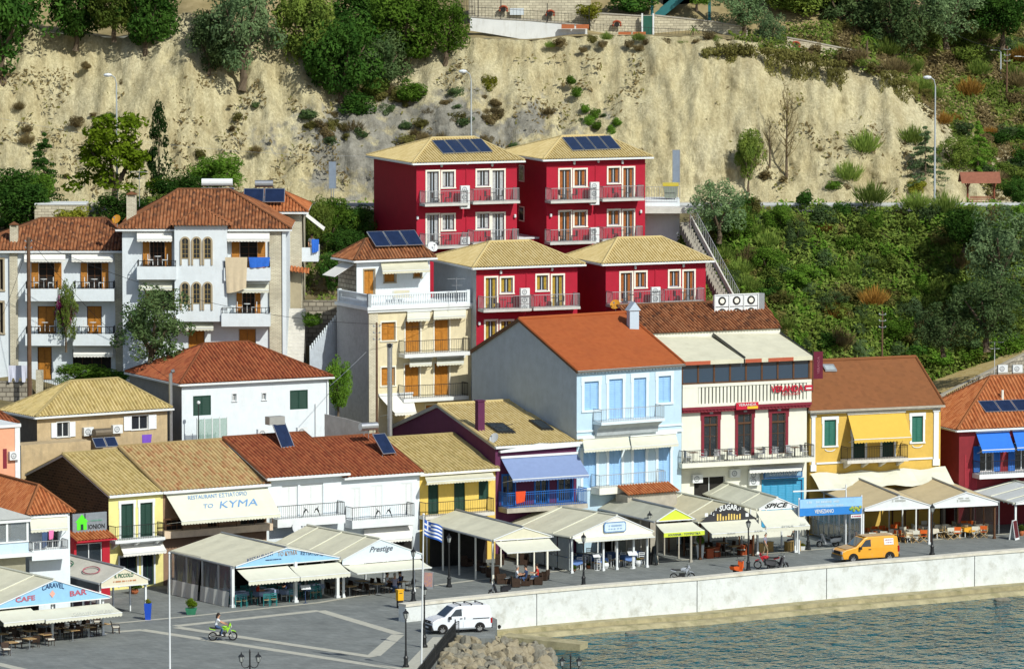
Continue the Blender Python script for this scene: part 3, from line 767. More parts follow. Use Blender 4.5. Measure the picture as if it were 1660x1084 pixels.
# ledge and stepped toe below the wall
led_m=mat('algae_concrete',(.36,.32,.19),.85,.25,.9,dirt=.9,dirtcol=(.12,.125,.04),bump=.4,bs=6)
le=wall[2:]; e0=offs(le,.1); 
def wd(i): return .7+.7*min(1,i/4)
e1=[offs(le,-wd(i))[i] for i in range(len(le))]; e2=[offs(le,-wd(i)-.8)[i] for i in range(len(le))]; e3=[offs(le,-wd(i)-1.9)[i] for i in range(len(le))]
mb=MB(); strip(mb,[at(p,LEDZ) for p in e1],[at(p,LEDZ) for p in e0]); strip(mb,[at(p,LEDZ-.28) for p in e1],[at(p,LEDZ) for p in e1])
strip(mb,[at(p,LEDZ-.28) for p in e2],[at(p,LEDZ-.28) for p in e1]); strip(mb,[at(p,SEAZ-.4) for p in e3],[at(p,LEDZ-.28) for p in e2])
tag(mb.build('stone_ledge',led_m),kind='structure')
mb=MB(); mb.poly([(-90,250,SEAZ),(120,250,SEAZ),(120,520,SEAZ),(-90,520,SEAZ)])
sea=mb.build('sea',sea_m); tag(sea,kind='structure')
# shallow tint: distance from the wall line, in water material
a0=wall[3]; a1=wall[-1]; dv=(a1-a0).normalized(); nv=Vector((dv.y,-dv.x,0))   # seaward
dp=n.new('ShaderNodeVectorMath'); dp.operation='DOT_PRODUCT'; L(tc.outputs['Object'],dp.inputs[0]); dp.inputs[1].default_value=nv
mr=n.new('ShaderNodeMapRange'); base_d=a0.dot(nv); mr.inputs[1].default_value=base_d+1; mr.inputs[2].default_value=base_d+9; mr.inputs[3].default_value=0; mr.inputs[4].default_value=1
n4=n.new('ShaderNodeTexNoise'); n4.inputs['Scale'].default_value=.35; n4.inputs['Detail'].default_value=5; L(tc.outputs['Object'],n4.inputs['Vector'])
ad=n.new('ShaderNodeMath'); ad.operation='MULTIPLY_ADD'; L(n4.outputs[0],ad.inputs[0]); ad.inputs[1].default_value=7; L(dp.outputs['Value'],ad.inputs[2])
L(ad.outputs[0],mr.inputs[0])
mxw=n.new('ShaderNodeMix'); mxw.data_type='RGBA'; mxw.inputs[6].default_value=(.17,.20,.15,1); L(r3.outputs[0],mxw.inputs[7]); L(mr.outputs[0],mxw.inputs[0]); L(mxw.outputs[2],b_.inputs['Base Color'])
# quay sheet: bounded by the inner face of the wall and the plaza edge
pave=brick_mat('grey_paving',(.18,.195,.19),(.23,.245,.235),(.14,.15,.145),1,.6,.3,.25,.012,rotz=radians(30))
edge=[G(806,1003),G(802,1034),G(752,1033),G(738,1031),G(722,1051),G(697,1084),G(640,1160),G(560,1260)]
inn2=offs(wall,.6)
pts=[at(p,0) for p in inn2[2:]]+[Vector((90,520,0)),Vector((-90,520,0)),Vector((-90,300,0)),Vector((-25,300,0))]+[at(p,0) for p in edge[::-1]]
bm=bmesh.new(); vs=[bm.verts.new(p) for p in pts]; fc=bm.faces.new(vs)
if fc.normal.z<0: fc.normal_flip()
bmesh.ops.triangulate(bm,faces=[fc]); ext=bmesh.ops.extrude_edge_only(bm,edges=[e for e in bm.edges if e.is_boundary])
for v in ext['geom']:
    if isinstance(v,bmesh.types.BMVert): v.co.z=-3
me=bpy.data.meshes.new('quay'); bm.to_mesh(me); bm.free(); me.materials.append(pave); q=bpy.data.objects.new('quay',me); COL.objects.link(q); tag(q,kind='structure')
band=mat('pale_paving_band',(.46,.45,.38),.9,.12,3)
def bandline(mb,pxs,w=.9,z=.004):
    P=[G(x,y,z) for x,y in pxs]; a=offs(P,w/2); c=offs(P,-w/2)
    strip(mb,c,a)
mb=MB()
bandline(mb,[(284,1014),(517,989)],.8); bandline(mb,[(519,989),(647,1027)],.8,.008); bandline(mb,[(645,1028),(606,1062)],.9,.012); bandline(mb,[(286,1016),(605,1064)],.8,.016)
bandline(mb,[(-20,1040),(231,1020)],.7); bandline(mb,[(229,1020),(420,1049),(602,1077),(700,1090)],.8,.008)
bandline(mb,[(170,1011),(300,999),(517,976),(575,966),(690,950),(800,936),(1000,915),(1300,892),(1640,864)],.45,.02)
bandline(mb,[(-60,1062),(60,1090)],.8); bandline(mb,[(665,1084),(715,1032)],1.1,.024)
tag(mb.build('paving_bands',band),kind='structure')
def roofz(b,px,py,v): return b.zat(b.f(px,py,v)[0],v,py)
# ================= left white houses =================
def arch_win(b,xc,yt,yb,v,wm=.26,trim=None):
    a,z1=b.f(xc,yt,v); _,z0=b.f(xc,yb,v); r=wm; zs=z1-r
    mb=MB(); N=8
    pts=[(a-r,v-.012,z0),(a+r,v-.012,z0)]+[(a+r*cos(pi*k/N),v-.012,zs+r*sin(pi*k/N)) for k in range(N+1)]
    mb.slab(pts,(0,.01,0)); o=mb.build('arched_window',glass,b.root)
    g=MB()
    for k in range(N):
        t0,t1=pi*k/N,pi*(k+1)/N; R=r+.13
        q=[(a+r*cos(t0),v-.08,zs+r*sin(t0)),(a+R*cos(t0),v-.08,zs+R*sin(t0)),(a+R*cos(t1),v-.08,zs+R*sin(t1)),(a+r*cos(t1),v-.08,zs+r*sin(t1))]
        g.slab(q,(0,.078,0))
    g.box(a-r-.13,a-r,v-.08,v-.002,z0-.5,zs); g.box(a+r,a+r+.13,v-.08,v-.002,z0-.5,zs); g.build('surround',tan_trim,o)
    g=MB(); g.box(a-.015,a+.015,v-.032,v-.014,z0,z1)
    for k in range(1,4): zz=z0+(zs-z0)*k/3.6; g.box(a-r,a+r,v-.03,v-.016,zz-.014,zz+.014)
    g.box(a-r,a-r+.04,v-.045,v-.014,z0,zs); g.box(a+r-.04,a+r,v-.045,v-.014,z0,zs); g.box(a-r+.04,a+r-.04,v-.045,v-.014,z0,z0+.05); g.build('frame',curt_y2,o)
tan_trim=mat('tan_trim',(.40,.33,.22),.8,.08); curt_y2=mat('ochre_paint',(.36,.26,.10),.6,.1)
rng=random.Random(5); random.seed(7)

h1=B('white_house','white house with two tiers of solid balconies and orange shutters, leftmost on the hillside','house',-40,406,448,0,10.5)
Wd=h1.f(203,430)[0]; Hh=h1.h
op=[(63,426,88,468),(142,426,165,468),(61,496,90,541),(141,496,165,541),(61,562,84,616),(118,566,180,600),(-6,420,5,470),(-6,490,5,540)]
rs=[h1.r(*q) for q in op]; shell(h1,white,Wd,11,Hh-.05,rs)
for q in (0,1): window(h1,rs[q],'hole',woodd,opened=woodo,bars=1,rows=3)
window(h1,rs[2],'plank',woodd,sm=woodo,name='door'); window(h1,rs[3],'plank',woodd,sm=woodo,name='door'); window(h1,rs[4],'plank',woodd,sm=woodo,name='door'); window(h1,rs[5],'hole',woodd,bars=3)
window(h1,rs[6],'hole',tan_trim,trim=tan_trim); window(h1,rs[7],'hole',tan_trim,trim=tan_trim)
for (x0,x1,y) in ((41,93,484),(119,185,484),(41,106,556),(118,185,556)):
    balcony(h1,x0,x1,y,.2,1.3,.55,iron,white,solid=.75 if y<500 else .7,sp=.3)
for (x0,x1,y0_,y1_) in ((39,106,408,420),(116,183,408,420),(119,183,556,574)): awning(h1,x0,y0_,x1,y1_,.9,awnw,arms=False)
for x0,x1 in ((16,29),(187,202)):
    mb=MB(); a,c=h1.f(x0,480)[0],h1.f(x1,480)[0]; mb.box(a,c,-.18,-.003,0,Hh-.1); mb.build('brick_pilaster',stonew,h1.root)
zr=h1.zat(h1.f(120,405)[0],5.5,355); hip_roof(h1,tile_br,whitep,Wd,11,Hh,h1.f(66,356,5.5)[0],h1.f(172,356,5.5)[0],zr,.35)
u=h1.f(16,400,1.2)[0]; chimney(h1,u,1.2,Hh-.1,h1.zat(u,1.2,362),.62)

h2=B('white_house','large white house with a projecting bay of arched windows and a red hip roof','house',198,371,446,0,9.5)
Wd=h2.f(464,430)[0]; Hh=h2.h
op=[(243,389,267,432),(389,389,417,434),(250,468,280,505),(393,473,413,512),(305,533,332,600),(387,533,415,600)]
rs=[h2.r(*q) for q in op]; shell(h2,white,Wd,11,Hh-.05,rs)
window(h2,rs[0],'hole',woodd,opened=woodo,rows=3,bars=3); window(h2,rs[1],'hole',woodd,opened=woodo,rows=3); window(h2,rs[2],'hole',woodd,opened=woodo); window(h2,rs[3],'hole',woodd,opened=woodo,rows=3,bars=2)
window(h2,rs[4],'plank',tan_trim,sm=woodo,name='door'); window(h2,rs[5],'plank',tan_trim,sm=woodo,name='door')
a0_,a1_=h2.f(283,440,-1)[0],h2.f(368,440,-1)[0]; zt=h2.f(320,366,-1)[1]; zbm=h2.f(320,521,-1)[1]
mb=MB(); mb.box(a0_,a1_,-1,-.004,zbm,zt); bay=mb.build('bay',white,h2.root)
for yt,yb in ((386,419),(459,492)):
    for xc in (300,318.5,336.5): arch_win(h2,xc,yt,yb,-1)
ov=.35; zr=h2.zat((a0_+a1_)/2,.2,339)
mb=MB(); mb.uv=[]; ap=((a0_+a1_)/2,.9,zr); A,Bq=(a0_-ov,-1-ov,zt+.02),(a1_+ov,-1-ov,zt+.02); C,D_=(a1_+ov,2.4,zt+.02),(a0_-ov,2.4,zt+.02)
slope(mb,A,Bq,ap,ap); slope(mb,D_,A,ap,ap); slope(mb,Bq,C,ap,ap); mb.build('bay_roof',tile_br,h2.root)
for (x0,x1,y) in ((222,286,449),(363,438,451),(222,286,520),(359,438,525)): balcony(h2,x0,x1,y,.2,1.2,.45,iron,white,solid=.8,sp=.3)
for (x0,x1,y0_,y1_) in ((222,279,373,387),(368,437,373,387),(225,279,451,466),(380,436,460,470),(284,346,522,531)): awning(h2,x0,y0_,x1,y1_,1.0,awnw if y0_<400 else awn2,arms=False)
mb=MB(); mb.box(h2.f(437,480)[0],h2.f(456.5,480)[0],-.2,-.003,0,Hh-.1); mb.build('brick_pilaster',stonew,h2.root)
mb=MB(); mb.box(h2.f(458,480)[0],h2.f(464,480)[0],-.28,-.003,3.5,Hh-.15); mb.build('corner_post',white,h2.root)
zr=h2.zat(h2.f(330,400)[0],5.5,308); hip_roof(h2,tile_br,whitep,Wd,11,Hh,h2.f(289,356,5.5)[0],h2.f(372,356,5.5)[0],zr,.4)
u=h2.f(205,330,4)[0]; chimney(h2,u,4,Hh,h2.zat(u,4,313),.75)

h3=B('brick_house','pale brick house with red roof behind the bay-windowed white house','house',380,343,454,0,10)
Wd=h3.f(489,380)[0]; Hh=h3.h; shell(h3,stonew,Wd,8,Hh-.05)
zr=h3.zat(2,4,309); hip_roof(h3,tile_or,whitep,Wd,8,Hh,h3.f(400,330,4)[0],h3.f(455,330,4)[0],zr,.5)
u0_,z0_=h3.f(394,331,.6); u1_,_=h3.f(462,331,.6); z1_=h3.zat(u0_,1.6,309)
solar_row(h3,(u0_,.6,z0_),(u1_,.6,z0_),(u0_,1.7,z1_),2,lift=.25); tank(h3,(h3.f(428,297,2)[0],2,h3.zat(2.3,2,298)),(1,0,0),.29,1.3)
# side balcony to the right
mb=MB(); zz=h3.f(500,420)[1]; mb.box(Wd+.002,Wd+1.3,.2,3.4,zz-.2,zz); mb.box(Wd+.002,Wd+1.3,.08,.2,zz-.2,zz+.9); mb.box(Wd+1.18,Wd+1.3,.2,3.4,zz,zz+.9); mb.build('balcony',white,h3.root)
mb=MB(); zt_=h3.f(490,346)[1]; mb.slab([(Wd+.05,.1,zt_),(Wd+1.7,.1,zt_-1.3),(Wd+1.7,3.2,zt_-1.3),(Wd+.05,3.2,zt_)],(0,0,-.04)); mb.tube([(Wd+1.7,.1,zt_-1.32),(Wd+1.7,3.2,zt_-1.32)],.05,5); mb.build('awning',awnw,h3.root)
mb=MB(); mb.uv=[]; zq=h3.f(470,432,-.3)[1]; slope(mb,(h3.f(464,440)[0],-.9,zq-.3),(Wd+.6,-.9,zq-.55),(h3.f(464,440)[0],.0,zq+.05),(Wd+.6,0,zq-.2)); mb.build('lean_to_roof',tile_or,h3.root)
mb=MB(); mb.box(h3.f(466,500)[0],Wd-.05,-.1,-.004,0,zq-.35); mb.build('lower_wall',mat('khaki_plaster',(.42,.36,.24),.85,.1),h3.root)
# solar heater behind h2 ridge
t=thing('solar_water_heater','white tanked solar water heater on the ridge of the bay-windowed house','water heater',h2.w(h2.f(352,300,7.6)[0],7.6,h2.zat(0,7.6,305)))
T=type('T',(),{'root':t}); tank(T,(0,0,.45),(1,0,0),.3,2.3,whitep); solar_row(T,(-1.25,-1.3,-.9),(1.4,-1.3,-.9),(-1.25,-.4,.0),2,lift=.1)

# ================= hotels =================
hotel_ac=[]
def hotel(name,lab,xc,ye,xr,D,xl,ridge,side,yd,a=22,eav=4,floors=(),zb=8,bal=(),acs=(),swin=(),sidem=None,curt=curt_w,sconce=()):
    b=B('hotel_building',lab,'hotel',xc,ye,D,a,zb)
    Wd=b.f(xr,ye)[0]; L_=b.sd(xl,ye)[0]; Hh=b.h
    rs=[]; kinds=[]
    for (x0,y0_,x1,y1_,isd) in floors: rs.append(b.r(x0,y0_,x1,y1_)); kinds.append(isd)
    shell(b,redp,Wd,L_,Hh-.05,rs,side=sidem,dep=.24)
    for i,(r,k) in enumerate(zip(rs,kinds)):
        window(b,r,'glass',frame_g,dep=.24,name='balcony_door' if k else 'window',curt=(curt_y,curt_o,curt_w)[curt] if isinstance(curt,int) else curt,trim=creamtrim,tt=.13,bars=1,sill=not k)
    for (x0,x1,ys) in bal: balcony(b,x0,x1,ys,.2,1.25,1.0,railg,mat('balcony_grey',(.55,.55,.52),.8,.06,dirt=.2),sp=.13,t=.014)
    for (x,y,n) in acs:
        u,z=b.f(x,y,-.9)
        for k in range(n): acunit(b,u-.3,-.75,z+k*.62,.75,.58,.3)
    vr=L_/2; zr=b.zat(b.f(ridge[0],ridge[2],vr)[0],vr,ridge[2])
    hip_roof(b,tile_tan,whitep,Wd,L_,Hh,b.f(ridge[0],ridge[2],vr)[0],b.f(ridge[1],ridge[2],vr)[0],zr,.45,w=.24)
    for (x0,y0_,x1,y1_) in swin:
        v0,z1=b.sd(x0,y0_,0); v1,z0=b.sd(x1,y1_,0); va,vb=min(v0,v1),max(v0,v1); vb=max(vb,va+.5)
        g=MB(); g.box(-.05,-.002,va,vb,z0,z1); o=g.build('side_window',creamtrim,b.root); g=MB(); g.box(-.06,-.052,va+.08,vb-.08,z0+.1,z1-.1); g.build('pane',glass,o)
    for (x,y) in sconce:
        u,z=b.f(x,y); g=MB(); g.lathe([(.05,-.15),(.1,-.1),(.1,.1),(.05,.14)],8,(u,-.14,z)); g.box(u-.04,u+.04,-.13,-.002,z-.05,z+.05); g.build('wall_lamp',whitep,b.root)
    # downpipe and cornice line
    g=MB(); g.box(-.03,Wd+.03,-.05,-.002,Hh-.62,Hh-.55); g.box(Wd*.49,Wd*.5,-.06,-.002,0,Hh-.62); g.build('band',redp,b.root)
    return b,Wd,L_
r1,W1,L1=hotel('','crimson hotel block at upper left with four solar panels, nearest the balustraded house',675,264,838,460,606,(700,769,225),None,None,
  floors=[(692,278,711,330,1),(717,278,736,304,0),(773,276,793,302,0),(798,276,817,326,1),(692,348,711,399,1),(717,348,736,373,0),(773,346,793,371,0),(798,346,817,393,1)],
  bal=[(689,760,330),(767,843,326.5),(689,760,399),(767,842,393)],acs=[(752,338,3),(752,396,1)],zb=6,curt=curt_w,sconce=((715,268),(757,264),(797,267),(676,353),(834,350)))
def solar4(b,pts,n,lift=.18):
    """four image corners lying on the front roof slope -> collectors"""
    (xa,ya),(xb,yb),(xc_,yc_)=pts
    # front roof slope plane through eave line
    vr=b.L_/2; zr=b.zr; 
    def hit(x,y):
        r=ray(x,y); nrm=Vector((0,-(zr-b.h),vr+.45)); A=b.o+Vector((0,0,b.h)); A=b.w(0,-.45,b.h)
        nw=b.U*nrm.x+b.V*nrm.y+Vector((0,0,nrm.z)); k=(A-CAM).dot(nw)/r.dot(nw); return b.l(CAM+r*k)
    solar_row(b,hit(xa,ya),hit(xb,yb),hit(xc_,yc_),n,lift=lift)
r1.L_=L1; r1.zr=roofz(r1,730,225,L1/2); solar4(r1,((717,252),(799,249),(699,231)),4)
r2,W2,L2=hotel('','crimson hotel block at upper right with four solar panels and orange curtains',886,258,1046,463.5,818,(911,979,222),None,None,
  floors=[(907,275,925,326,1),(931,275,950,302,0),(986,272,1004,297,0),(1010,272,1027,323,1),(907,343,925,392,1),(931,343,950,367,0),(986,341,1004,365,0),(1010,341,1027,388,1)],
  bal=[(893,968,325),(977,1045,322),(892,967,392),(977,1043,388)],acs=[(962,332,3),(962,393,2)],zb=6,curt=curt_o,swin=((850,268,842,294),(850,335,842,358)),sconce=((930,264),(969,261),(1008,263),(892,349),(1038,343)))
r2.L_=L2; r2.zr=roofz(r2,930,222,L2/2); solar4(r2,((927,247),(1007,244),(910,226)),4)
r3,W3,L3=hotel('','crimson hotel block in the lower left position with a grey side wall',772,433,936,446,703,(794,858,393),None,None,
  floors=[(787,450,805,501,1),(812,450,831,475,0),(870,446,888,471,0),(895,446,913,498,1),(787,520,805,575,1),(812,520,831,546,0)],
  bal=[(784,862,501),(865,941,498)],acs=[(849,505,3)],zb=3,curt=curt_y,sidem=mat('pale_grey_plaster',(.42,.45,.48),.85,.08,dirt=.2),sconce=((811,441),(894,436),(776,524)))
r4,W4,L4=hotel('','crimson hotel block in the lower right position above the red tiled restaurants',982,427,1144,450,925,(1001,1072,387),None,None,
  floors=[(1006,442,1024,490,1),(1030,441,1047,466,0),(1085,439,1101,465,0),(1108,439,1125,490,1)],
  bal=[(992,1073,493),(1077,1143,489)],acs=[(1061,490,2)],zb=3,curt=curt_o,sconce=((1029,433),(1107,430)))
# low link wall between the upper and lower hotels
lw=thing('link_building','low crimson wall block between the upper and lower hotel blocks','wall',r1.w(W1-.3,1.0,0),r1.a)
mb=MB(); zz=r1.zat(W1,1,388); mb.box(0,4,0,4,0,zz); mb.build('wall',redp,lw); mb=MB(); mb.box(-.1,4.1,-.1,4.1,zz+.002,zz+.12); mb.build('coping',whitep,lw)

# ================= cream house with balustraded terrace =================
c=B('cream_house','cream house with orange plank shutters and white balustrade round its roof terrace','house',597,503,443,27,4)
Wd=c.f(768,498)[0]; L_=c.sd(546,495)[0]; Hh=c.h
op=[(618,522,641,552,'w'),(657,520,681,571,'d'),(704,518,728,569,'d'),(618,595,640,625,'w'),(656,590,680,643,'d'),(704,588,728,641,'d'),(690,655,745,700,'w')]
rs=[c.r(*q[:4]) for q in op]; shell(c,cream,Wd,L_,Hh,rs,side=mat('shaded_cream_plaster',(.42,.42,.42),.85,.1,dirt=.35))  # left side greyed, its shade put into the plaster colour
for q,r in zip(op,rs): window(c,r,'plank',tan_trim,sm=woodo,name='door' if q[4]=='d' else 'window',trim=creamtrim,tt=.1)
for (x0,x1,ys) in ((656,762,572),(655,760,644)): balcony(c,x0,x1,ys,.28,1.1,1.0,iron,whitep,sp=.15,t=.012)
for (x0,x1,y0_,y1_) in ((660,697,505,516),(703,755,502,512),(664,700,582,589),(708,752,580,587)): awning(c,x0,y0_,x1,y1_,.8,awn2,arms=True)
awning(c,614,640,668,668,2.2,awnw,xb0=640,xb1=675)
mb=MB(); mb.box(0.003,c.f(612,580)[0],-.1,-.003,0,Hh-.3); mb.build('brick_pilaster',stonew,c.root)
mb=MB(); mb.box(-.2,Wd+.2,-.3,L_,Hh+.003,Hh+.25); mb.box(-.12,Wd+.12,-.2,-.003,Hh-.18,Hh); mb.build('terrace_slab',whitep,c.root)
def balus(mb,p,q,z,h=.85,sp=.2):
    (x0,y0_),(x1,y1_)=p,q; L=sqrt((x1-x0)**2+(y1_-y0_)**2); n=int(L/sp); ax=abs(x1-x0)>abs(y1_-y0_)
    mb.box(min(x0,x1)-.1,max(x0,x1)+.1,min(y0_,y1_)-.1,max(y0_,y1_)+.1,z+h,z+h+.12); mb.box(min(x0,x1)-.1,max(x0,x1)+.1,min(y0_,y1_)-.1,max(y0_,y1_)+.1,z,z+.12)
    for i in range(1,n):
        x=x0+(x1-x0)*i/n; y=y0_+(y1_-y0_)*i/n
        mb.lathe([(.045,.12),(.075,.3),(.035,.52),(.05,h)],6,(x,y,z))
    for x,y in (p,q): mb.box(x-.13,x+.13,y-.13,y+.13,z,z+h+.18)
mb=MB(); uR=c.f(757,484)[0]; balus(mb,(0,-.15),(uR,-.15),Hh+.25); balus(mb,(0,-.15),(0,L_-.5),Hh+.25); mb.build('balustrade',white,c.root)
# rooftop dwelling
p0=c.w(.6,3.6,Hh+.25)
c2=B('rooftop_house','small white house with a red tiled roof standing on the balustraded terrace','house',578,423,c.o.y+3.2,27,c.zb+c.h+.26)
Wd=c2.f(697,418)[0]; L_=c2.sd(548,423)[0]; Hh=c2.h
op=[(590,437,607,478,'d'),(623,438,641,458,'w'),(671,437,683,450,'w')]; rs=[c2.r(*q[:4]) for q in op]; shell(c2,white,Wd,L_,Hh,rs,side=rubble)
for q,r in zip(op,rs): window(c2,r,'plank',tan_trim,sm=woodo,name='door' if q[4]=='d' else 'window',trim=tan_trim,tt=.08)
zr=c2.zat(2,L_/2,388); c2.L_=L_; c2.zr=zr; hip_roof(c2,tile_br,whitep,Wd,L_,Hh+.05,c2.f(593,390,L_/2)[0],c2.f(668,390,L_/2)[0],zr,.35)
solar4(c2,((607,405),(686,402),(592,381)),3,.35)
awning(c2,617,424,692,438,1.5,awn,xb0=620,xb1=697)
mb=MB(); v0_,z0_=c2.sd(560,428); mb.slab([(-.03,.4,z0_+.1),(-.03,2.6,z0_+.1),(-1.7,2.6,z0_-.8),(-1.7,.4,z0_-.8)],(0,0,-.03)); mb.build('side_awning',awnw,c2.root)
bn=thing('garden_bench','cream slatted bench on the balustraded roof terrace','bench',c2.w(3.4,-1.2,0.01),c2.a)
mb=MB(); 
for k in range(4): mb.box(-.75,.75,-.25+k*.13,-.15+k*.13,.42,.45); mb.box(-.75,.75,.28,.31,.5+k*.11,.59+k*.11)
mb.build('slats',mat('cream_paint',(.6,.55,.38),.6,.05),bn); mb=MB()
for x in (-.7,.66): mb.box(x,x+.05,-.25,-.2,0,.42); mb.box(x,x+.05,.25,.3,0,.95)
mb.build('leg',whitep,bn)

# ================= white house with dark green shutters, beige house =================
w=B('white_house','plain white house with two dark green shuttered windows and red hip roof','house',294.5,622,433,27,0)
Wd=w.f(533,608)[0]; L_=w.sd(210,600)[0]; Hh=w.h
op=[(313,641,342,673),(470,632,499,663),(377,638,383,650),(425,637,431,648)]; rs=[w.r(*q) for q in op]
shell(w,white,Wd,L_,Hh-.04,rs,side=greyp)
for r in rs[:2]: window(w,r,'shut',green,sm=green,dep=.16)
for r in rs[2:]: window(w,r,'hole',whitep,trim=whitep,tt=.06)
zr=w.zat(3,L_/2,559); hip_roof(w,tile_red,whitep,Wd,L_,Hh,w.f(331,560,L_/2)[0],w.f(402,560,L_/2)[0],zr,.25,w=.28)
mb=MB(); u,_=w.f(511,650); mb.tube([(u,-.08,Hh-2),(u,-.08,0)],.05,6); u2=w.f(530,650)[0]; mb.tube([(u2,-.08,Hh-.1),(u2,-.08,0)],.05,6); mb.build('downpipe',whitep,w.root)
for x,y,m_ in ((410,703,0),(474,700,0)):
    u,z=w.f(x,y,-1.0); acunit(w,u,-1.6,z-.2,.85,.62,.35)
bg_=B('beige_house','weathered beige house with white shutters and tan tiled hip roof','house',60,675,425,33,0)
Wd=bg_.f(271,657)[0]; L_=bg_.sd(8,655)[0]; Hh=bg_.h
op=[(92,684,112,708),(213,673,240,696)]; rs=[bg_.r(*q) for q in op]; shell(bg_,beige,Wd,L_,Hh-.04,rs,side=mat('dark_brown_plaster',(.16,.14,.12),.9,.15))  # side wall in a much darker plaster than the beige front
for r in rs: window(bg_,r,'glass',whitep,opened=mat('white_shutter',(.75,.78,.82),.6,.03),trim=whitep,tt=.05,dep=.18)
zr=bg_.zat(3,L_/2,620); hip_roof(bg_,tile_tan2,whitep,Wd,L_,Hh,bg_.f(114,622,L_/2)[0],bg_.f(191,622,L_/2)[0],zr,.3,w=.28)
for x,y in ((133,706),(180,702)):
    u,z=bg_.f(x,y); acunit(bg_,u,-.002,z,.82,.62,.32)
mb=MB(); u0_,z1_=bg_.f(34,700,-2.4); u1_,z0_=bg_.f(147,716,-2.4); mb.box(u0_,u1_,-2.4,-.6,0,z0_+.1); mb.build('annex_wall',beige,bg_.root)
uu,zz=bg_.f(170,727,-1.6)
tank(bg_,(uu+.1,-1.0,zz+1.1),(1,0,0),.36,1.25,mat('bronze_tank',(.17,.14,.10),.4,.1,metal=.4)); solar_row(bg_,(uu-1,-1.9,zz+.1),(uu+1,-1.9,zz+.1),(uu-1,-1.3,zz+.75),2)
fl=thing('metal_flue','tall galvanised flue pipe rising beside the plain white house','chimney flue',w.w(w.f(277,700,-1.2)[0],-1.2,0))
mb=MB(); zz=HC-(605+340)/F*430; mb.tube([(0,0,0),(0,0,zz-.2),(.1,0,zz),(.3,0,zz+.05)],.14,8); mb.build('pipe',steel,fl)
fl=thing('metal_flue','tallest stainless chimney flue in front of the cream house','chimney flue',PD(632,690,432)+Vector((0,0,-3)))
mb=MB(); q=PD(632,563,432).z-PD(632,690,432).z+3; mb.tube([(0,0,0),(0,0,q)],.19,10); mb.tube([(0,0,q),(0,0,q+.3)],.23,10)
for k in (.4,.7): mb.tube([(0,0,q*k),(0,0,q*k+.08)],.22,10)
mb.build('pipe',steel,fl); mb=MB(); mb.tube([(0,-.05,q+.16),(0,-.24,q+.16)],.17,10); mb.build('flue_mouth',iron,fl)
# ================= waterfront row =================
s1=B('stone_gabled_house','narrow pale yellow house with two dark green doors and a dark stone gable','house',176,801,411.5,35,0)
Wd=s1.f(264,793)[0]; Hh=s1.h; 
vA,zA=s1.sd(103,736); vB,zB=s1.sd(42,768)
rs=[s1.r(*q) for q in ((196,816,216,872),(227,814,247,870),(194,902,222,950),(231,899,249,948))]
shell(s1,paley,Wd,vB,Hh-.03,rs,gable=(vA,zA-.05,zB-.04),side=stone)
for i,r in enumerate(rs):
    if i<2: window(s1,r,'shut',green,sm=green,trim=whitep,name='door',tt=.16,head=True,sill=False)
    else: window(s1,r,'glass',green,name='shop_window',trim=white,sill=False)
gable_roof(s1,tile_tan2,whitep,Wd,Hh,vA,zA,vB,zB,.2,w=.3)
balcony(s1,187,268,873,.22,1.0,1.0,iron,whitep,sp=.14,t=.014,brackets=3)
awning(s1,194,880,262,894,1.1,awnw,xb0=200,xb1=270)
mb=MB(); mb.box(.004,Wd-.004,-.12,-.003,0,s1.f(220,886)[1]); 
def nxt(b,Wd): return b.w(Wd,0,0)
o_=nxt(s1,Wd); gz=(vA,zA,vB,zB)
s2=B('taverna_house','brown tiled house behind the tilted awning lettered RESTAURANT','restaurant',0,0,0,33,0,org=o_+Vector((0,0,PD(266,793,o_.y).z)))
Wd=s2.f(432,785)[0]; Hh=s2.h
rs=[s2.r(*q) for q in ((270,842,297,866),(337,836,352,861),(390,830,430,856),(300,884,420,930))]
shell(s2,brownp,Wd,vB,Hh-.03,rs,gable=(vA,s2.zat(3,vA,720),zB))
for r in rs: window(s2,r,'hole',woodd,bars=2)
zr=s2.zat(3,vA,720); gable_roof(s2,tile_mix,whitep,Wd,Hh,vA,zr,vB,zB,.3,w=.3)
mb=MB(); u0_,z_=s2.f(266,862,-.9); mb.box(u0_,Wd,-.9,-.004,z_-.5,z_); k=mb.build('loggia_slab',mat('peach_plaster',(.66,.52,.38),.85,.08,dirt=.3),s2.root)
mb=MB(); mb.tube([(u0_,-.85,z_+.9),(Wd,-.85,z_+.9)],.05,4); mb.tube([(u0_,-.85,z_+.45),(Wd,-.85,z_+.45)],.03,4)
for q in range(7): mb.tube([(u0_+(Wd-u0_)*q/6,-.85,z_),(u0_+(Wd-u0_)*q/6,-.85,z_+.9)],.03,4)
mb.build('loggia_rail',woodd,k)
aw=awning(s2,268,795,432,838,2.3,awn2,xb0=294,xb1=455,val=.28,sag=0); lb=mat('faded_blue_print',(.14,.30,.55),.8,.1)
u0_,z0_=s2.f(350,788,0); ua,za=s2.f(374,831,-2.3)
def onawn(b,x,y,dep,ytop,ybot):
    zt=b.f(350,795,0)[1]; zl=b.f(374.5,838,-dep)[1]; r=ray(x,y)
    A=b.w(0,-.05,zt); Bv=b.w(0,-dep,zl); n_=b.U.cross(Bv-A).normalized(); k=(A-CAM).dot(n_)/r.dot(n_); p=b.l(CAM+r*k); return p,(Vector((0,-.05,zt))-Vector((0,-dep,zl))).normalized()
for tx,x,y,wd_,h_ in (('RESTAURANT ΕΣΤΙΑΤΟΡΙΟ',352,803,5.0,.42),('TO',338,820,.8,.42),('KYMA',384,816,3.2,.7)):
    p,upd=onawn(s2,x,y,2.3,788,831); letter(tx,lb,aw,p+Vector((0,-.014,.024)),(1,0,0),upd,wd_,h_,shear=.5,ext=.003)
o_=nxt(s2,Wd)
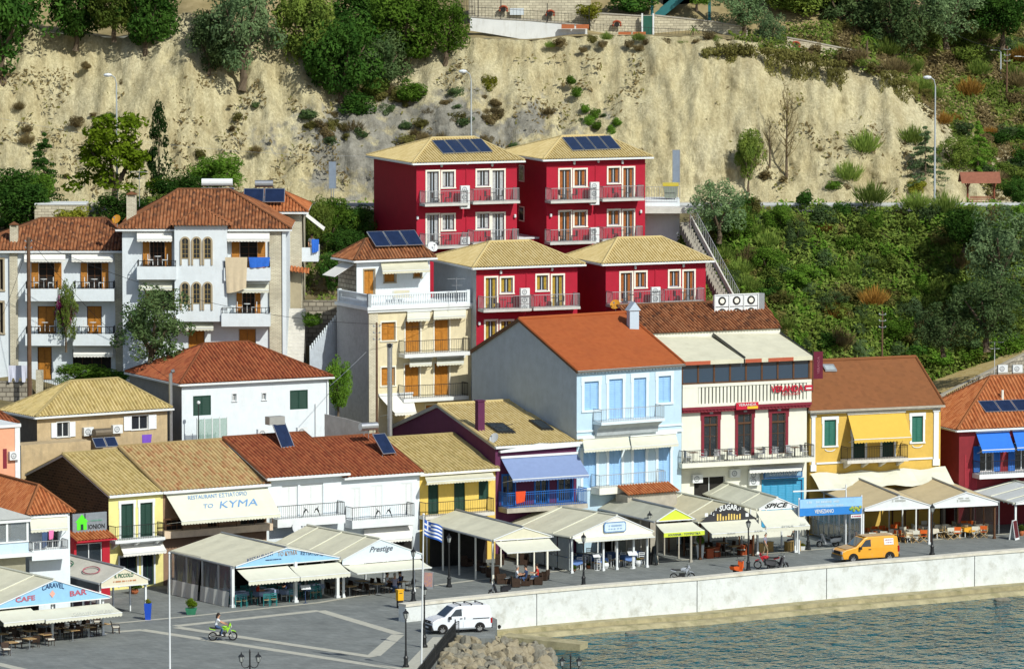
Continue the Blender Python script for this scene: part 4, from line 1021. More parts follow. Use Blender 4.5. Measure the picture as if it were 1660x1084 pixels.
s3=B('white_shutter_house','white house with wrought iron balcony and a solar heater on its red roof','house',0,0,0,31,0,org=o_+Vector((0,0,PD(434,770,o_.y).z)))
Wd=s3.f(557,760)[0]; Hh=s3.h
rs=[s3.r(*q) for q in ((457,786,483,840),(487,783,524,838))]
shell(s3,white,Wd,vB,Hh-.03,rs,gable=(vA,s3.zat(3,vA,706),zB))
for r in rs: window(s3,r,'shut',whitep,sm=whitep,name='door',dep=.25)
zr=s3.zat(3,vA,706); gable_roof(s3,tile_red,whitep,Wd,Hh,vA,zr,vB,zB,.5,w=.3)
wave=mat('iron_grey',(.05,.05,.055),.5)
u0_,u1_,z_,bo=balcony(s3,450,560,838,.6,1.1,.95,iron,whitep,sp=.16,t=.012)
def dolphins(b,u,z,v,par):
    for s_ in (-1,1):
        mb=MB(); P=[(u+s_*(.25+.5*k/8),v,z+.25+.35*sin(k/8*3.6+.2)) for k in range(9)]; mb.tube(P[:5],.02,5,.07); mb.tube(P[4:],.07,5,.015); mb.tube([P[4],(P[4][0]+s_*.1,v,P[4][2]+.22)],.04,4,.01); mb.build('dolphin_ornament',iron,par)
dolphins(s3,(u0_+u1_)/2,z_,-1.05,bo)
o_=nxt(s3,Wd)
s4=B('white_shutter_house','white house beside the lemon yellow one, with closed white shutters','house',0,0,0,31,0,org=o_+Vector((0,0,PD(558,771,o_.y).z)))
Wd=s4.f(680,762)[0]; Hh=s4.h
rs=[s4.r(*q) for q in ((568,790,584,840),(600,786,620,838),(650,782,668,834),(590,872,670,925))]
shell(s4,white,Wd,vB,Hh-.03,rs,gable=(vA,s4.zat(3,vA,709),zB))
for r in rs[:3]: window(s4,r,'shut',whitep,sm=whitep,name='door',dep=.16)
window(s4,rs[3],'hole',whitep)
zr=s4.zat(3,vA,709); gable_roof(s4,tile_red,whitep,Wd,Hh,vA,zr,vB,zB,.3,w=.3)
u0_,u1_,z_,bo=balcony(s4,571,673,840,.6,1.1,.95,iron,whitep,sp=.16,t=.012); dolphins(s4,(u0_+u1_)/2,z_,-1.05,bo)
awning(s4,590,853,668,874,1.2,awnw)
def heater(b,lab,A,Bq,T0,tank_c,axis,tm,boxed=False):
    t=thing('solar_water_heater',lab,'water heater',b.w(*A)); t.rotation_euler=(0,0,b.a)
    o=Vector(A); R=lambda p:Vector(p)-o
    T=type('T',(),{'root':t}); solar_row(T,R(A),R(Bq),R(T0),1,lift=.1)
    if boxed:
        c_=R(tank_c); mb=MB(); mb.box(c_.x-.65,c_.x+.65,c_.y-.35,c_.y+.35,c_.z-.3,c_.z+.3); mb.build('water_tank',tm,t)
    else: tank(T,R(tank_c),axis,.3,1.3,tm)
    mb=MB()
    for P in (A,Bq,tank_c): p=R(P); mb.tube([(p.x,p.y,p.z),(p.x,p.y,p.z-.9)],.025,4)
    mb.build('support',greym,t)
def slopept(b,x,y,v1,z1,lift=0):
    A=b.w(0,0,b.h+lift); Bv=b.w(0,v1,z1+lift); n_=b.U.cross(Bv-A).normalized(); r=ray(x,y); k=(A-CAM).dot(n_)/r.dot(n_); return b.l(CAM+r*k)
A=slopept(s3,455,727,vA,zr,.3); Bq=slopept(s3,477,724,vA,zr,.3); 
heater(s3,'solar water heater with a boxy tank on the left red roof',tuple(A),tuple(Bq),(A.x-.15,A.y+1.2,A.z+1.75),(A.x+.3,A.y+1.4,A.z+1.95),(1,0,0),mat('aluminium_sheet',(.45,.46,.45),.4,.05,metal=.5),True)
A=slopept(s4,620,737,vA,zr,.2); Bq=slopept(s4,642,735,vA,zr,.2); 
heater(s4,'solar water heater with a round tank on the red roof next to the tan one',tuple(A),tuple(Bq),(A.x-.15,A.y+1.4,A.z+1.35),(A.x-.1,A.y+1.9,A.z+1.95),(1,0,0),steel)
o_=nxt(s4,Wd)
s5=B('lemon_yellow_house','lemon yellow house with dark green doors under a cream awning','house',0,0,0,31,0,org=o_+Vector((0,0,PD(684,765,o_.y).z)))
Wd=s5.f(803,756)[0]; Hh=s5.h
rs=[s5.r(*q) for q in ((694,784,711,833),(736,781,754,831),(776,779,792,809),(700,860,790,925))]
shell(s5,yellow5,Wd,vB,Hh-.03,rs,gable=(vA,s5.zat(3,vA,708),zB))
window(s5,rs[0],'shut',green,sm=green,name='door'); window(s5,rs[1],'shut',green,sm=green,name='door'); window(s5,rs[2],'shut',green,sm=green); window(s5,rs[3],'hole',woodd)
zr=s5.zat(3,vA,708); gable_roof(s5,tile_tan2,creamtrim,Wd,Hh,vA,zr,vB,zB,.3,w=.3)
awning(s5,688,767,797,777,1.4,awn,xb0=692,xb1=803)
balcony(s5,690,802,833,.25,1.0,1.0,iron,slabm,sp=.15,t=.012)
o_=nxt(s5,Wd)
s6=B('purple_house','dark purple house with slate blue awning and a bright blue balcony railing','house',0,0,0,28,0,org=o_+Vector((0,0,PD(806,722,o_.y).z)))
Wd=s6.f(940,713)[0]; Hh=s6.h; vA,zA=s6.sd(711,656); vB,zB=s6.sd(634,692)
rs=[s6.r(*q) for q in ((815,770,834,820),(868,766,888,816),(905,764,927,812))]
shell(s6,purplep,Wd,vB,Hh-.03,rs,gable=(vA,zA-.05,zB-.04))
for r in rs: window(s6,r,'glass',mat('bright_blue_paint',(.02,.13,.45),.5,.05),name='door',trim=MATS['bright_blue_paint'],tt=.12)
gable_roof(s6,tile_tan,whitep,Wd,Hh,vA,zA,vB,zB,.2,w=.26,rake=greym)
awning(s6,812,739,935,773,2.0,awnlb,xb0=831,xb1=955,val=.2)
mb=MB(); a=s6.f(809,728,-.1); e=s6.f(938,722,-.1); mb.slab([(a[0],-.35,a[1]-.25),(e[0],-.35,a[1]-.1),(e[0],-.35,a[1]+.05),((a[0]+e[0])/2,-.35,a[1]+.3),(a[0],-.35,a[1]-.1)],(0,.33,0)); mb.build('awning_hood',whitep,s6.root)
balcony(s6,822,953,820,.35,1.4,1.15,MATS['bright_blue_paint'],conc,sp=.16,t=.02,mid=True)
pc=slopept(s6,778,697,vA,zA); mb=MB(); zt=s6.zat(pc.x,pc.y,650); mb.box(pc.x-.28,pc.x+.28,pc.y-.25,pc.y+.25,pc.z-.4,zt); mb.box(pc.x-.34,pc.x+.34,pc.y-.31,pc.y+.31,zt+.001,zt+.08)
o=mb.build('chimney',purplep,s6.root)
def skylight(b,x0,y0_,x1,y1_,v1,z1,m=glass,fm=iron,mess=False):
    a=slopept(b,x0,y1_,v1,z1,.08); c_=slopept(b,x1,y1_,v1,z1,.08); d_=slopept(b,(x0),y0_,v1,z1,.08); t=d_-a; t.x=0
    mb=MB(); mb.slab([a,c_,c_+t,a+t],(0,0,.12)); o=mb.build('skylight',fm,b.root); k=.12
    g=MB(); A,C_=a+Vector((k,0,.125)),c_+Vector((-k,0,.125)); t2=t*(1-.2/t.length); g.slab([A+t*.08,C_+t*.08,C_+t2,A+t2],(0,0,.006)); g.build('pane',m,o)
    if mess:
        g=MB()
        for i in range(5): q=a+(c_-a)*(i/4)+t*random.random(); g.tube([q+Vector((-.2,0,.25)),q+Vector((.35,0,.3))],.03,4)
        g.build('bars',iron,o)
skylight(s6,806,686,836,702,vA,zA,mess=True); skylight(s6,878,681,898,697,vA,zA)
o_=nxt(s6,Wd)

s7=B('light_blue_house','tall light blue house with blue shutters, grey blind gable wall and orange roof','house',935,598,432,33,0)
Wd=s7.f(1105,586)[0]; Hh=s7.h; vA,zA=s7.sd(843,517); vB,zB=s7.sd(765,569)
op=[(947,618,970,664,0),(987,614,1009,678,1),(1027,612,1047,676,1),(1067,609,1087,652,0),(945,732,966,790,1),(987,729,1007,788,1),(1027,727,1046,786,1),(1067,724,1086,784,1)]
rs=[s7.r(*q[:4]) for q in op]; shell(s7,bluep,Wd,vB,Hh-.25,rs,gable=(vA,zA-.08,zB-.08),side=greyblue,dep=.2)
bw=mat('pale_blue_trim',(.66,.76,.82),.7,.03)
for q,r in zip(op,rs): window(s7,r,'shut',bluesh,sm=bluesh,name='door' if q[4] else 'window',trim=bw,tt=.24,head=True)
gable_roof(s7,tile_flat,mat('dark_brown_plaster',(.16,.14,.12)),Wd,Hh,vA,zA,vB,zB,.25,flat=True,w=.3,rake=woodd)
mb=MB(); mb.box(-.08,Wd+.05,-.28,-.003,Hh-.3,Hh-.12)
n_=int(Wd/.3)
for i in range(n_): mb.box(i*Wd/n_+.05,i*Wd/n_+.2,-.2,-.004,Hh-.42,Hh-.31)
mb.build('cornice',bw,s7.root); mb=MB()
z_=s7.f(1000,704)[1]; mb.box(-.06,Wd+.05,-.14,-.003,z_-.12,z_+.12); mb.build('string_course',bw,s7.root); mb=MB(); mb.box(-.04,Wd+.03,-.1,-.003,z_+.35,z_+.5); mb.build('string_course',bw,s7.root)
u0_,u1_,z_,bo=balcony(s7,975,1078,681,.22,1.2,.95,railg,bw,sp=.15,t=.012)
mb=MB(); mb.slab([(u0_+.1,-.003,z_-.23),(u0_+.1,-1.1,z_-.23),(u0_+.1,-.5,z_-.6),(u0_+.1,-.4,z_-1.1),(u0_+.1,-.003,z_-1.1)],(u1_-u0_-.2,0,0)); mb.build('corbel',mat('grey_corbel',(.40,.44,.47),.85,.08,dirt=.3),bo)
awning(s7,944,709,1018,726,1.3,awn2,xb0=947,xb1=1022,arms=False); awning(s7,1021,705,1095,721,1.3,awn2,xb0=1024,xb1=1100,arms=False)
balcony(s7,972,1080,787,.5,1.2,.95,railg,creamtrim,sp=.15,t=.012)

s8=B('veranda_restaurant','cream restaurant house with maroon door surrounds, balustrade and glazed roof terrace','restaurant',1105,660,438.2,23.5,0)
Wd=s8.f(1308,648)[0]; Hh=s8.h; L_=9
op=[(1141,674,1163,740),(1196,671,1218,738),(1251,669,1273,735),(1125,772,1175,850),(1237,778,1300,850)]
rs=[s8.r(*q) for q in op]
shell(s8,verw,Wd,L_,Hh,rs)
for r in rs[:3]:
    o=window(s8,r,'glass',woodd,name='door',bars=1,rows=1); surround(s8,o,r,maroon,.24,head=True,sill=False); 
    g=MB(); g.box(r[0],r[1],.03,.16,r[3]-.75,r[3]-.62); g.build('transom',woodd,o); g=MB(); m_=(r[0]+r[1])/2; g.box(m_-.13,m_+.13,-.16,-.07,r[3]+.18,r[3]+.5); g.build('keystone',greym,o)
window(s8,rs[3],'hole',whitep); window(s8,rs[4],'shut',MATS['bright_blue_paint'],sm=mat('turquoise_paint',(.05,.33,.55),.5,.08),name='door',trim=MATS['turquoise_paint'])
mb=MB(); mb.box(-.1,Wd+.15,-.35,-.003,Hh-.42,Hh-.22); mb.box(-.14,Wd+.2,-.45,-.003,Hh-.22,Hh); n_=int(Wd/.28)
for i in range(n_): mb.box(i*Wd/n_,i*Wd/n_+.12,-.4,-.353,Hh-.36,Hh-.24)
mb.build('cornice',maroon,s8.root)
zt=s8.f(1210,619,-.2)[1]; mb=MB(); x1_=Wd+.2
mb.box(-.1,x1_,-.4,-.1,Hh+.003,Hh+.22); mb.box(-.1,x1_,-.4,-.1,zt-.22,zt); mb.box(-.1,1.2,-.38,-.12,Hh+.22,zt-.22); mb.box(x1_-.4,x1_,-.38,-.12,Hh+.22,zt-.22)
n_=30
for i in range(n_): x=1.35+(x1_-1.9)*i/(n_-1); mb.box(x-.1,x+.1,-.34,-.16,Hh+.22,zt-.22)
mb.box(x1_-.2,x1_,-.1,L_*.5,Hh,zt); mb.build('balustrade',verw,s8.root)
bk=MB(); bk.box(.2,Wd,-.02,.1,Hh+.01,zt-.02); bk.build('dark_slit_backing',darkin,s8.root)  # near-black sheet put behind so the gaps between balusters show dark
# glazed terrace
zg=s8.f(1210,583,-.2)[1]; mb=MB(); n_=8
for i in range(n_+1): x=-.05+(x1_-.05)*i/n_; mb.box(x-.07,x+.07,-.2,-.06,zt,zg)
mb.box(-.05,x1_-.1,-.2,-.06,zt+.001,zt+.12); mb.box(-.05,x1_-.1,-.2,-.06,zg-.15,zg+.02)
for k in range(3): mb.box(x1_-.18,x1_-.06,k*2.0,k*2.0+.12,zt,zg)
gf=mb.build('terrace_glazing',woodd,s8.root)
for i in range(n_):
    x=-.05+(x1_-.05)*i/n_; xx=-.05+(x1_-.05)*(i+1)/n_; g=MB(); g.box(x+.075,xx-.075,-.15,-.135,zt+.125,zg-.155); g.build('pane',glassb,gf)
zb2=zg+1.75+.3
yb_=5.2
for i,(a,e) in enumerate(((.0,.46),(.48,1.0))):
    mb=MB(); A_=a*x1_-.1; E_=e*x1_
    mb.slab([(A_,-.5,zg+.12),(E_,-.5,zg+.12),(E_-.5*(0),yb_,s8.zat(E_,yb_,546-i*5)),(A_,yb_,s8.zat(A_,yb_,546-i*5))],(0,0,-.06))
    n2=9
    for q in range(n2):
        x=A_+(E_-A_)*q/n2; xx=A_+(E_-A_)*(q+1)/n2; m_i=0
        mb.slab([(x,-.52,zg+.1),(xx,-.52,zg+.1),(xx,-.52,zg-.2),(x,-.52,zg-.2)],(0,.015,0))
    mb.build('terrace_awning',awn,s8.root)
mb=MB()
for a,e in ((0.0,.2),(.48,.6),(.66,.85)): mb.box(a*x1_-.08,e*x1_,-.545,-.53,zg-.19,zg+.09)
mb.build('awning_valance_stripe',mat('brick_red_canvas',(.42,.10,.05),.8,.05),s8.root)
mb=MB(); mb.slab([(x1_*.47,-.4,zg+.16),(x1_*.48,-.4,zg+.16),(x1_*.48,yb_,s8.zat(5,yb_,543)+.05),(x1_*.47,yb_,s8.zat(5,yb_,543)+.05)],(0,0,.08)); mb.build('awning_rail',iron,s8.root); mb=MB(); mb.slab([(x1_+.02,-.4,zg+.1),(x1_+.12,-.4,zg+.1),(x1_+.12,yb_,s8.zat(x1_,yb_,541)+.05),(x1_+.02,yb_,s8.zat(x1_,yb_,541)+.05)],(0,0,.1)); mb.build('awning_rail',iron,s8.root)
# rear storey with tiled roof
zR0=s8.zat(4,yb_+.3,537); mb=MB(); mb.box(-.5,Wd+.1,yb_+.3,yb_+8,zg-1,zR0); mb.box(-.7,Wd+.3,yb_+.1,yb_+.29,zR0-.5,zR0-.02); mb.build('rear_storey',verw,s8.root)
mb=MB(); mb.uv=[]; vq=yb_+5; zz=s8.zat(4,vq,493); uL,uR=s8.f(1000,500,vq)[0],s8.f(1237,490,vq)[0]
slope(mb,(-.9,yb_-.1,zR0),(Wd+.4,yb_-.1,zR0),(uL,vq,zz),(uR,vq,zz)); slope(mb,(Wd+.4,yb_-.1,zR0),(Wd+.4,yb_+9,zR0),(uR,vq,zz),(uR,vq,zz)); mb.tube([(uL,vq,zz+.05),(uR,vq,zz+.05)],.12,6); mb.build('rear_roof',tile_br,s8.root)
# rooftop plant
pu=s8.f(1155,512,vq-1.2)[0]; pz=s8.zat(pu,vq-1.2,517)
rk=thing('condenser_rack','white rack of six rooftop fan units behind the cream restaurant','air conditioner',s8.w(pu,vq-1.6,pz),s8.a)
mb=MB()
for x in (0,1.25,2.5,3.75): mb.box(x-.04,x+.04,-.06,0,-.5,1.9)
for z in (0,1.9): mb.box(-.05,3.8,-.08,-.062,z-.04,z+.04)
mb.build('frame',whitep,rk); T=type('T',(),{'root':rk})
for i in range(3):
    for j in range(2):
        mb=MB(); x=.08+i*1.25; z=.06+j*.92; mb.box(x,x+1.1,0,.5,z,z+.85); o=mb.build('fan_unit',whitep,rk); g=MB(); g.tube([(x+.55,.002,z+.43),(x+.55,-.03,z+.43)],.34,12); g.build('fan_opening',iron,o); g=MB(); g.tube([(x+.55,-.028,z+.43),(x+.55,-.04,z+.43)],.2,10); g.build('fan_hub',creamtrim,o)
mb=MB(); mb.box(3.82,4.3,0,.5,0,1.9); mb.build('duct_box',greym,rk)
# balcony with rail over the ground floor
u0_,u1_,z_,bo=balcony(s8,1106,1321,746,.35,1.6,.95,iron,verw,sp=.14,t=.012)
s8.bal=(u0_,u1_,z_)
for x,y in ((1120,782),(1181,773),(1212,786),(1212,775)):
    u,z=s8.f(x,y); acunit(s8,u,-.01,z,.85,.62,.33)
# writing
rp=mat('sign_red',(.50,.015,.04),.5)
u,z=s8.f(1276,630,-.42); letter('VERANDA',rp,s8.root,(u,-.43,z+.02),(1,0,0),(0,0,1),2.75,.5,bold=.02,ext=.03)
u,z=s8.f(1283,638,-.42); letter('RESTAURANT',rp,s8.root,(u,-.43,z),(1,0,0),(0,0,1),1.6,.2)
mb=MB(); u,z=s8.f(1311,628,-.42); mb.box(u-.35,u+.3,-.47,-.42,z-.2,z+.2); o=mb.build('sign_panel',rp,s8.root); g=MB(); g.box(u-.25,u+.2,-.485,-.472,z-.1,z+.02); g.build('plate',whitep,o)
u0_,z0_=s8.f(1193,664,-.5); u1_,z1_=s8.f(1229,651,-.5)
mb=MB(); mb.box(u0_,u1_,-.56,-.5,z0_,z1_); o=mb.build('banner',rp,s8.root); g=MB(); g.box((u0_+u1_)/2,u1_-.05,-.57,-.562,z0_+.04,(z0_+z1_)/2-.04); g.build('banner_patch',mat('sign_yellow',(.75,.5,.03),.6),o)
letter('VERANDA',whitep,o,((u0_+u1_)/2,-.57,z1_-.17),(1,0,0),(0,0,1),1.5,.2)
u0_,z0_=s8.f(1238,776,-.6); u1_,z1_=s8.f(1301,757,-.6); mb=MB(); mb.box(u0_,u1_,-.6,-.54,z0_,z1_); o=mb.build('shop_sign',mat('sign_blue',(.05,.16,.36),.6),s8.root); g=MB(); g.box(u0_+.12,u1_-.12,-.615,-.602,z0_+.12,z1_-.12); g.build('sign_face',mat('pale_blue_sign',(.22,.36,.50),.6),o)
letter('Εστιατοριο',whitep,o,((u0_+u1_)/2,-.617,(z0_+z1_)/2),(1,0,0),(0,0,1),2.3,.42,bold=.01)
awning(s8,1215,758,1300,760,1.2,awnw,arms=False)
mb=MB(); p=s8.w(x1_+.15,-.3,zt-1); 
bn=thing('vertical_banner','maroon vertical banner at the right end of the glazed terrace','banner',p,s8.a); zt2=s8.zat(x1_+.3,-.3,570); zb_=s8.zat(x1_+.3,-.3,614); mb.box(.05,.85,-.02,.0,zb_-zt+1,zt2-zt+1); mb.build('cloth',mat('maroon_cloth',(.12,.012,.03),.8,.1),bn); mb=MB(); mb.tube([(0,0,0),(0,0,zt2-zt+1.2)],.03,5); mb.tube([(0,0,zt2-zt+1),(.9,0,zt2-zt+1)],.02,4); mb.build('pole',iron,bn)
letter('VERANDA',mat('faded_pink',(.35,.12,.16),.8),bn,(.45,-.035,(zt2+zb_)/2-zt+1),(0,0,1),(-1,0,0),1.3,.2)

o_=s8.w(Wd+.25,0,0)
s9=B('yellow_house','golden yellow house with white pilasters, teal shutters and yellow awning','house',1313,660,o_.y+.1,22,0)
Wd=s9.f(1525,643)[0]; Hh=s9.h; vB=9; vA=4.8; zA=s9.zat(3,vA,585)
op=[(1336,680,1355,722,0),(1478,674,1496,716,0),(1383,700,1402,744,1),(1430,698,1449,742,1)]; rs=[s9.r(*q[:4]) for q in op]
shell(s9,yellowp,Wd,vB,Hh-.1,rs,gable=(vA,zA-.08,Hh-.1))
for q,r in zip(op,rs): window(s9,r,'shut',teal if not q[4] else green,sm=teal if not q[4] else green,name='door' if q[4] else 'window',trim=whitep,tt=.17,head=True)
gable_roof(s9,tile_flat2,conc,Wd,Hh,vA,zA,vB,Hh,.35,flat=True,w=.3)
mb=MB(); mb.box(-.2,Wd+.1,-.3,-.003,Hh-.42,Hh-.2); mb.build('eaves_board',conc,s9.root)
mb=MB()
for x0,x1 in ((1315,1321),(1513,1521)):
    a,e=s9.f(x0,700)[0],s9.f(x1,700)[0]; zz=s9.f(1420,748)[1]; mb.box(a,e,-.1,-.003,zz,Hh-.75); mb.box(a-.08,e+.08,-.14,-.003,Hh-.75,Hh-.6); mb.box(a-.08,e+.08,-.14,-.003,zz-.5,zz)
zz=s9.f(1420,746)[1]; mb.box(.02,Wd-.02,-.09,-.003,zz-.1,zz+.05) if 0 else mb.box(s9.f(1323,746)[0],s9.f(1511,746)[0],-.09,-.003,zz-.08,zz+.06)
mb.box(0,Wd,-.06,-.003,Hh-.55,Hh-.46)
for r in rs[:2]:
    m_=(r[0]+r[1])/2; P=[(m_+.42*cos(pi+pi*k/8),-.03,r[2]-.25+.18*sin(pi+pi*k/8)) for k in range(9)]; mb.tube(P,.04,4)
mb.build('moulding',whitep,s9.root)
awning(s9,1374,670,1466,710,1.9,awny,xb0=1385,xb1=1478,val=.3)
balcony(s9,1374,1473,744,.25,1.3,1.0,iron,slabm,sp=.14,t=.013,brackets=4,mid=True)
skylight(s9,1338,592,1357,602,vA,zA,m=mat('pale_glass',(.35,.40,.42),.1),fm=greym)
o_=s9.w(Wd,0,0)
s10=B('dark_red_house','dark red house with bright blue awnings and orange roof at the right edge','house',1555,696,o_.y+.8,22,0)
Wd=s10.f(1780,680)[0]; Hh=s10.h; L_=s10.sd(1529,690)[0]*1.0; L_=max(L_,5)
op=[(1588,722,1610,764),(1645,718,1668,762)]; rs=[s10.r(*q) for q in op]
shell(s10,darkredp,Wd,L_,Hh-.04,rs)
for r in rs: window(s10,r,'glass',whitep,name='door',opened=MATS['bright_blue_paint'],trim=whitep,tt=.08)
vr=4.2; zr=s10.zat(3,vr,612); s10.L_=vr*2; s10.zr=zr; hip_roof(s10,tile_or,whitep,Wd,9,Hh,s10.f(1606,613,vr)[0],s10.f(1740,613,vr)[0],zr,.35,vr=vr,w=.3)
solar4(s10,((1597,669),(1676,666),(1584,651)),3,.1)
awning(s10,1582,700,1635,728,1.6,awnb,xb0=1592,xb1=1645); awning(s10,1641,697,1696,724,1.6,awnb,xb0=1649,xb1=1706)
balcony(s10,1588,1720,766,.35,1.3,1.0,iron,whitep,sp=.15,t=.013)
pc=slopept(s10,1625,650,vr,zr); mb=MB(); mb.tube([pc,(pc.x,pc.y,s10.zat(pc.x,pc.y,632))],.1,8); mb.build('vent_pipe',creamtrim,s10.root)
mb=MB()
for k in range(9):
    x=.5+k*.12; mb.box(x,x+.1,-.03,-.004,1.5+1.2*abs(sin(k*1.7)),Hh-2-.8*abs(sin(k*2.3)))
mb.build('faded_paint',mat('faded_red',(.33,.03,.045),.8,.1),s10.root)
# stone shed behind with a long tan roof
sh=thing('stone_building','long rubble stone building with a pale tan roof behind the orange roofed house','house',PD(1530,645,457))
o0=PD(1530,645,457); R=lambda x,y,D: PD(x,y,D)-o0
mb=MB(); mb.uv=[]; slope(mb,R(1536,640,457),R(1760,520,474),R(1484,597,465),R(1700,552,480),w=.3); mb.build('roof',[tile_tan,conc],sh)
mb=MB(); A,Bv,C=R(1526,650,456.7),R(1765,530,473.5),R(1484,600,465); mb.add([A,Bv,Bv+Vector((0,0,-9)),A+Vector((0,0,-9)),C,C+Vector((0,0,-9)),A+Vector((0,0,.35)),Bv+Vector((0,0,.35)),C+Vector((0,0,-.1))],[(3,2,7,6),(5,3,6,8)]); mb.build('wall',rubble,sh)
mb=MB(); mb.slab([A+Vector((0,0,.36)),Bv+Vector((0,0,.36)),Bv+Vector((-.2,.45,.36)),A+Vector((-.2,.45,.36))],(0,0,.1)); mb.build('wall_coping',conc,sh)
for i,x in enumerate((1622,1646)):
    T=thing('air_conditioner',['white air conditioner nearer the mast on the stone building','white air conditioner on the stone building at the frame edge'][i],'air conditioner',PD(x-6,603,455.5),radians(15)); tt_=type('T',(),{'root':T}); acunit(tt_,0,0,0)
    mb=MB(); mb.box(0,.8,-.3,0,-.6,-.002); mb.build('stand',conc,T)

# ================= left edge buildings =================
o1=B('orange_roof_house','white balcony house under a bright orange hip roof on the left','house',47,834,398,28,0)
Wd=o1.f(113,827)[0]; Hh=o1.h; L_=12
rs=[o1.r(76,852,96,888)]; shell(o1,white,Wd,L_,Hh-.04,rs); window(o1,rs[0],'glass',whitep)
mb=MB(); mb.uv=[]; ov=.3; x0,x1,y0_,y1_=-ov,Wd+ov,-ov,L_; m_=Wd/2; v1=m_+ov; zr=o1.zat(m_,v1,787)
slope(mb,(x0,y0_,Hh),(x1,y0_,Hh),(m_,v1,zr),(m_,v1,zr)); slope(mb,(x0,y1_,Hh),(x0,y0_,Hh),(m_,y1_,zr),(m_,v1,zr)); slope(mb,(x1,y0_,Hh),(x1,y1_,Hh),(m_,v1,zr),(m_,y1_,zr))
for p,q in (((x0,y0_,Hh),(m_,v1,zr)),((x1,y0_,Hh),(m_,v1,zr)),((m_,v1,zr),(m_,y1_,zr))): mb.tube([Vector(p)+Vector((0,0,.05)),Vector(q)+Vector((0,0,.05))],.12,6)
mb.build('roof',tile_or,o1.root)
awning(o1,48,838,108,856,1.0,awn2,xb0=50,xb1=110); u0_,u1_,z_,bo=balcony(o1,52,112,902,.2,1.1,.6,railg,white,solid=.5)
bl=B('glazed_cafe_building','pale blue and white cafe building with glazed upper floor at the left edge','cafe',-60,846,392,30,0)
Wd=bl.f(46,838)[0]; Hh=bl.h; L_=5.5
zz0,zz1=bl.f(10,897)[1],bl.f(10,880)[1]
mb=MB(); mb.box(0,Wd,0,L_,zz0,zz1); mb.build('wall',mat('powder_blue',(.50,.64,.76),.8,.04,dirt=.2),bl.root)
mb=MB(); mb.box(-.1,Wd+.3,-.35,L_,zz0-.25,zz0-.003); mb.box(0,Wd+.1,-.2,L_,Hh-.25,Hh); mb.box(0,Wd,-.08,.02,zz1+.002,zz1+.1)
for x in (.05,Wd/3,Wd*2/3,Wd-.1): mb.box(x-.08,x+.08,-.06,.08,zz1+.1,Hh-.25)
mb.box(Wd-.15,Wd,L_-.2,L_,zz1,Hh); mb.build('frame',whitep,bl.root)
mb=MB(); mb.box(.1,Wd-.1,2.6,2.65,zz1,Hh-.3); mb.build('inner_wall',greyp,bl.root); mb=MB(); mb.box(.1,Wd-.15,-.01,0.0,zz1+.1,Hh-.25); mb.build('pane',pvc,bl.root)
mb=MB(); mb.slab([(-.1,-.3,Hh+.01),(Wd+.35,-.3,Hh+.01),(Wd*.35,-.3,bl.zat(Wd*.35,0,815))],(0,L_,0)); mb.build('roof',awng,bl.root)
mb=MB(); mb.box(.1,Wd-.05,.4,L_,0,zz0-.26); mb.build('lower_wall',mat('khaki_glass_wall',(.28,.27,.20),.5,.1),bl.root)
pk=B('salmon_house','salmon pink house with white corner trim at the left edge','house',-60,697,408,30,0)
Wd=pk.f(31,690)[0]; Hh=pk.h; mb=MB(); mb.box(0,Wd,0,6,0,Hh); mb.build('wall',pinkp,pk.root); mb=MB(); mb.box(Wd-.35,Wd+.04,-.05,-.003,0,Hh); mb.box(-.1,Wd+.1,-.12,6.1,Hh+.001,Hh+.2); mb.build('trim',whitep,pk.root)
u,z=pk.f(13,745); acunit(pk,u,-.01,z,.75,.6,.3); mb=MB(); mb.box(u-.4,u-.1,-.02,-.004,z-.6,z+.8); mb.build('door',maroon,pk.root)
rr_=B('red_roof_house','red tiled house roof just above the salmon house','house',-60,690,414,30,0)
Wd=rr_.f(22,690)[0]; Hh=rr_.h; shell(rr_,beige,Wd,7,Hh-.03); hip_roof(rr_,tile_red,whitep,Wd,7,Hh,2,Wd-1.6,rr_.zat(3,3.5,642),.3)
# small red shop with sign board between them
sp=B('small_shop','little red framed shop under a strip of orange tiles','shop',120,874,406,34,0)
Wd=sp.f(178,868)[0]; Hh=sp.h; rs=[sp.r(124,880,166,930)]
shell(sp,mat('shop_red',(.42,.015,.03),.6,.05),Wd,4.5,Hh,rs); window(sp,rs[0],'glass',whitep,name='shop_window',bars=1)
mb=MB(); mb.uv=[]; zq=sp.zat(1,.9,860); slope(mb,(-.15,-.7,Hh-.05),(Wd+.2,-.7,Hh-.05),(-.15,.9,zq),(Wd+.1,.9,zq)); mb.cur=1; under(mb,[(-.15,-.7,Hh-.05),(Wd+.2,-.7,Hh-.05),(Wd+.1,.9,zq),(-.15,.9,zq)],.1); mb.build('roof',[tile_or,MATS['shop_red']],sp.root)
ob=thing('sign_board','grey sign board with a green house emblem reading ONION','sign',sp.w(0,.6,0),sp.a)
u0_,z0_=sp.f(118,866,.6); u1_,z1_=sp.f(173,829,.6); z0_=sp.f(145,863,.6)[1]; z1_=sp.f(145,831,.6)[1]
mb=MB(); mb.box(u0_,u1_,0,.15,z0_,z1_); mb.build('board',mat('sign_grey',(.22,.25,.28),.5),ob); h_=z1_-z0_; gp=mat('sign_green',(.10,.75,.03),.6)
mb=MB(); gx=u0_+.75; gz_=z0_+.25; mb.slab([(gx-.42,-.02,gz_),(gx+.38,-.02,gz_),(gx+.38,-.02,gz_+.55),(gx+.5,-.02,gz_+.55),(gx,-.02,gz_+1.1),(gx-.55,-.02,gz_+.55),(gx-.42,-.02,gz_+.55)],(0,.018,0)); mb.build('emblem',gp,ob)
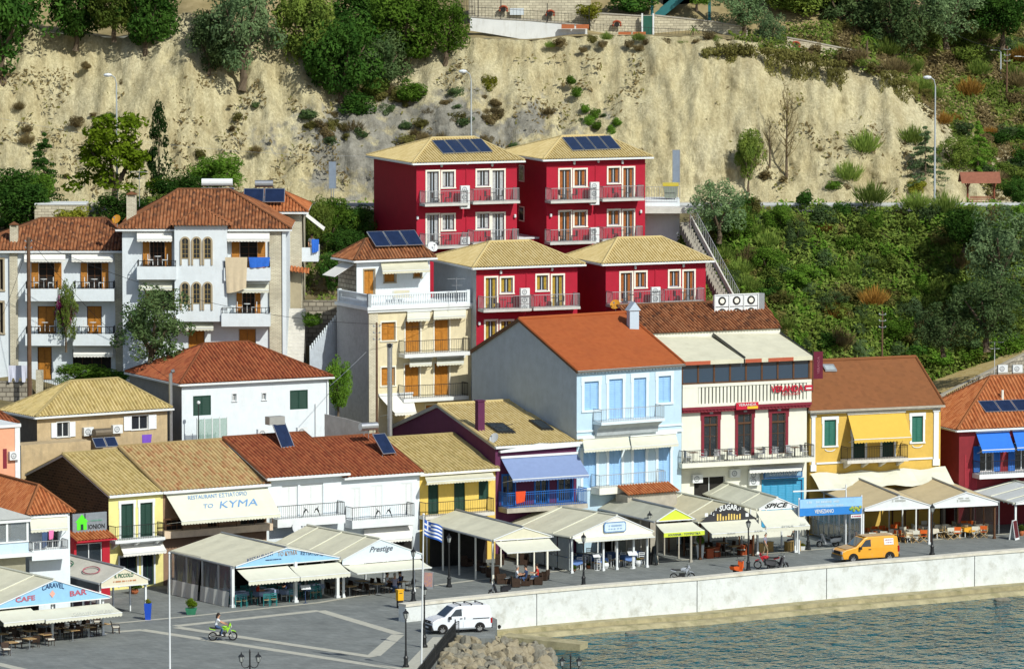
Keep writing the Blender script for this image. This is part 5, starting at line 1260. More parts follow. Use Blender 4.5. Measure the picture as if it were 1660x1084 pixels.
mb=MB(); mb.box(gx-.12,gx+.1,-.03,-.021,gz_,gz_+.4); mb.box(gx+.2,gx+.28,-.04,-.003,gz_+.8,gz_+1.15); mb.build('emblem_detail',green,ob)
letter('IONION',iron,ob,((gx+u1_)/2+.15,-.005,z0_+.42),(1,0,0),(0,0,1),1.35,.34,bold=.02)
scribble(mat('dim_green',(.15,.33,.25),.7),ob,((gx+u1_)/2+.1,-.02,z0_+.85),1.1,.12)
mb=MB(); 
for u in (u0_+.1,u1_-.2): mb.box(u,u+.08,.16,.24,0,z1_-.1)
mb.build('post',greym,ob)
# ================= restaurant canopies along the quay =================
def tent(name,lab,cat,xg,yg,yf,a,xr,apex,rb,roofm,fasm,awns=(),posts=(),strip_=0,val=.25,postm=None,group=None,fasc=True,rafters=0,side=None,ydepth=None,awnm=None,pr=.07):
    b=B(name,lab,cat,xg,yf,G(xg,yg).y,a,0,group=group)
    Wd=b.f(xr,yf)[0]; h=b.h; ua,za=b.f(*apex); vb,zb=b.sd(rb[0],rb[1],ua) ; dz=zb-za; L_=vb
    b.W=Wd; b.L=L_; b.ua=ua; b.za=za; b.dz=dz
    mb=MB()
    def quad(P,Q,R_,S_):
        # gently sagging cloth between rafters
        N,M=6,8; P,Q,R_,S_=map(Vector,(P,Q,R_,S_)); vs=[]
        for j in range(M+1):
            for i in range(N+1):
                s_=i/N; t=j/M; p=(P*(1-s_)+Q*s_)*(1-t)+(S_*(1-s_)+R_*s_)*t; p.z-=.05*abs(sin(pi*4*t))*sin(pi*s_); vs.append(p)
        fs=[(j*(N+1)+i,j*(N+1)+i+1,(j+1)*(N+1)+i+1,(j+1)*(N+1)+i) for j in range(M) for i in range(N)]
        n0=len(vs); mb.add(vs+[v-Vector((0,0,.04)) for v in vs],fs+[tuple(n0+q for q in f[::-1]) for f in fs])
    o_=.12
    quad((-o_,-o_,h-.02),(ua,-o_,za),(ua,L_,za+dz),(-o_,L_,h+dz)); quad((ua,-o_,za),(Wd+o_,-o_,h-.02),(Wd+o_,L_,h+dz),(ua,L_,za+dz))
    mb.build('canopy_roof',roofm,b.root)
    mb=MB()
    for P,Q in (((-o_,-o_,h-.06),(-o_,L_,h+dz-.06)),((Wd+o_,-o_,h-.06),(Wd+o_,L_,h+dz-.06))): mb.tube([P,Q],.08,5)
    mb.tube([(ua,-o_,za+.03),(ua,L_,za+dz+.03)],.09,5)
    for i in range(rafters):
        t=(i+.5)/rafters*L_; mb.tube([(-.05,t,h+dz*t/L_+.02),(ua,t,za+dz*t/L_+.05)],.05,4); mb.tube([(ua,t,za+dz*t/L_+.05),(Wd,t,h+dz*t/L_+.02)],.05,4)
    mb.build('roof_beams',awn2 if rafters else greym,b.root)
    if fasc:
        mb=MB(); mb.slab([(0,-.16,h-strip_),(Wd,-.16,h-strip_),(Wd,-.16,h),(ua,-.16,za-.02),(0,-.16,h)],(0,.035,0)); fo=mb.build('fascia',fasm,b.root)
        g=MB()
        for P,Q in (((0,-.19,h),(ua,-.19,za)),((ua,-.19,za),(Wd,-.19,h)),((0,-.18,h-strip_-.02),(Wd,-.18,h-strip_-.02))): g.tube([P,Q],.045,4)
        g.build('edging',whitep,fo); b.fas=fo
    else: b.fas=b.root
    for (x,v) in posts:
        u=b.f(x,yf+30,v)[0]; g=MB(); g.box(u-pr,u+pr,v-pr+.1,v+pr+.1,0,h+dz*max(0,v)/L_-.04); g.box(u-pr*1.5,u+pr*1.5,v-pr*1.5+.1,v+pr*1.5+.1,0.002,.16); g.build('post',postm or whitep,b.root)
    b.aw=[awning(b,x0,y0_,x1,y1_,dp,awnm or awn2,v=-.1,xb0=xb0,xb1=xb1,val=val,box=False,arms=False) for (x0,y0_,x1,y1_,dp,xb0,xb1) in awns]
    for i in range(4):
        v=(i+1)*L_/4; 
        for u in (0,Wd):
            if i==3 or side is None: g=MB(); g.box(u-.05,u+.05,v-.05,v+.05,0,h+dz*v/L_-.05); g.build('post',postm or whitep,b.root)
    g=MB(); g.box(.1,Wd-.1,L_-.45,L_-.3,0,h+dz-.1); g.build('shade_backdrop',darkin,b.root)  # dark backdrop added to deepen the shade under the canopy
    return b
def let(b,tx,x,y,m,wd_,h_,v=-.18,shear=0,rot=0,par=None,bold=0,curve=0):
    u,z=b.f(x,y,v); r=(cos(rot),0,sin(rot)); return letter(tx,m,par or b.fas,(u,v,z),r,(-sin(rot),0,cos(rot)),wd_,h_,shear,bold,curve=curve)
def curtain(b,u,v0,v1,h,hw,lab=None,flare=.25):
    mb=MB(); N=10; vs=[]
    for j in range(2):
        for i in range(N+1):
            v=v0+(v1-v0)*i/N; w_=.05*sin(i*2.1)*(1-j)
            vs.append((u-flare*(1-j)+w_,v,hw if j==1 and 0 else (h if j else hw)))
    mb.add(vs,[(i,i+1,N+2+i,N+1+i) for i in range(N)]); o=mb.build('clear_curtain',pvc,b.root)
    mb=MB(); vs=[]
    for j in range(2):
        for i in range(N+1): v=v0+(v1-v0)*i/N; vs.append((u-flare*(1+.35*(1-j))+.05*sin(i*2.1),v,hw if j else .03))
    mb.add(vs,[(i,i+1,N+2+i,N+1+i) for i in range(N)]); mb.build('curtain_hem',pvcw,o)
ink=mat('dark_blue_ink',(.02,.05,.14),.7); inkr=mat('faded_crimson_ink',(.42,.10,.14),.7); inkg=mat('bottle_green_ink',(.02,.13,.07),.7); inko=mat('faded_orange_ink',(.55,.25,.12),.7); inkp=mat('pale_print',(.45,.47,.44),.8); inkb=mat('black_ink',(.012,.012,.014),.6)
t1=tent('cafe_canopy','cafe canopy with a sky blue gable reading CARAVEL CAFE BAR','canopy',-14,1048,984,37,176,(86,939),(-30,912),awn,skyblue,[(-12,988,49,1006,2.0,6,72),(50,983,176,998,2.0,74,198)],[(86,0),(168,0)],.1,rafters=2)
let(t1,'CAFE',41,970,inkr,1.55,.34,rot=radians(2),bold=.02); let(t1,'BAR',127,960,inkr,1.35,.36,rot=radians(2),bold=.02)
let(t1,'CARAVEL',86,948,ink,1.75,.34,bold=.01,curve=.16)
mb=MB(); u,z=t1.f(85,962,-.19); mb.slab([(u-.22,-.18,z),(u,-.18,z-.26),(u+.22,-.18,z),(u,-.18,z+.26)],(0,-.02,0)); mb.build('compass_emblem',mat('coral_paint',(.75,.38,.30),.7),t1.fas)
let(t1,'CARAVEL CAFE BAR',151,992,inkp,3.2,.15,v=-2.15,par=t1.aw[1])
t2=tent('cafe_canopy','narrow striped canopy with a small gable reading IL PICCOLO','canopy',162,1003,944,34,238,(200,920),(92,894),mat('striped_grey_canvas',(.55,.53,.46),.85,.08),mat('ivory_board',(.66,.62,.48),.7,.05),[],[(163,0),(237,0)],.32,rafters=0)
let(t2,'IL PICCOLO',201,932,inkg,1.5,.28,bold=.02); u,z=t2.f(203,941,-.18); scribble(inko,t2.fas,(u,-.18,z),1.9,.12)
def roofmark(b,s_,t_,rx,rz,m,tx=None):
    """oval print lying on the left slope"""
    P0=Vector((0,0,b.h)); e=Vector((0,b.L,b.dz)).normalized(); up_=Vector((b.ua,0,b.za-b.h)).normalized(); nn=up_.cross(e).normalized(); nn=nn if nn.z>0 else -nn
    c_=P0+e*s_+up_*t_+nn*.1; mb=MB(); N=18; P=[c_+e*(rx*cos(2*pi*k/N))+up_*(rz*sin(2*pi*k/N)) for k in range(N+1)]; mb.tube(P,.04,4,cap=False); o=mb.build('printed_oval',m,b.root)
    if tx: letter(tx,inkr,o,c_,-e,up_,rx*1.3,rz*.6)
roofmark(t2,2.6,.95,.95,.45,inkr); roofmark(t2,6.3,.95,.95,.45,inkg)
mb=MB(); mb.slab([(-.15,0,t2.h-.1),(-.15,t2.L,t2.h+t2.dz-.1),(-.15,t2.L,t2.h+t2.dz-.6),(-.15,0,t2.h-.6)],(.02,0,0)); mb.build('side_blind',mat('charcoal_cloth',(.06,.07,.08),.8),t2.root)
t3=tent('taverna_canopy','large taverna canopy with pale blue gable reading RESTAURANT TO KYMA','canopy',380,984,917,34,548,(463,887),(359,863),awn,skyblue,[(384,920,466,938,1.7,403,486),(469,914,549,931,1.7,487,568)],[(378,0),(480,-.3),(548,0)],.1,val=.3,pr=.11)
let(t3,'RESTAURANT',422,902,ink,2.2,.26,rot=radians(10),bold=.01); let(t3,'ΤΟ ΚΥΜΑ',466,896,mat('sepia_ink',(.35,.22,.14),.7),1.6,.32); let(t3,'ΕΣΤΙΑΤΟΡΙΟ',506,897,ink,1.9,.22,rot=radians(-7),bold=.01); u,z=t3.f(443,906.5,-.18); scribble(ink,t3.fas,(u,-.18,z),1.3,.08)
curtain(t3,-.1,.15,t3.L*.47,t3.h-.05,1.1); curtain(t3,-.1,t3.L*.5,t3.L-.1,t3.h+.2,1.1)
t4=tent('cafe_canopy','cafe canopy with white gable reading Prestige','canopy',553,969,907,33,681,(615,873),(498,851),awn,mat('pale_sky_board',(.62,.72,.78),.7,.03),[(556,911,680,924,1.7,579,700)],[(558,0),(672,0)],.3,rafters=3,val=.06)
let(t4,'Prestige',618,890,mat('slate_ink',(.10,.11,.14),.7),1.95,.52,shear=.4,bold=.012)
t5=tent('cafe_canopy','open cafe canopy of plain cream cloth with one front awning','canopy',798,946,874,27,893,(847,854),(740,826),MATS['cream_canvas'],awn,[(802,875,890,893,1.9,822,908)],[(800,0),(888,0)],.05,fasc=True,postm=creamtrim,val=.05)
t6=tent('seafood_canopy','cream boarded canopy with a blue framed name board and white glazed front','canopy',926,929,869,30,1056,(999,835),(884,817),awn,creamtrim,[(930,868,1056,874,.7,937,1062)],[(928,0),(979,0),(1001,0),(1028,0),(1050,0)],.12,rafters=2,val=.05)
u0_,z0_=t6.f(978,862,-.2); u1_,z1_=t6.f(1014,845,-.2); zc=(z0_+z1_)/2; uc=(u0_+u1_)/2
def board(u0,u1,z0,z1,v,k,th): mb=MB(); mb.slab([(u0+k,v,z0),(u1-k,v,z0),(u1,v,z0+k),(u1,v,z1-k),(u1-k,v,z1),(u0+k,v,z1),(u0,v,z1-k),(u0,v,z0+k)],(0,th,0)); return mb
o=board(u0_,u1_,zc-.38,zc+.38,-.3,.12,.06).build('name_board',mat('denim_blue',(.12,.24,.45),.6),t6.fas); board(u0_+.07,u1_-.07,zc-.31,zc+.31,-.31,.1,.008).build('board_face',mat('ice_blue',(.55,.68,.78),.6),o)
scribble(mat('denim_print',(.25,.38,.58),.6),o,(uc,-.315,zc+.1),1.1,.15); scribble(MATS['denim_print'],o,(uc,-.315,zc-.13),1.16,.11)
g=MB(); L6=t6.L
for k in range(5): v=.2+k*L6*.18; g.box(-.06,.0,v,v+L6*.16,.2,1.1); g.box(-.05,-.01,v,v+L6*.16,1.15,t6.h-.2)
g.build('side_panel',mat('glazed_grey',(.30,.33,.34),.25,.1),t6.root)
lime=mat('lime_board',(.58,.68,.06),.6,.05)
t7=tent('shop_canopy','souvenir shop canopy with a lime green gable and lime valance','canopy',1062,915,844,27,1124,(1093,824),(1000,803),mat('olive_grey_canvas',(.47,.47,.38),.85,.08,1,dirt=.35,dirtcol=(.33,.32,.24)),lime,[(1063,847,1122,861,1.7,1076,1142)],[(1066,0),(1121,0)],0,postm=conc,val=.05)
g=MB(); w0,zl=t7.f(1076,861,-1.82); w1,_=t7.f(1142,861,-1.82); zl=t7.f(1109,865,-1.82)[1]; g.box(w0,w1,-1.85,-1.83,zl-.16,zl+.16); o=g.build('valance',lime,t7.aw[0]); letter('SOUVENIR - ΤΟΥΡΙΣΤΙΚΑ',ink,o,((w0+w1)/2,-1.855,zl),(1,0,0),(0,0,1),2.7,.15,bold=.01)
t8=tent('bar_canopy','bar canopy with a dark arched board reading SUGAR','canopy',1134,907,845,27,1224,(1182,816),(1083,795),mat('straw_canvas',(.60,.55,.38),.85,.08,1,dirt=.4,dirtcol=(.42,.37,.25)),inkb,[(1134,843,1222,862,1.9,1154,1241)],[(1136,0),(1222,0)],0,fasc=False,rafters=2,postm=woodd,val=.3)
mb=MB(); N=14; P=[]
for k in range(N+1):
    s_=k/N; u=t8.W*s_; P.append((u,-.2,t8.h-.05+(t8.za-t8.h+.1)*(1-abs(2*s_-1)**1.5)))
P+= [(t8.W*s_,-.2,t8.h-.18-.12*sin(pi*s_)) for s_ in (.98,.75,.5,.25,.02)]
mb.slab(P,(0,.05,0)); sg=mb.build('sign_board',mat('charcoal_board',(.035,.035,.04),.6),t8.root)
let(t8,'SUGAR',1181,821.5,whitep,1.55,.42,v=-.23,par=sg,bold=.03,curve=.1)
rngk=random.Random(2); mb=MB()
for k in range(9):
    u=t8.W*(.3+.05*k); z=t8.h+.12; hh=.18+.22*rngk.random(); mb.box(u-.06,u+.06,-.22,-.203,z-.1,z+hh)
mb.build('painted_glasses',mat('amber_paint',(.70,.50,.14),.6,.2),sg)
mb=MB()
for x in (1145,1211): u,z=t8.f(x,834,-.2); mb.box(u-.13,u+.13,-.22,-.203,z-.13,z+.13)
for x,y in ((1153,831),(1157,833),(1161,825),(1197,825),(1200,823)): u,z=t8.f(x,y,-.2); mb.box(u-.02,u+.02,-.22,-.203,z-.1,z+.1); mb.box(u-.07,u-.021,-.22,-.203,z-.1,z-.04)
mb.build('painted_notes',whitep,sg)
let(t8,'SUGAR',1186,864,inkp,.7,.12,v=-2.05,par=t8.aw[0]); let(t8,'SUGAR',1230,860,inkp,.7,.12,v=-2.05,par=t8.aw[0])
t9=tent('bar_canopy','bar canopy with white gable reading SPICE in black','canopy',1228,898,824,25,1293,(1259,806),(1158,777),mat('greenish_canvas',(.56,.56,.45),.85,.07,1,dirt=.35,dirtcol=(.38,.38,.30)),whitep,[(1225,826,1294,853,1.9,1243,1313)],[(1290,-.4),(1294,-.4),(1229,0)],.05,rafters=2,val=.32)
let(t9,'SPICE',1259,818.5,inkb,2.0,.36,shear=.35,bold=.03)
let(t9,'SPICE',1277,852,inkp,1.0,.16,v=-2.05,par=t9.aw[0]); let(t9,'BAR',1302,849,inkp,.5,.14,v=-2.05,par=t9.aw[0])
t11=tent('restaurant_canopy','left of the two large beige canopies behind the orange van','canopy',1400,887,823,20,1507,(1457,803),(1371,767),tentb,whitep,[],[(1400,0),(1507,0)],.18,val=0,postm=whitep,pr=.06,group=None)
t12=tent('restaurant_canopy','right of the two large beige canopies, over the orange chairs','canopy',1509,878,817,20,1616,(1565,797),(1482,763),tentb,whitep,[],[(1511,0),(1613,0)],.24,val=0,postm=woodd,pr=.07)
for t in (t11,t12):
    xx=1457 if t is t11 else 1562
    u,z=t.f(xx,811,-.18); scribble(inkp,t.fas,(u,-.18,z),1.1,.2); u,z=t.f(xx,807,-.18); scribble(inkp,t.fas,(u,-.18,z),.9,.12)
g=MB()
for k in range(2): g.box(t12.W+.02,t12.W+.04,.2+k*4,3.9+k*4,.2,t12.h-.2)
g.build('side_glazing',pvc,t12.root)
t13=tent('restaurant_canopy','white slatted canopy at the right edge of the quay','canopy',1645,872,814,20,1780,(1712,796),(1610,770),mat('white_slat_roof',(.55,.58,.58),.7,.06),whitep,[],[(1647,0),(1775,0)],.1,rafters=4,val=0)
g=MB()
for k in range(14): g.ball((-.15,k*t13.L/14,t13.h+t13.dz*k/14-.15),.07,6)
g.build('string_bulbs',whitep,t13.root)
# banner frame with the VENEZIANO panel
vb=B('banner_frame','blue banner reading VENEZIANO beside the two beige canopies','banner',1296,809,G(1312,897).y,20,0)
uR=vb.f(1397,815)[0]; zt=vb.h; zb_=vb.f(1346,834)[1]
zm=(zt+zb_)/2
mb=MB(); mb.box(0,uR,-.05,0,zb_,zt); bo=mb.build('banner_panel',mat('banner_blue',(.03,.22,.62),.6,.05),vb.root)
mb=MB(); mb.box(0.02,uR-.02,-.06,-.052,zm-.05,zt-.02); mb.build('banner_sky',mat('banner_sky',(.30,.55,.80),.6,.08),bo)
let(vb,'VENEZIANO',1336,828,whitep,1.55,.3,v=-.065,par=bo,bold=.015); u,z=vb.f(1334,813,-.07); scribble(mat('banner_print',(.50,.66,.80),.6),bo,(u,-.07,z),2.6,.2); u,z=vb.f(1345,819,-.07); scribble(MATS['banner_print'],bo,(u,-.07,z),2.2,.14)
mb=MB(); u,z=vb.f(1386,822,-.07)
for k in range(7): mb.ball((u-.35+.13*k,-.09,z-.1+.12*sin(k*2.3)),.13,6,(1,.3,1))
mb.build('painted_fruit',mat('painted_fruit',(.55,.45,.06),.6,.3,3,col2=(.10,.35,.08)),bo)
mb=MB()
for u in (0,uR): mb.box(u-.05,u+.05,.001,.1,0,zt+.1)
mb.box(-.3,uR*.8,.5,.58,zt+.5,zt+.6); mb.box(uR*.8-.08,uR*.8,.5,.58,0,zt+.9); mb.build('frame',whitep,vb.root)
mb=MB(); mb.box(uR-.9,uR-.05,-.04,0,zb_-.32,zb_-.06); o=mb.build('small_sign',whitep,vb.root); scribble(inkr,o,(uR-.47,-.045,zb_-.19),.7,.13)
# glazed partition receding behind it
gp_=thing('glass_partition','grey framed glass partition running back from the VENEZIANO banner','partition',vb.w(uR,0,0),vb.a)
for k in range(5):
    g=MB(); v=.3+k*2.0; hbars(g,(0,1.9,.15,2.6),0,0,1,.06,.06,1) ; 
    o=g.build('glazing_frame',greym,gp_,loc=(0,v,0)); o.rotation_euler=(0,0,pi/2); g=MB(); g.box(.05,1.85,.02,.03,.2,2.55); g.build('pane',pvc,o)
# canvas apron below the yellow house, shop canopy scraps behind the souvenir roofs
tp=thing('canvas_apron','crumpled off-white canvas apron along the foot of the golden yellow house','awning',s9.w(0,0,0),s9.a)
mb=MB(); N=16; vs=[]
zt0=s9.f(1420,762)[1]
for j in range(4):
    for i in range(N+1): vs.append((s9.f(1316,760)[0]+11.5*i/N-.2,-.15-.55*j-.1*sin(i*2.),zt0-.35*j+.25*sin(i*1.3+j)*.4))
mb.add(vs,[(j*(N+1)+i,j*(N+1)+i+1,(j+1)*(N+1)+i+1,(j+1)*(N+1)+i) for j in range(3) for i in range(N)]); mb.build('cloth',awn2,tp)
rf=thing('tiled_porch','low strip of orange roof tiles on a beige parapet below the light blue house','porch',s7.w(0,-2.4,0),s7.a)
mb=MB(); u0_,z0_=s7.f(1015,795,-2.2); mb.box(u0_,u0_+4.5,0,1.6,0,z0_-.35); mb.build('parapet',conc,rf); mb=MB(); mb.uv=[]; slope(mb,(u0_-.1,-.3,z0_-.3),(u0_+4.6,-.3,z0_-.3),(u0_-.1,1.3,z0_+.25),(u0_+4.6,1.3,z0_+.25)); mb.build('roof',tile_or,rf)

# ================= street lamps, flag poles =================
def lantern(mb,mg,x,y,z,s=1.0):
    mb.lathe([(.03*s,0),(.07*s,.03*s),(.10*s,.06*s)],6,(x,y,z)); mb.lathe([(.19*s,.40*s),(.21*s,.42*s),(.12*s,.52*s),(.04*s,.58*s),(.045*s,.62*s),(.01*s,.72*s)],6,(x,y,z))
    for k in range(6):
        t=2*pi*k/6; mb.tube([(x+.1*s*cos(t),y+.1*s*sin(t),z+.06*s),(x+.19*s*cos(t),y+.19*s*sin(t),z+.40*s)],.012,3)
    mg.lathe([(.085*s,.07*s),(.165*s,.39*s)],6,(x,y,z))
lampglass=mat('lamp_glass',(.42,.44,.42),.2,.1,spec=.7)
lp=thing('street_lamp','','street lamp')
mb=MB(); mb.lathe([(.22,0),(.22,.12),(.15,.2),(.13,.55),(.17,.62),(.09,.75),(.07,1.0),(.085,1.05),(.06,1.15),(.05,3.0),(.08,3.05),(.04,3.12)],10); mb.build('pole',iron,lp)
mb=MB(); mg=MB(); lantern(mb,mg,0,0,3.1,1.0); lh=mb.build('lantern',iron,lp); mg.build('lamp_glass',lampglass,lh)
for x,y,lab in ((728,951,'black lantern post standing alone left of the plain cream canopy'),(670,975,'black lantern post beside the Prestige cafe front'),(688,1049,'black lantern post right in front of the white van'),(658,1081,'black lantern post at the bottom, nearest the quay railing'),(946,950,'black lantern post before the white seafood tables'),(1053,912,'black lantern post at the right end of the seafood canopy'),(1213,925,'black lantern post between the orange scooter and red motorcycle'),(1310,891,'black lantern post under the VENEZIANO banner'),(1511,899,'black lantern post in front of the two beige canopies')):
    place(lp,G(x,y),rng.random(),lab,(1,1,1.02 if y!=1049 else 1.12),group='lantern posts along the quay')
dl=thing('twin_lamp','','street lamp')
mb=MB(); mb.lathe([(.16,0),(.1,.3),(.06,.6),(.05,4.1),(.08,4.15),(.02,4.35)],8)
for s_ in (-1,1): mb.tube([(0,0,3.3),(s_*.15,0,3.15),(s_*.35,0,3.12),(s_*.5,0,3.25),(s_*.55,0,3.45)],.03,5)
mb.build('pole',iron,dl)
for s_ in (-1,1):
    mb=MB(); mg=MB(); lantern(mb,mg,s_*.55,0,3.45,1.0); lh=mb.build('lantern',iron,dl); mg.build('lamp_glass',lampglass,lh)
def zD(D,y): return HC-(y+340)/F*D
D=372; place(dl,PD(405,1060,D)+Vector((0,0,-4.0)),0,'twin-armed lantern post on the plaza at the bottom edge',group='twin lantern posts'); dl2=KIDS
D=374; place(dl,PD(925,1063,D)+Vector((0,0,-4.15)),0,'twin-armed lantern post rising over the water at the bottom edge',group='twin lantern posts')
fp=thing('flagpole','bare white flagpole in the left of the plaza','flagpole',PD(275.5,1100,368)); fp.location.z=0
zt=zD(368,902); mb=MB(); mb.tube([(0,0,0),(0,0,zt)],.07,8,.045); mb.ball((0,0,zt+.05),.09,8); mb.build('pole',whitep,fp)
fp=thing('flagpole','tall white flagpole flying a Greek flag beside the white van','flagpole',PD(683,1100,372)); fp.location.z=0; fp.rotation_euler=(0,radians(.9),0)
zt=zD(372,838); mb=MB(); mb.tube([(0,0,0),(0,0,zt)],.065,8,.045); mb.ball((0,0,zt+.05),.09,8); mb.build('pole',whitep,fp)
fb=mat('flag_blue',(.02,.10,.42),.7); fwh=mat('flag_white',(.75,.76,.78),.7)
mb=MB(); NX,NY=14,9; fl_w,fl_h=1.35,1.05
def fpnt(i,j):
    x=fl_w*i/NX; z=-fl_h*j/NY; return (.06+x*.86,.13*sin(x*6)-.1*x,zt-.25+z-.34*x-.05*sin(x*5))
for j in range(NY):
    for i in range(NX):
        blue=(j%2==0)
        if i<5 and j<5: blue=not(i==2 or j==2)
        mb.cur=0 if blue else 1; mb.poly([fpnt(i,j),fpnt(i+1,j),fpnt(i+1,j+1),fpnt(i,j+1)])
mb.build('flag',[fb,fwh],fp)

# ================= vehicles =================
tyre=mat('tyre_rubber',(.015,.015,.016),.85); rim=mat('alloy_rim',(.45,.46,.47),.35,.05,metal=.7)
def wheel(par,x,y,r,w_=.2,name='wheel'):
    mb=MB(); n=18; prof=[(r*.62,-w_/2),(r*.93,-w_/2),(r,-w_*.3),(r,w_*.3),(r*.93,w_/2),(r*.62,w_/2)]; vs=[]
    for (rr,yy) in prof:
        for k in range(n): t=2*pi*k/n; vs.append((x+rr*cos(t),y+yy,r+rr*sin(t)))
    fs=[(i*n+k,i*n+(k+1)%n,(i+1)*n+(k+1)%n,(i+1)*n+k) for i in range(len(prof)-1) for k in range(n)]
    mb.add(vs,fs); o=mb.build(name,tyre,par)
    s_=-1 if y<0 else 1
    g=MB(); g.tube([(x,y-s_*.02,r),(x,y+s_*(w_/2-.03),r)],r*.63,14)
    for k in range(5): t=2*pi*k/5; g.tube([(x,y+s_*(w_/2-.02),r),(x+r*.55*cos(t),y+s_*(w_/2-.02),r+r*.55*sin(t))],r*.09,4)
    g.build('rim',rim,o); return o
def van(lab,P,rot,body,prof,L_,Wd,roofm=None,glassp=None,wh=(.85,3.6),wr=.33,side=None,extras=None):
    """x runs from the nose to the tail, the y<0 side faces the camera"""
    t=thing('van',lab,'van',P,rot)
    hw=Wd/2; mb=MB(); n=len(prof)
    def inset(z): return 0 if z<.95 else (z-.95)*.16
    for s_ in (-1,1):
        pts=[(x,s_*(hw-inset(z)),z) for x,z in prof]
        f=list(range(n)); 
        base=len(mb.v); mb.v+=pts
        # fan into strips: upper and lower outline share stations, so use quads between low sill and outline
        mb.f.append(tuple(base+k for k in (f if s_<0 else f[::-1]))); mb.mi.append(0)
    for k in range(n):
        k2=(k+1)%n; mb.f.append((k,k+n,k2+n,k2)[::1]); mb.mi.append(0)
    o=mb.build('body',body,t)
    bv=o.modifiers.new('bevel','BEVEL'); bv.width=.05; bv.segments=2; bv.limit_method='ANGLE'; bv.angle_limit=radians(25)
    def sq(name,pts,m,par=o,off=.012,s_=-1):
        P3=[Vector((x,s_*(hw-inset(z)+off),z)) for x,z in pts]; g=MB(); g.slab(P3,(0,-s_*.02,0)); return g.build(name,m,par)
    for s_ in (-1,1):
        for nm,pts,m in side: sq(nm,pts,m,s_=s_)
        for x in wh:
            a=MB(); N=12; pts=[(x+(wr+.08)*cos(pi*k/N),s_*(hw+.004),wr+(wr+.08)*sin(pi*k/N)) for k in range(N+1)]; a.slab(pts,(0,-s_*.03,0)); a.build('wheel_arch',darkin,o)
            wheel(t,x,s_*(hw-.09),wr)
    for nm,quad,m in glassp:
        g=MB(); g.slab([Vector(p) for p in quad],(-.015,0,.012)); g.build(nm,m,o)
    if extras: extras(t,o,hw)
    return t
carw=mat('white_car_paint',(.72,.76,.82),.25,.02,spec=.6); caro=mat('orange_car_paint',(.78,.36,.03),.35,.05,spec=.5); carr=mat('sun_faded_orange_roof',(.48,.34,.19),.6,.12); blk=mat('black_plastic',(.02,.02,.022),.6); lampw=mat('headlight_glass',(.55,.55,.58),.15,.1,spec=.8); tail=mat('tail_light',(.35,.01,.01),.3)
prof=[(.12,.28),(.02,.55),(.05,.85),(.35,1.02),(.95,1.14),(1.72,1.78),(2.1,1.86),(4.1,1.86),(4.32,1.75),(4.4,1.0),(4.38,.28)]
def ex_w(t,o,hw):
    mb=MB(); mb.box(-.03,.25,-hw+.04,hw-.04,.25,.62); mb.build('front_bumper',blk,o); mb=MB(); mb.box(4.25,4.44,-hw+.04,hw-.04,.25,.55); mb.build('rear_bumper',blk,o)
    mb=MB(); mb.box(-.0,.09,-.5,.5,.72,.9); mb.build('grille',blk,o); mb=MB(); mb.box(-.045,-.03,-.25,.25,.4,.5); mb.build('number_plate',whitep,o)
    for s_ in (-1,1):
        mb=MB(); mb.slab([(.02,s_*(hw-.02),.8),(.02,s_*(hw-.3),.78),(.3,s_*(hw-.3),1.04),(.55,s_*(hw-.04),1.06)],(-.03,0,.03)); mb.build('headlight',lampw,o)
        mb=MB(); mb.box(1.2,1.36,s_*(hw+.02),s_*(hw+.2),1.0,1.2); mb.build('mirror',blk,o)
        mb=MB(); mb.box(4.3,4.42,s_*(hw-.08),s_*(hw-.005),.6,.95); mb.build('tail_light',tail,o)
    for x in (2.15,2.95,3.75):
        mb=MB(); mb.box(x-.025,x+.025,-.68,.68,1.93,1.97); mb.box(x-.04,x+.04,-.7,-.6,1.85,1.95); mb.box(x-.04,x+.04,.6,.7,1.85,1.95); mb.build('roof_bar',blk,o)
    mb=MB(); mb.box(-.02,.04,-.08,.08,.78,.86); mb.build('badge',rim,o)
van('white panel van with roof bars parked in front of the sea wall',G(693,1026),radians(22.5),carw,prof,4.4,1.7,
 side=[('side_window',[(1.35,1.18),(1.78,1.62),(2.2,1.66),(2.2,1.18)],glass),('door_seam',[(2.27,.4),(2.29,.4),(2.29,1.7),(2.27,1.7)],greym),('door_handle',[(2.05,.98),(2.22,.98),(2.22,1.03),(2.05,1.03)],blk),('slide_handle',[(2.38,.95),(2.43,.95),(2.43,1.1),(2.38,1.1)],blk),('slide_rail',[(3.0,.95),(4.2,.95),(4.2,.99),(3.0,.99)],blk),('sill',[(1.2,.27),(3.2,.27),(3.2,.36),(1.2,.36)],greym)],
 glassp=[('windscreen',[(.98,-.68,1.18),(.98,.68,1.18),(1.68,.6,1.75),(1.68,-.6,1.75)],glass)],extras=ex_w,wh=(.78,3.5),wr=.31)
prof=[(.1,.3),(.0,.6),(.03,.88),(.3,1.0),(1.15,1.18),(1.85,1.78),(2.1,1.88),(4.35,1.9),(4.58,1.8),(4.66,1.0),(4.62,.3)]
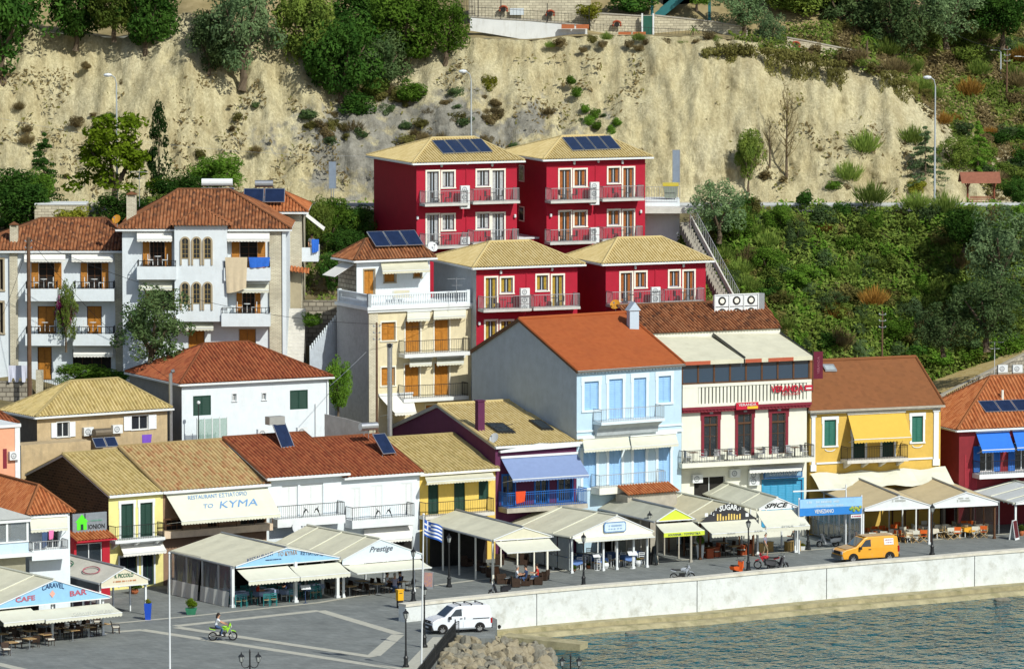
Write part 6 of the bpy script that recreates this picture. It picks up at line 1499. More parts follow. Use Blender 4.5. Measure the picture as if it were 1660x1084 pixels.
def ex_o(t,o,hw):
    mb=MB(); mb.box(-.06,.22,-hw+.03,hw-.03,.3,.55); mb.build('front_bumper',mat('dirty_grey_plastic',(.18,.18,.17),.7),o); mb=MB(); mb.box(4.5,4.72,-hw+.04,hw-.04,.3,.5); mb.build('rear_bumper',blk,o)
    mb=MB(); mb.box(-.03,.06,-.52,.52,.66,.88); mb.build('grille',blk,o)
    mb=MB(); mb.slab([(1.95,-.66,1.885),(1.95,.66,1.885),(4.3,.66,1.915),(4.3,-.66,1.915)],(0,0,.02)); mb.build('roof_panel',carr,o); mb=MB(); mb.slab([(.36,-.8,1.035),(.36,.8,1.035),(1.05,.8,1.185),(1.05,-.8,1.185)],(0,0,.012)); mb.build('bonnet',carr,o)
    for s_ in (-1,1):
        mb=MB(); mb.box(-.02,.12,s_*(hw-.33),s_*(hw-.04),.68,.9); mb.build('headlight',lampw,o)
        mb=MB(); mb.box(1.35,1.52,s_*(hw+.02),s_*(hw+.2),1.0,1.2); mb.build('mirror',blk,o)
        mb=MB(); mb.box(4.56,4.69,s_*(hw-.1),s_*(hw-.005),.7,1.15); mb.build('tail_light',tail,o)
    o2=MB(); o2.box(3.5,4.25,-hw+.06,-hw+.075,1.28,1.7)
    g=MB(); P3=[Vector((x,-(hw-(z-.95)*.16+.02),z)) for x,z in ((3.45,1.25),(4.22,1.25),(4.22,1.72),(3.45,1.72))]; g.slab(P3,(0,.015,0)); st=g.build('side_poster',whitep,o)
    scribble(inkr,st,(3.84,-(hw-.1+.022),1.6),.6,.08); scribble(inkr,st,(3.84,-(hw-.07+.024),1.4),.55,.07)
van('orange panel van with a sun-faded roof on the quay road',G(1357,911),radians(22.5),caro,prof,4.66,1.85,
 side=[('side_window',[(1.5,1.18),(1.95,1.66),(2.35,1.7),(2.35,1.18)],glass),('door_seam',[(2.42,.4),(2.44,.4),(2.44,1.75),(2.42,1.75)],carr),('slide_door_seam',[(3.4,.4),(3.42,.4),(3.42,1.75),(3.4,1.75)],carr),('door_handle',[(2.15,.95),(2.36,.95),(2.36,1.0),(2.15,1.0)],blk)],
 glassp=[('windscreen',[(1.17,-.72,1.22),(1.17,.72,1.22),(1.82,.66,1.77),(1.82,-.66,1.77)],glass)],extras=ex_o,wh=(.9,3.9),wr=.33)

def bike(lab,P,rot,bodym,kind='motorcycle',seatm=None,s=1.0,cat='motorcycle'):
    """x forward"""
    t=thing(kind,lab,cat,P,rot); t.scale=(s,)*3; r=.31 if kind=='motorcycle' else .24; wb=1.36 if kind=='motorcycle' else 1.25
    for x in (0,wb):
        mb=MB(); n=20; mb.tube([(x+(r-.05)*cos(2*pi*k/n),0,r+(r-.05)*sin(2*pi*k/n)) for k in range(n+1)],.05 if kind=='motorcycle' else .06,6,cap=False); w_=mb.build('wheel',tyre,t)
        g=MB(); g.tube([(x+(r-.1)*cos(2*pi*k/n),0,r+(r-.1)*sin(2*pi*k/n)) for k in range(n+1)],.018,4,cap=False)
        for k in range(8): q=2*pi*k/8; g.tube([(x,0,r),(x+(r-.1)*cos(q),0,r+(r-.1)*sin(q))],.012,3)
        g.tube([(x,-.06,r),(x,.06,r)],.05,8); g.build('rim',rim,w_)
    if kind=='motorcycle':
        mb=MB(); mb.tube([(.95,0,.86),(.75,0,.9),(.55,0,.82)],.13,8,.10); mb.ball((.82,0,.82),.19,8,(1.25,.75,.75)); mb.slab([(.95,-.11,.55),(1.12,-.11,.8),(1.2,-.11,.92),(.95,-.11,.9)],(0,.22,0)); mb.build('tank',bodym,t)
        mb=MB(); mb.slab([(-.25,-.1,.86),(-.2,-.12,.8),(.15,-.12,.72),(.2,-.1,.85),(-.22,-.1,.93)],(0,.2,0)); mb.tube([(1.2,0,.66),(1.36,0,.68),(1.55,0,.6)],.055,6,.03); mb.slab([(1.05,-.1,.95),(1.25,-.12,1.0),(1.22,-.06,1.2),(1.12,-.06,1.18)],(0,.2,0)); mb.build('fairing',bodym,t)
        mb=MB(); mb.slab([(-.2,-.13,.87),(.15,-.14,.80),(.5,-.13,.80),(.58,-.12,.88),(.2,-.14,.89),(-.2,-.12,.94)],(0,.26,0)); mb.build('seat',seatm or blk,t)
        mb=MB(); mb.box(.45,.85,-.16,.16,.28,.6); mb.tube([(0,-.1,r),(.5,-.1,.38),(.9,0,.5),(1.08,0,.9)],.035,6); mb.tube([(0,.1,r),(.5,.1,.38)],.035,6); mb.tube([(.6,-.18,.3),(.3,-.2,.3),(-.15,-.2,.4)],.05,7); mb.build('engine',iron,t)
    else:
        mb=MB(); mb.slab([(-.35,-.17,.5),(.05,-.19,.38),(.4,-.19,.36),(.42,-.17,.62),(.1,-.16,.72),(-.4,-.12,.74)],(0,.36,0)); mb.box(.35,.85,-.2,.2,.24,.34); mb.slab([(.82,-.19,.3),(.98,-.21,.55),(1.12,-.16,.98),(1.02,-.14,1.0),(.84,-.2,.6),(.74,-.19,.3)],(0,.4,0)); mb.tube([(1.08,0,.5),(1.25,0,.54),(1.45,0,.46)],.08,6,.04); mb.build('body_panels',bodym,t)
        mb=MB(); mb.slab([(-.38,-.14,.75),(.4,-.15,.66),(.45,-.13,.76),(.1,-.14,.80),(-.38,-.12,.86)],(0,.28,0)); mb.build('seat',blk,t)
        mb=MB(); mb.box(-.05,.3,-.12,.12,.2,.42); mb.build('engine',iron,t)
    mb=MB()
    for y in (-.09,.09): mb.tube([(wb,y,r),(wb-.28,y*.8,1.0)],.028,5)
    mb.build('fork',rim,t)
    mb=MB(); mb.tube([(wb-.42,-.36,1.03),(wb-.3,-.2,1.06),(wb-.3,.2,1.06),(wb-.42,.36,1.03)],.018,5); mb.tube([(wb-.3,-.2,1.06),(wb-.24,-.3,1.2)],.01,3); mb.ball((wb-.24,-.31,1.22),.05,6,(.4,1,.7)); mb.tube([(wb-.3,.2,1.06),(wb-.24,.3,1.2)],.01,3); mb.ball((wb-.24,.31,1.22),.05,6,(.4,1,.7)); mb.build('handlebar',blk,t)
    mb=MB(); mb.ball((wb-.12,0,.95),.09,8,(.7,1,1)); mb.build('headlight',lampw,t)
    return t
gl=mat('lime_motorbike_paint',(.30,.62,.03),.35,.05,spec=.6)
mbk=bike('bright green motorbike ridden across the plaza',G(345,1038),radians(8),gl)
bike('silver scooter parked beside the orange van',G(1355,886),radians(186),mat('silver_paint',(.55,.57,.60),.3,.05,metal=.4),'scooter',cat='scooter')
bike('black and white motorcycle behind the sea wall in mid road',G(1092,941),radians(10),mat('black_white_paint',(.35,.38,.42),.4,.3,9),s=.95)
bike('orange scooter just left of the lantern post by the wall',G(1191,933),radians(60),mat('orange_scooter_paint',(.62,.10,.015),.4,.05),'scooter',cat='scooter')
bike('red motorcycle parked behind the sea wall',G(1258,922),radians(170),mat('red_bike_paint',(.45,.02,.03),.4,.05))
bike('dark scooter with white screen, low behind the wall by the plain cream canopy',G(820,965),radians(200),mat('dark_scooter_paint',(.03,.03,.035),.4,.05),'scooter',s=.9,cat='scooter')
bike('grey scooter half hidden at the right end of the road wall',G(1248,924),radians(20),mat('charcoal_paint',(.05,.05,.055),.4,.1),'scooter',cat='scooter')

# ================= people =================
skin=mat('skin',(.50,.27,.17),.6,.05)
def person(lab,P,rot,pose,shirt,legs,hair,s=1.06,short=False,longhair=False,cat='person',shoes=None):
    """one continuous skinned figure; pose maps joints to points, x forward"""
    J=pose; names=list(J); idx={n:i for i,n in enumerate(names)}
    ed=[('pelvis','spine'),('spine','chest'),('chest','neck'),('neck','head'),('head','crown'),('chest','shL'),('shL','elL'),('elL','haL'),('chest','shR'),('shR','elR'),('elR','haR'),('pelvis','hiL'),('hiL','knL'),('knL','anL'),('anL','toL'),('pelvis','hiR'),('hiR','knR'),('knR','anR'),('anR','toR')]
    rad=dict(pelvis=.15,spine=.135,chest=.155,neck=.06,head=.095,crown=.085,shL=.07,shR=.07,elL=.046,elR=.046,haL=.034,haR=.034,hiL=.095,hiR=.095,knL=.062,knR=.062,anL=.043,anR=.043,toL=.04,toR=.04)
    me=bpy.data.meshes.new('person'); me.from_pydata([J[n] for n in names],[(idx[a],idx[b_]) for a,b_ in ed],[])
    o=bpy.data.objects.new('tmp',me); COL.objects.link(o); m=o.modifiers.new('s','SKIN')
    for n in names: v=me.skin_vertices[0].data[idx[n]]; v.radius=(rad[n],rad[n]*(.75 if n in('chest','spine','pelvis') else 1)); v.use_root=(n=='pelvis')
    o.modifiers.new('sub','SUBSURF').levels=1
    bpy.context.view_layer.update(); dg=bpy.context.evaluated_depsgraph_get(); m2=bpy.data.meshes.new_from_object(o.evaluated_get(dg)); bpy.data.objects.remove(o)
    for q in (skin,shirt,legs,hair,shoes or blk): m2.materials.append(q)
    segs=[(Vector(J[a]),Vector(J[b_]),a,b_) for a,b_ in ed]
    for p in m2.polygons:
        c_=p.center; best=None
        for A,Bv,a,b_ in segs:
            d=Bv-A; t=max(0,min(1,(c_-A).dot(d)/d.length_squared)); q=(c_-(A+d*t)).length-.5*rad[a]
            if best is None or q<best[0]: best=(q,a,b_,t)
        _,a,b_,t=best; k=0
        if b_ in('spine','chest'): k=1 if b_=='chest' or t>.25 else 2
        if b_ in('shL','shR'): k=1
        if b_ in('elL','elR'): k=1 if t<.55 else 0
        if b_ in ('hiL','hiR'): k=2
        if b_ in('knL','knR'): k=2
        if b_ in('anL','anR'): k=0 if short else 2
        if b_ in('toL','toR'): k=4
        if b_ in('head','crown') : k=0
        if b_=='neck': k=1 if t<.4 else 0
        p.material_index=k; p.use_smooth=True
    t=thing('person',lab,cat,P,rot); t.scale=(s,)*3
    bo=bpy.data.objects.new('body',m2); COL.objects.link(bo); bo.parent=t
    h=Vector(J['head']); c=Vector(J['crown']); up_=(c-h).normalized(); hc=(h+c)/2
    mb=MB(); N=10
    mb.ball(hc+up_*.05+Vector((-.025,0,0)),.125,10,(1.02,.92,1.0)); 
    if longhair: mb.tube([hc+Vector((-.09,0,.0)),hc+Vector((-.12,0,-.16)),hc+Vector((-.11,0,-.3))],.09,7,.05)
    # cut the face opening by flattening the front lower part
    vs=[]
    for v in mb.v:
        v=Vector(v); d=v-hc
        if d.x>.03 and d.dot(up_)<.06: v.x=hc.x+.02
        vs.append(tuple(v))
    mb.v=vs; mb.build('hair',hair,t,smooth=True)
    mb=MB(); mb.ball(hc+Vector((.1,0,-.01)),.02,6,(1.2,.7,1.1)); 
    for s_ in (-1,1): mb.ball(hc+Vector((.0,s_*.092,-.01)),.025,6,(.6,.4,1))
    mb.build('nose_and_ears',skin,t,smooth=True)
    mb=MB()
    for s_ in (-1,1): mb.ball(hc+Vector((.088,s_*.035,.025)),.012,6)
    mb.box(hc.x+.086,hc.x+.092,-.025,.025,hc.z-.055,hc.z-.046); mb.build('eyes_and_mouth',darkin,t)
    for sd_ in ('L','R'):
        hp=Vector(J['ha'+sd_]); ep=Vector(J['el'+sd_]); d=(hp-ep).normalized(); mb=MB(); mb.tube([hp,hp+d*.05,hp+d*.09],.036,6,.03)
        a=d.orthogonal().normalized(); b2=d.cross(a)
        for k in range(4): q=hp+d*.08+b2*(-.03+.02*k); mb.tube([q,q+d*.035+a*.008,q+d*(.055+.008*(1-abs(k-1.5)))+a*.03],.0095,5,.007)
        mb.tube([hp+d*.02+b2*.03,hp+d*.05+b2*.06,hp+d*.075+b2*.055+a*.015],.011,5,.008); mb.build('hand',skin,t,smooth=True)
    return t
def seated(lean=0,arm='rest'):
    p=dict(pelvis=(0,0,.52),spine=(-.03+lean*.3,0,.68),chest=(-.03+lean,0,.93),neck=(-.01+lean*1.2,0,1.1),head=(.02+lean*1.3,0,1.2),crown=(.02+lean*1.35,0,1.32),hiL=(.04,.1,.5),hiR=(.04,-.1,.5),knL=(.45,.13,.52),knR=(.45,-.13,.52),anL=(.46,.13,.1),anR=(.5,-.13,.1),toL=(.62,.14,.045),toR=(.66,-.14,.045),shL=(-.02+lean,.2,1.0),shR=(-.02+lean,-.2,1.0),elL=(.08+lean,.26,.76),elR=(.08+lean,-.26,.76),haL=(.34+lean,.17,.78),haR=(.34+lean,-.17,.78)); return p
ws=mat('white_shirt',(.68,.71,.75),.8,.05); jn=mat('blue_jeans',(.05,.09,.19),.8,.15); hd=mat('dark_hair',(.025,.015,.01),.6,.2); hg=mat('grey_hair',(.35,.33,.30),.7,.2); rs_=mat('red_shirt',(.50,.03,.02),.8,.08); bs_=mat('navy_shirt',(.03,.05,.12),.8,.08); lil=mat('lilac_dress',(.28,.27,.36),.8,.12); khk=mat('khaki_shorts',(.25,.2,.12),.8,.1)
ride=dict(pelvis=(.18,0,.93),spine=(.2,0,1.08),chest=(.3,0,1.32),neck=(.34,0,1.48),head=(.38,0,1.57),crown=(.39,0,1.69),hiL=(.22,.11,.90),hiR=(.22,-.11,.90),knL=(.62,.2,.78),knR=(.62,-.2,.78),anL=(.5,.2,.42),anR=(.5,-.2,.42),toL=(.66,.2,.36),toR=(.66,-.2,.36),shL=(.31,.19,1.38),shR=(.31,-.19,1.38),elL=(.55,.27,1.18),elR=(.55,-.27,1.18),haL=(.84,.33,1.07),haR=(.84,-.33,1.07))
person('person in white shirt and blue jeans riding the green motorbike',mbk.location,mbk.rotation_euler.z,ride,ws,jn,hd,longhair=True,shoes=whitep)
walk=dict(pelvis=(0,0,.93),spine=(.01,0,1.08),chest=(.02,0,1.32),neck=(.03,0,1.47),head=(.05,0,1.56),crown=(.05,0,1.68),hiL=(0,.09,.9),hiR=(0,-.09,.9),knL=(.16,.1,.52),knR=(-.02,-.1,.5),anL=(.12,.1,.1),anR=(-.2,-.1,.14),toL=(.28,.1,.04),toR=(-.08,-.1,.05),shL=(.02,.19,1.38),shR=(.02,-.19,1.38),elL=(-.1,.24,1.12),elR=(.06,-.24,1.12),haL=(-.06,.24,.88),haR=(.2,-.22,.92))
person('person in a loose lilac top and khaki shorts walking past the bar counters',G(1240,903),radians(-20),walk,lil,khk,hd,short=True)
person('person in white shirt standing on the side balcony of the brick house',h3.w(h3.f(489,380)[0]+.75,1.4,h3.f(500,420)[1]+.0),radians(-90),dict(walk,knL=(.0,.1,.5),knR=(0,-.1,.5),anL=(0,.1,.08),anR=(0,-.1,.08),toL=(.14,.1,.04),toR=(.14,-.1,.04)),ws,khk,hd)
for x,y,r_,sh_,hr,lab in ((463,968,190,bs_,hd,'person in navy seated at the middle of the taverna canopy'),(640,962,90,lil,hg,'grey haired person in lilac between the two seated at the Prestige cafe'),(1287,886,200,ws,hd,'person in pale top seated behind the tan counters'),(838,949,0,ws,hg,'grey haired person in white shirt seated under the plain cream canopy'),(853,948,170,bs_,hd,'person in navy shirt seated facing the one in white'),(871,946,190,rs_,hd,'person in red shirt seated at the right of the plain cream canopy'),(418,975,10,rs_,hd,'person in red shirt seated at a taverna table'),(627,960,-10,ws,hd,'person in pale shirt seated outside the Prestige cafe'),(649,958,170,bs_,hd,'person in dark clothes seated facing the pale shirt at the Prestige cafe')):
    person(lab,G(x,y),radians(r_),seated(.03),sh_,jn,hr,short=False)

# ================= furniture =================
wick=mat('dark_wicker',(.045,.025,.015),.7,.3,8); cush=mat('cream_cushion',(.68,.64,.54),.85,.05)
ch=thing('wicker_chair','','chair')
mb=MB(); 
for x in (-.22,.22):
    for y in (-.22,.22): mb.tube([(x,y,0),(x*.95,y*.95,.42)],.022,4)
mb.box(-.26,.26,-.25,.25,.38,.42); mb.build('seat_frame',wick,ch)
mb=MB(); mb.slab([(-.25,.24,.42),(.25,.24,.42),(.27,.33,.85),(-.27,.33,.85)],(0,.035,0)); mb.build('backrest',wick,ch)
mb=MB(); mb.box(-.23,.23,-.23,.22,.421,.48); mb.build('cushion',cush,ch)
for s_ in (-1,1): mb=MB(); mb.tube([(s_*.26,-.22,.4),(s_*.28,-.22,.62),(s_*.28,.28,.64)],.022,4); mb.build('armrest',wick,ch)
tb=thing('cafe_table','','table'); mb=MB(); mb.box(-.36,.36,-.36,.36,.71,.75); mb.build('tabletop',woodp,tb); mb=MB(); mb.tube([(0,0,.02),(0,0,.71)],.035,6); mb.lathe([(.25,0),(.25,.02),(.06,.05)],10); mb.build('pedestal',steel,tb)
G1='wicker chairs outside the sky blue gabled cafe'
cnt=0
for x,y,r_ in ((10,1062,20),(57,1049,200),(81,1046,30),(127,1033,200),(188,1026,100),(106,1034,120),(150,1030,200),(30,1050,100),(66,1036,200),(98,1028,0),(120,1022,20),(142,1018,200),(158,1017,10),(20,1036,0),(45,1030,180)):
    cnt+=1; place(ch,G(x,y),radians(r_),'dark wicker chair standing alone beyond the cafe tables' if x==188 else 'dark wicker chair with cream cushion at the cafe tables',group=G1)
for x,y,lab in ((18,1058,'square wooden cafe table furthest left outside the sky blue gabled cafe'),(48,1052,'second wooden cafe table from the left outside the sky blue gabled cafe'),(73,1045,'wooden cafe table just left of the white canopy post'),(118,1038,'wooden cafe table just right of the white canopy post'),(144,1033,'wooden cafe table between the post and the blue curtain'),(168,1028,'wooden cafe table beside the lone wicker chair')):
    place(tb,G(x,y),radians(37),lab,group='wooden tables outside the sky blue gabled cafe')
mb=MB()
tealw=mat('teal_chair_paint',(.03,.22,.22),.6,.1)
tc_=thing('taverna_chair','','chair')
for x in (-.2,.2):
    for y,zz in ((-.2,.45),(.2,.92)): mb.box(x-.02,x+.02,y-.02,y+.02,0,zz)
mb.build('leg_frame',tealw,tc_); mb=MB(); mb.box(-.21,.21,-.21,.21,.44,.47); mb.build('seat',mat('rush_seat',(.45,.38,.22),.8,.1),tc_)
mb=MB()
for z in (.6,.74,.86): mb.box(-.18,.18,.185,.215,z,z+.06)
for z in (.18,.3): mb.box(-.18,.18,-.21,-.19,z,z+.03)
mb.build('rungs',tealw,tc_)
for i,(x,y,r_) in enumerate(((386,984,190),(396,983,170),(413,979,90),(432,982,185),(444,981,175),(474,975,180),(508,970,185),(516,969,170),(427,968,0),(443,966,0),(505,960,0),(395,970,10))):
    place(tc_,G(x,y),radians(r_),'teal rush-seated chair under the taverna canopy',group='teal taverna chairs')
def clothtable(lab,m,cat='table'):
    t=thing('dressed_table',lab,cat); 
    for x in (-.33,.33):
        for y in (-.33,.33): mb=MB(); mb.box(x-.025,x+.025,y-.025,y+.025,0,.72); mb.build('leg',whitep,t)
    mb=MB(); n=6; top=[(-.42,-.42,.76),(.42,-.42,.76),(.42,.42,.76),(-.42,.42,.76)]; low=[(-.47,-.47,.5),(0,-.45,.38),(.47,-.47,.5),(.45,0,.38),(.47,.47,.5),(0,.45,.38),(-.47,.47,.5),(-.45,0,.38)]
    mb.add(top+low+[(0,-.42,.76),(.42,0,.76),(0,.42,.76),(-.42,0,.76)],[(0,1,2,3),(0,4,5,12),(12,5,6,1),(1,6,7,13),(13,7,8,2),(2,8,9,14),(14,9,10,3),(3,10,11,15),(15,11,4,0)]); mb.build('cloth',m,t); return t
gk=clothtable('',mat('blue_check_cloth',(.30,.38,.55),.85,.3,12))
for x,y,lab in ((424,975,'blue checked table with the red shirted diner'),(467,972,'blue checked table at the middle of the taverna canopy'),(512,963,'blue checked table at the right of the taverna canopy'),(390,975,'blue checked table by the clear side curtain')): place(gk,G(x,y),radians(34),lab,group='checked taverna tables')
gb=clothtable('',mat('bright_blue_cloth',(.12,.22,.50),.85,.1))
wc=copy_tree(tc_); 
for o_ in KIDS(wc):
    o_.data=o_.data.copy(); o_.data.materials.clear(); o_.data.materials.append(whitep if o_.name.split('.')[0]!='seat' else woodp)
if '_used' in wc: del wc['_used']
wc.name='white_chair'
for x,y,lab in ((938,918,'blue clothed table nearest the glazed corner of the seafood canopy'),(962,917,'blue clothed table second from the left of the seafood canopy'),(1001,913,'blue clothed table in the middle of the seafood canopy'),(1032,910,'blue clothed table at the right end of the seafood canopy')): place(gb,G(x,y),radians(30),lab,group='blue clothed seafood tables')
for x,y,r_ in ((938,922,200),(949,918,180),(969,922,170),(990,917,90),(1010,914,180),(1040,914,185),(1023,908,0),(955,908,0),(1048,905,250)): place(wc,G(x,y),radians(r_),'white wooden chair under the seafood canopy',group='white chairs of the seafood canopy')
def directors(m,lab):
    t=thing('director_chair',lab,'chair'); mb=MB()
    for y in (-.22,.22): mb.tube([(-.25,y,0),(.25,y,.45)],.022,4); mb.tube([(.25,y,0),(-.25,y,.45)],.022,4)
    for x in (-.26,.26): mb.tube([(x,-.22,.45),(x,-.22,.64)],.02,4); mb.tube([(x,.22,.45),(x,.22,.95)],.02,4); mb.box(x-.025,x+.025,-.26,.26,.64,.67)
    mb.build('frame',mat('beech_wood',(.50,.34,.15),.6,.1),t); mb=MB(); mb.slab([(-.25,-.22,.45),(.25,-.22,.45),(.25,.22,.45),(-.25,.22,.45)],(0,0,.02)); mb.build('seat',m,t); mb=MB(); mb.slab([(-.26,.21,.66),(.26,.21,.66),(.27,.23,.95),(-.27,.23,.95)],(0,.02,0)); mb.build('backrest',m,t); return t
dcw=directors(mat('ivory_canvas',(.66,.64,.54),.85,.04),''); dco=directors(mat('orange_canvas',(.70,.13,.02),.85,.05),'')
for x,y,r_,o in ((1447,877,170,0),(1464,874,0,0),(1485,871,0,0),(1484,879,190,0),(1472,880,100,0),(1497,878,180,1),(1449,870,0,1),(1430,872,0,1),(1405,876,0,1),(1418,873,0,1),(1521,871,10,0),(1533,870,0,0),(1540,874,190,0),(1552,873,180,1),(1580,872,185,0),(1595,871,170,1),(1573,864,0,1),(1563,864,0,1),(1414,882,180,0),(1433,880,170,0),(1455,866,0,1),(1500,864,20,0)):
    place(dco if o else dcw,G(x,y),radians(r_),'orange canvas folding chair under the beige canopies' if o else 'ivory canvas folding chair under the beige canopies',group='orange folding chairs' if o else 'ivory folding chairs')
tw=clothtable('',mat('ivory_cloth',(.60,.56,.46),.85,.05)); ty=clothtable('',mat('tangerine_cloth',(.72,.36,.03),.85,.05))
for x,y,lab in ((1426,878,'ivory clothed table behind the orange van roof'),(1458,873,'ivory clothed table left of the middle canopy post'),(1478,874,'ivory clothed table next to the middle canopy post'),(1528,866,'ivory clothed table right of the middle canopy post'),(1588,866,'ivory clothed table near the right canopy post')): place(tw,G(x,y),radians(20),lab,group='ivory tables of the beige canopies')
place(ty,G(1568,870),radians(20),'tangerine clothed table under the right beige canopy')
rr=random.Random(9)
def interior(b,proto_t,proto_c,n_u,n_v,v0,labt,labc,gt,gc):
    for j in range(n_v):
        for i in range(n_u):
            u=b.W*(i+.5)/n_u+rr.uniform(-.15,.15); v=v0+j*1.9+rr.uniform(-.1,.1)
            if v>b.L-.9: continue
            place(proto_t,b.w(u,v,0),b.a,labt,group=gt)
            for k in range(2): place(proto_c,b.w(u+(-.62 if k else .62),v+rr.uniform(-.1,.1),0),b.a+radians(90 if k else -90),labc,group=gc)
interior(t3,gk,tc_,3,2,1.9,'checked table deep inside the taverna canopy','teal rush-seated chair under the taverna canopy','checked tables inside the taverna','teal taverna chairs')
interior(t4,tb,ch,3,2,.5,'wooden table inside the Prestige cafe','dark wicker chair inside the Prestige cafe','tables inside the Prestige cafe','chairs inside the Prestige cafe')
interior(t1,tb,ch,4,2,.6,'wooden table inside the sky blue gabled cafe','dark wicker chair inside the sky blue gabled cafe','tables inside the sky blue gabled cafe','chairs inside the sky blue gabled cafe')
interior(t6,gb,wc,3,2,1.7,'blue clothed table deep inside the seafood canopy','white wooden chair under the seafood canopy','blue tables deep inside the seafood canopy','white chairs of the seafood canopy')
interior(t11,tw,dco,3,2,1.9,'ivory table deep inside the beige canopies','orange canvas folding chair under the beige canopies','ivory tables deep inside the beige canopies','orange folding chairs')
interior(t12,tw,dcw,3,2,1.9,'ivory table deep inside the beige canopies','ivory canvas folding chair under the beige canopies','ivory tables deep inside the beige canopies','ivory folding chairs')
interior(t8,tb,ch,2,2,.9,'wooden table inside the arched sign bar','dark wicker chair inside the arched sign bar','tables inside the arched sign bar','chairs inside the arched sign bar')
# wicker lounge tub chairs and cubes
tub=thing('tub_chair','','chair'); mb=MB(); mb.box(-.33,.33,-.3,.3,.05,.38); mb.build('seat',wick,tub); mb=MB(); mb.box(-.33,.33,.24,.33,.381,.78); mb.build('backrest',wick,tub)
for s_ in (-1,1): mb=MB(); mb.box(s_*.25,s_*.34,-.3,.239,.381,.6); mb.build('armrest',wick,tub)
for x,y,r_ in ((836,951,100),(812,946,190),(852,949,0),(873,947,-90),(882,940,250),(795,935,100),(780,925,60),(757,918,50),(775,905,0),(810,915,0),(850,915,0)): place(tub,G(x,y),radians(r_),'dark wicker tub chair under the plain cream canopy',group='tub chairs of the plain cream canopy')
for x,y,lab in ((822,946,'low dark table beside the plain cream canopy front post'),(786,928,'low dark table deep under the plain cream canopy'),(862,947,'low dark table between the seated pair in navy and red')):
    t=thing('low_table',lab,'table',G(x,y),radians(27)); mb=MB(); mb.box(-.3,.3,-.3,.3,.44,.48); mb.build('tabletop',mat('grey_glass_top',(.25,.28,.30),.2,.1),t); mb=MB(); mb.box(-.22,.22,-.22,.22,0,.439); mb.build('base',wick,t)
cub=mat('terracotta_lacquer',(.36,.07,.02),.4,.1); tanb=mat('tan_lacquer',(.42,.27,.09),.5,.1)
for x,y,m_,lab in ((1149,904,cub,'terracotta bar table nearest the tall white planter'),(1160,902,cub,'terracotta high seat next to the terracotta table'),(1203,899,cub,'terracotta bar table left of the lantern post'),(1214,897,cub,'terracotta high seat behind the lantern post'),(1233,895,tanb,'tan bar counter behind the walking person'),(1246,893,tanb,'tan bar counter right of the walking person'),(1279,893,tanb,'left one of the tan counter pair at the bar corner'),(1290,892,tanb,'right one of the tan counter pair at the bar corner')):
    t=thing('bar_counter',lab,'counter',G(x,y),radians(27)); mb=MB(); mb.box(-.27,.27,-.27,.27,0,.7); mb.build('base',m_,t); mb=MB(); mb.box(-.3,.3,-.3,.3,.702,.75); mb.build('top',m_,t)
    if 'high seat' in lab: mb=MB(); mb.box(.2,.27,-.27,.27,.751,1.05); mb.build('backrest',m_,t)
# grey resin chairs on the cream restaurant balcony
rc=thing('resin_chair','','chair'); rm_=mat('grey_resin',(.52,.53,.55),.6,.05)
for x in (-.22,.22):
    for y in (-.22,.22): mb=MB(); mb.tube([(x,y,0),(x*.9,y*.9,.42)],.02,4); mb.build('leg',rm_,rc)
mb=MB(); mb.box(-.24,.24,-.24,.24,.42,.46); mb.build('seat',rm_,rc); mb=MB()
for k in range(5): mb.box(-.22+k*.095,-.16+k*.095,.2,.24,.46,.9)
mb.box(-.25,.25,.2,.25,.88,.95); mb.build('backrest',rm_,rc); mb=MB()
for s_ in (-1,1): mb.box(s_*.22,s_*.27,-.2,.24,.64,.67)
mb.build('armrests',rm_,rc)
u0_,u1_,z_=s8.bal
for i in range(9):
    u=u0_+.7+(u1_-u0_-1.4)*i/8; place(rc,s8.w(u,-1.1-.1*(i%2),z_),s8.a+radians((90,-90,160,20)[i%4]),'grey resin armchair on the long balcony under the maroon doors',group='resin chairs on the balcony')
bt=thing('balcony_table','','table'); mb=MB(); mb.box(-.32,.32,-.32,.32,.7,.74); mb.build('tabletop',woodd,bt); mb=MB(); mb.tube([(0,0,0),(0,0,.7)],.04,6); mb.box(-.2,.2,-.2,.2,0,.03); mb.build('pedestal',iron,bt)
for i,tx in enumerate(('leftmost','second','third','rightmost')): place(bt,s8.w(u0_+1.3+(u1_-u0_-2.6)*i/3,-.75,z_),s8.a,tx+' dark table on the long balcony under the maroon doors',group='tables on the long balcony')
# small sets on hotel and white house balconies
ir=thing('balcony_set','','furniture')
for s_ in (-1,1):
    mb=MB(); mb.box(s_*.55-.2,s_*.55+.2,-.2,.2,.4,.44); mb.box(s_*.75-.02 if s_>0 else -.77,s_*.75+.02 if s_>0 else -.73,-.2,.2,.44,.85)
    for q in (-.18,.18):
        for r_ in (-.18,.18): mb.tube([(s_*.55+q,r_,0),(s_*.55+q,r_,.4)],.018,3)
    mb.build('chair',iron,ir)
mb=MB(); mb.lathe([(.26,.68),(.26,.71)],10); mb.tube([(0,0,0),(0,0,.68)],.025,5); mb.build('table',iron,ir)
for b_,x,y,lab in ((r1,720,330,'top left hotel upper left'),(r1,805,327,'top left hotel upper right'),(r1,720,399,'top left hotel lower left'),(r1,805,393,'top left hotel lower right'),(r2,925,325,'top right hotel upper left'),(r2,1012,322,'top right hotel upper right'),(r2,925,392,'top right hotel lower left'),(r2,1012,388,'top right hotel lower right'),(r3,820,501,'lower left hotel left'),(r3,903,498,'lower left hotel right'),(r4,1028,493,'lower right hotel left'),(r4,1112,489,'lower right hotel right')):
    u,z=b_.f(x,y,-1.25); place(ir,b_.w(u,-.7,z),b_.a,'dark table and two chairs on the %s balcony'%lab,group='dark balcony sets of the hotels')
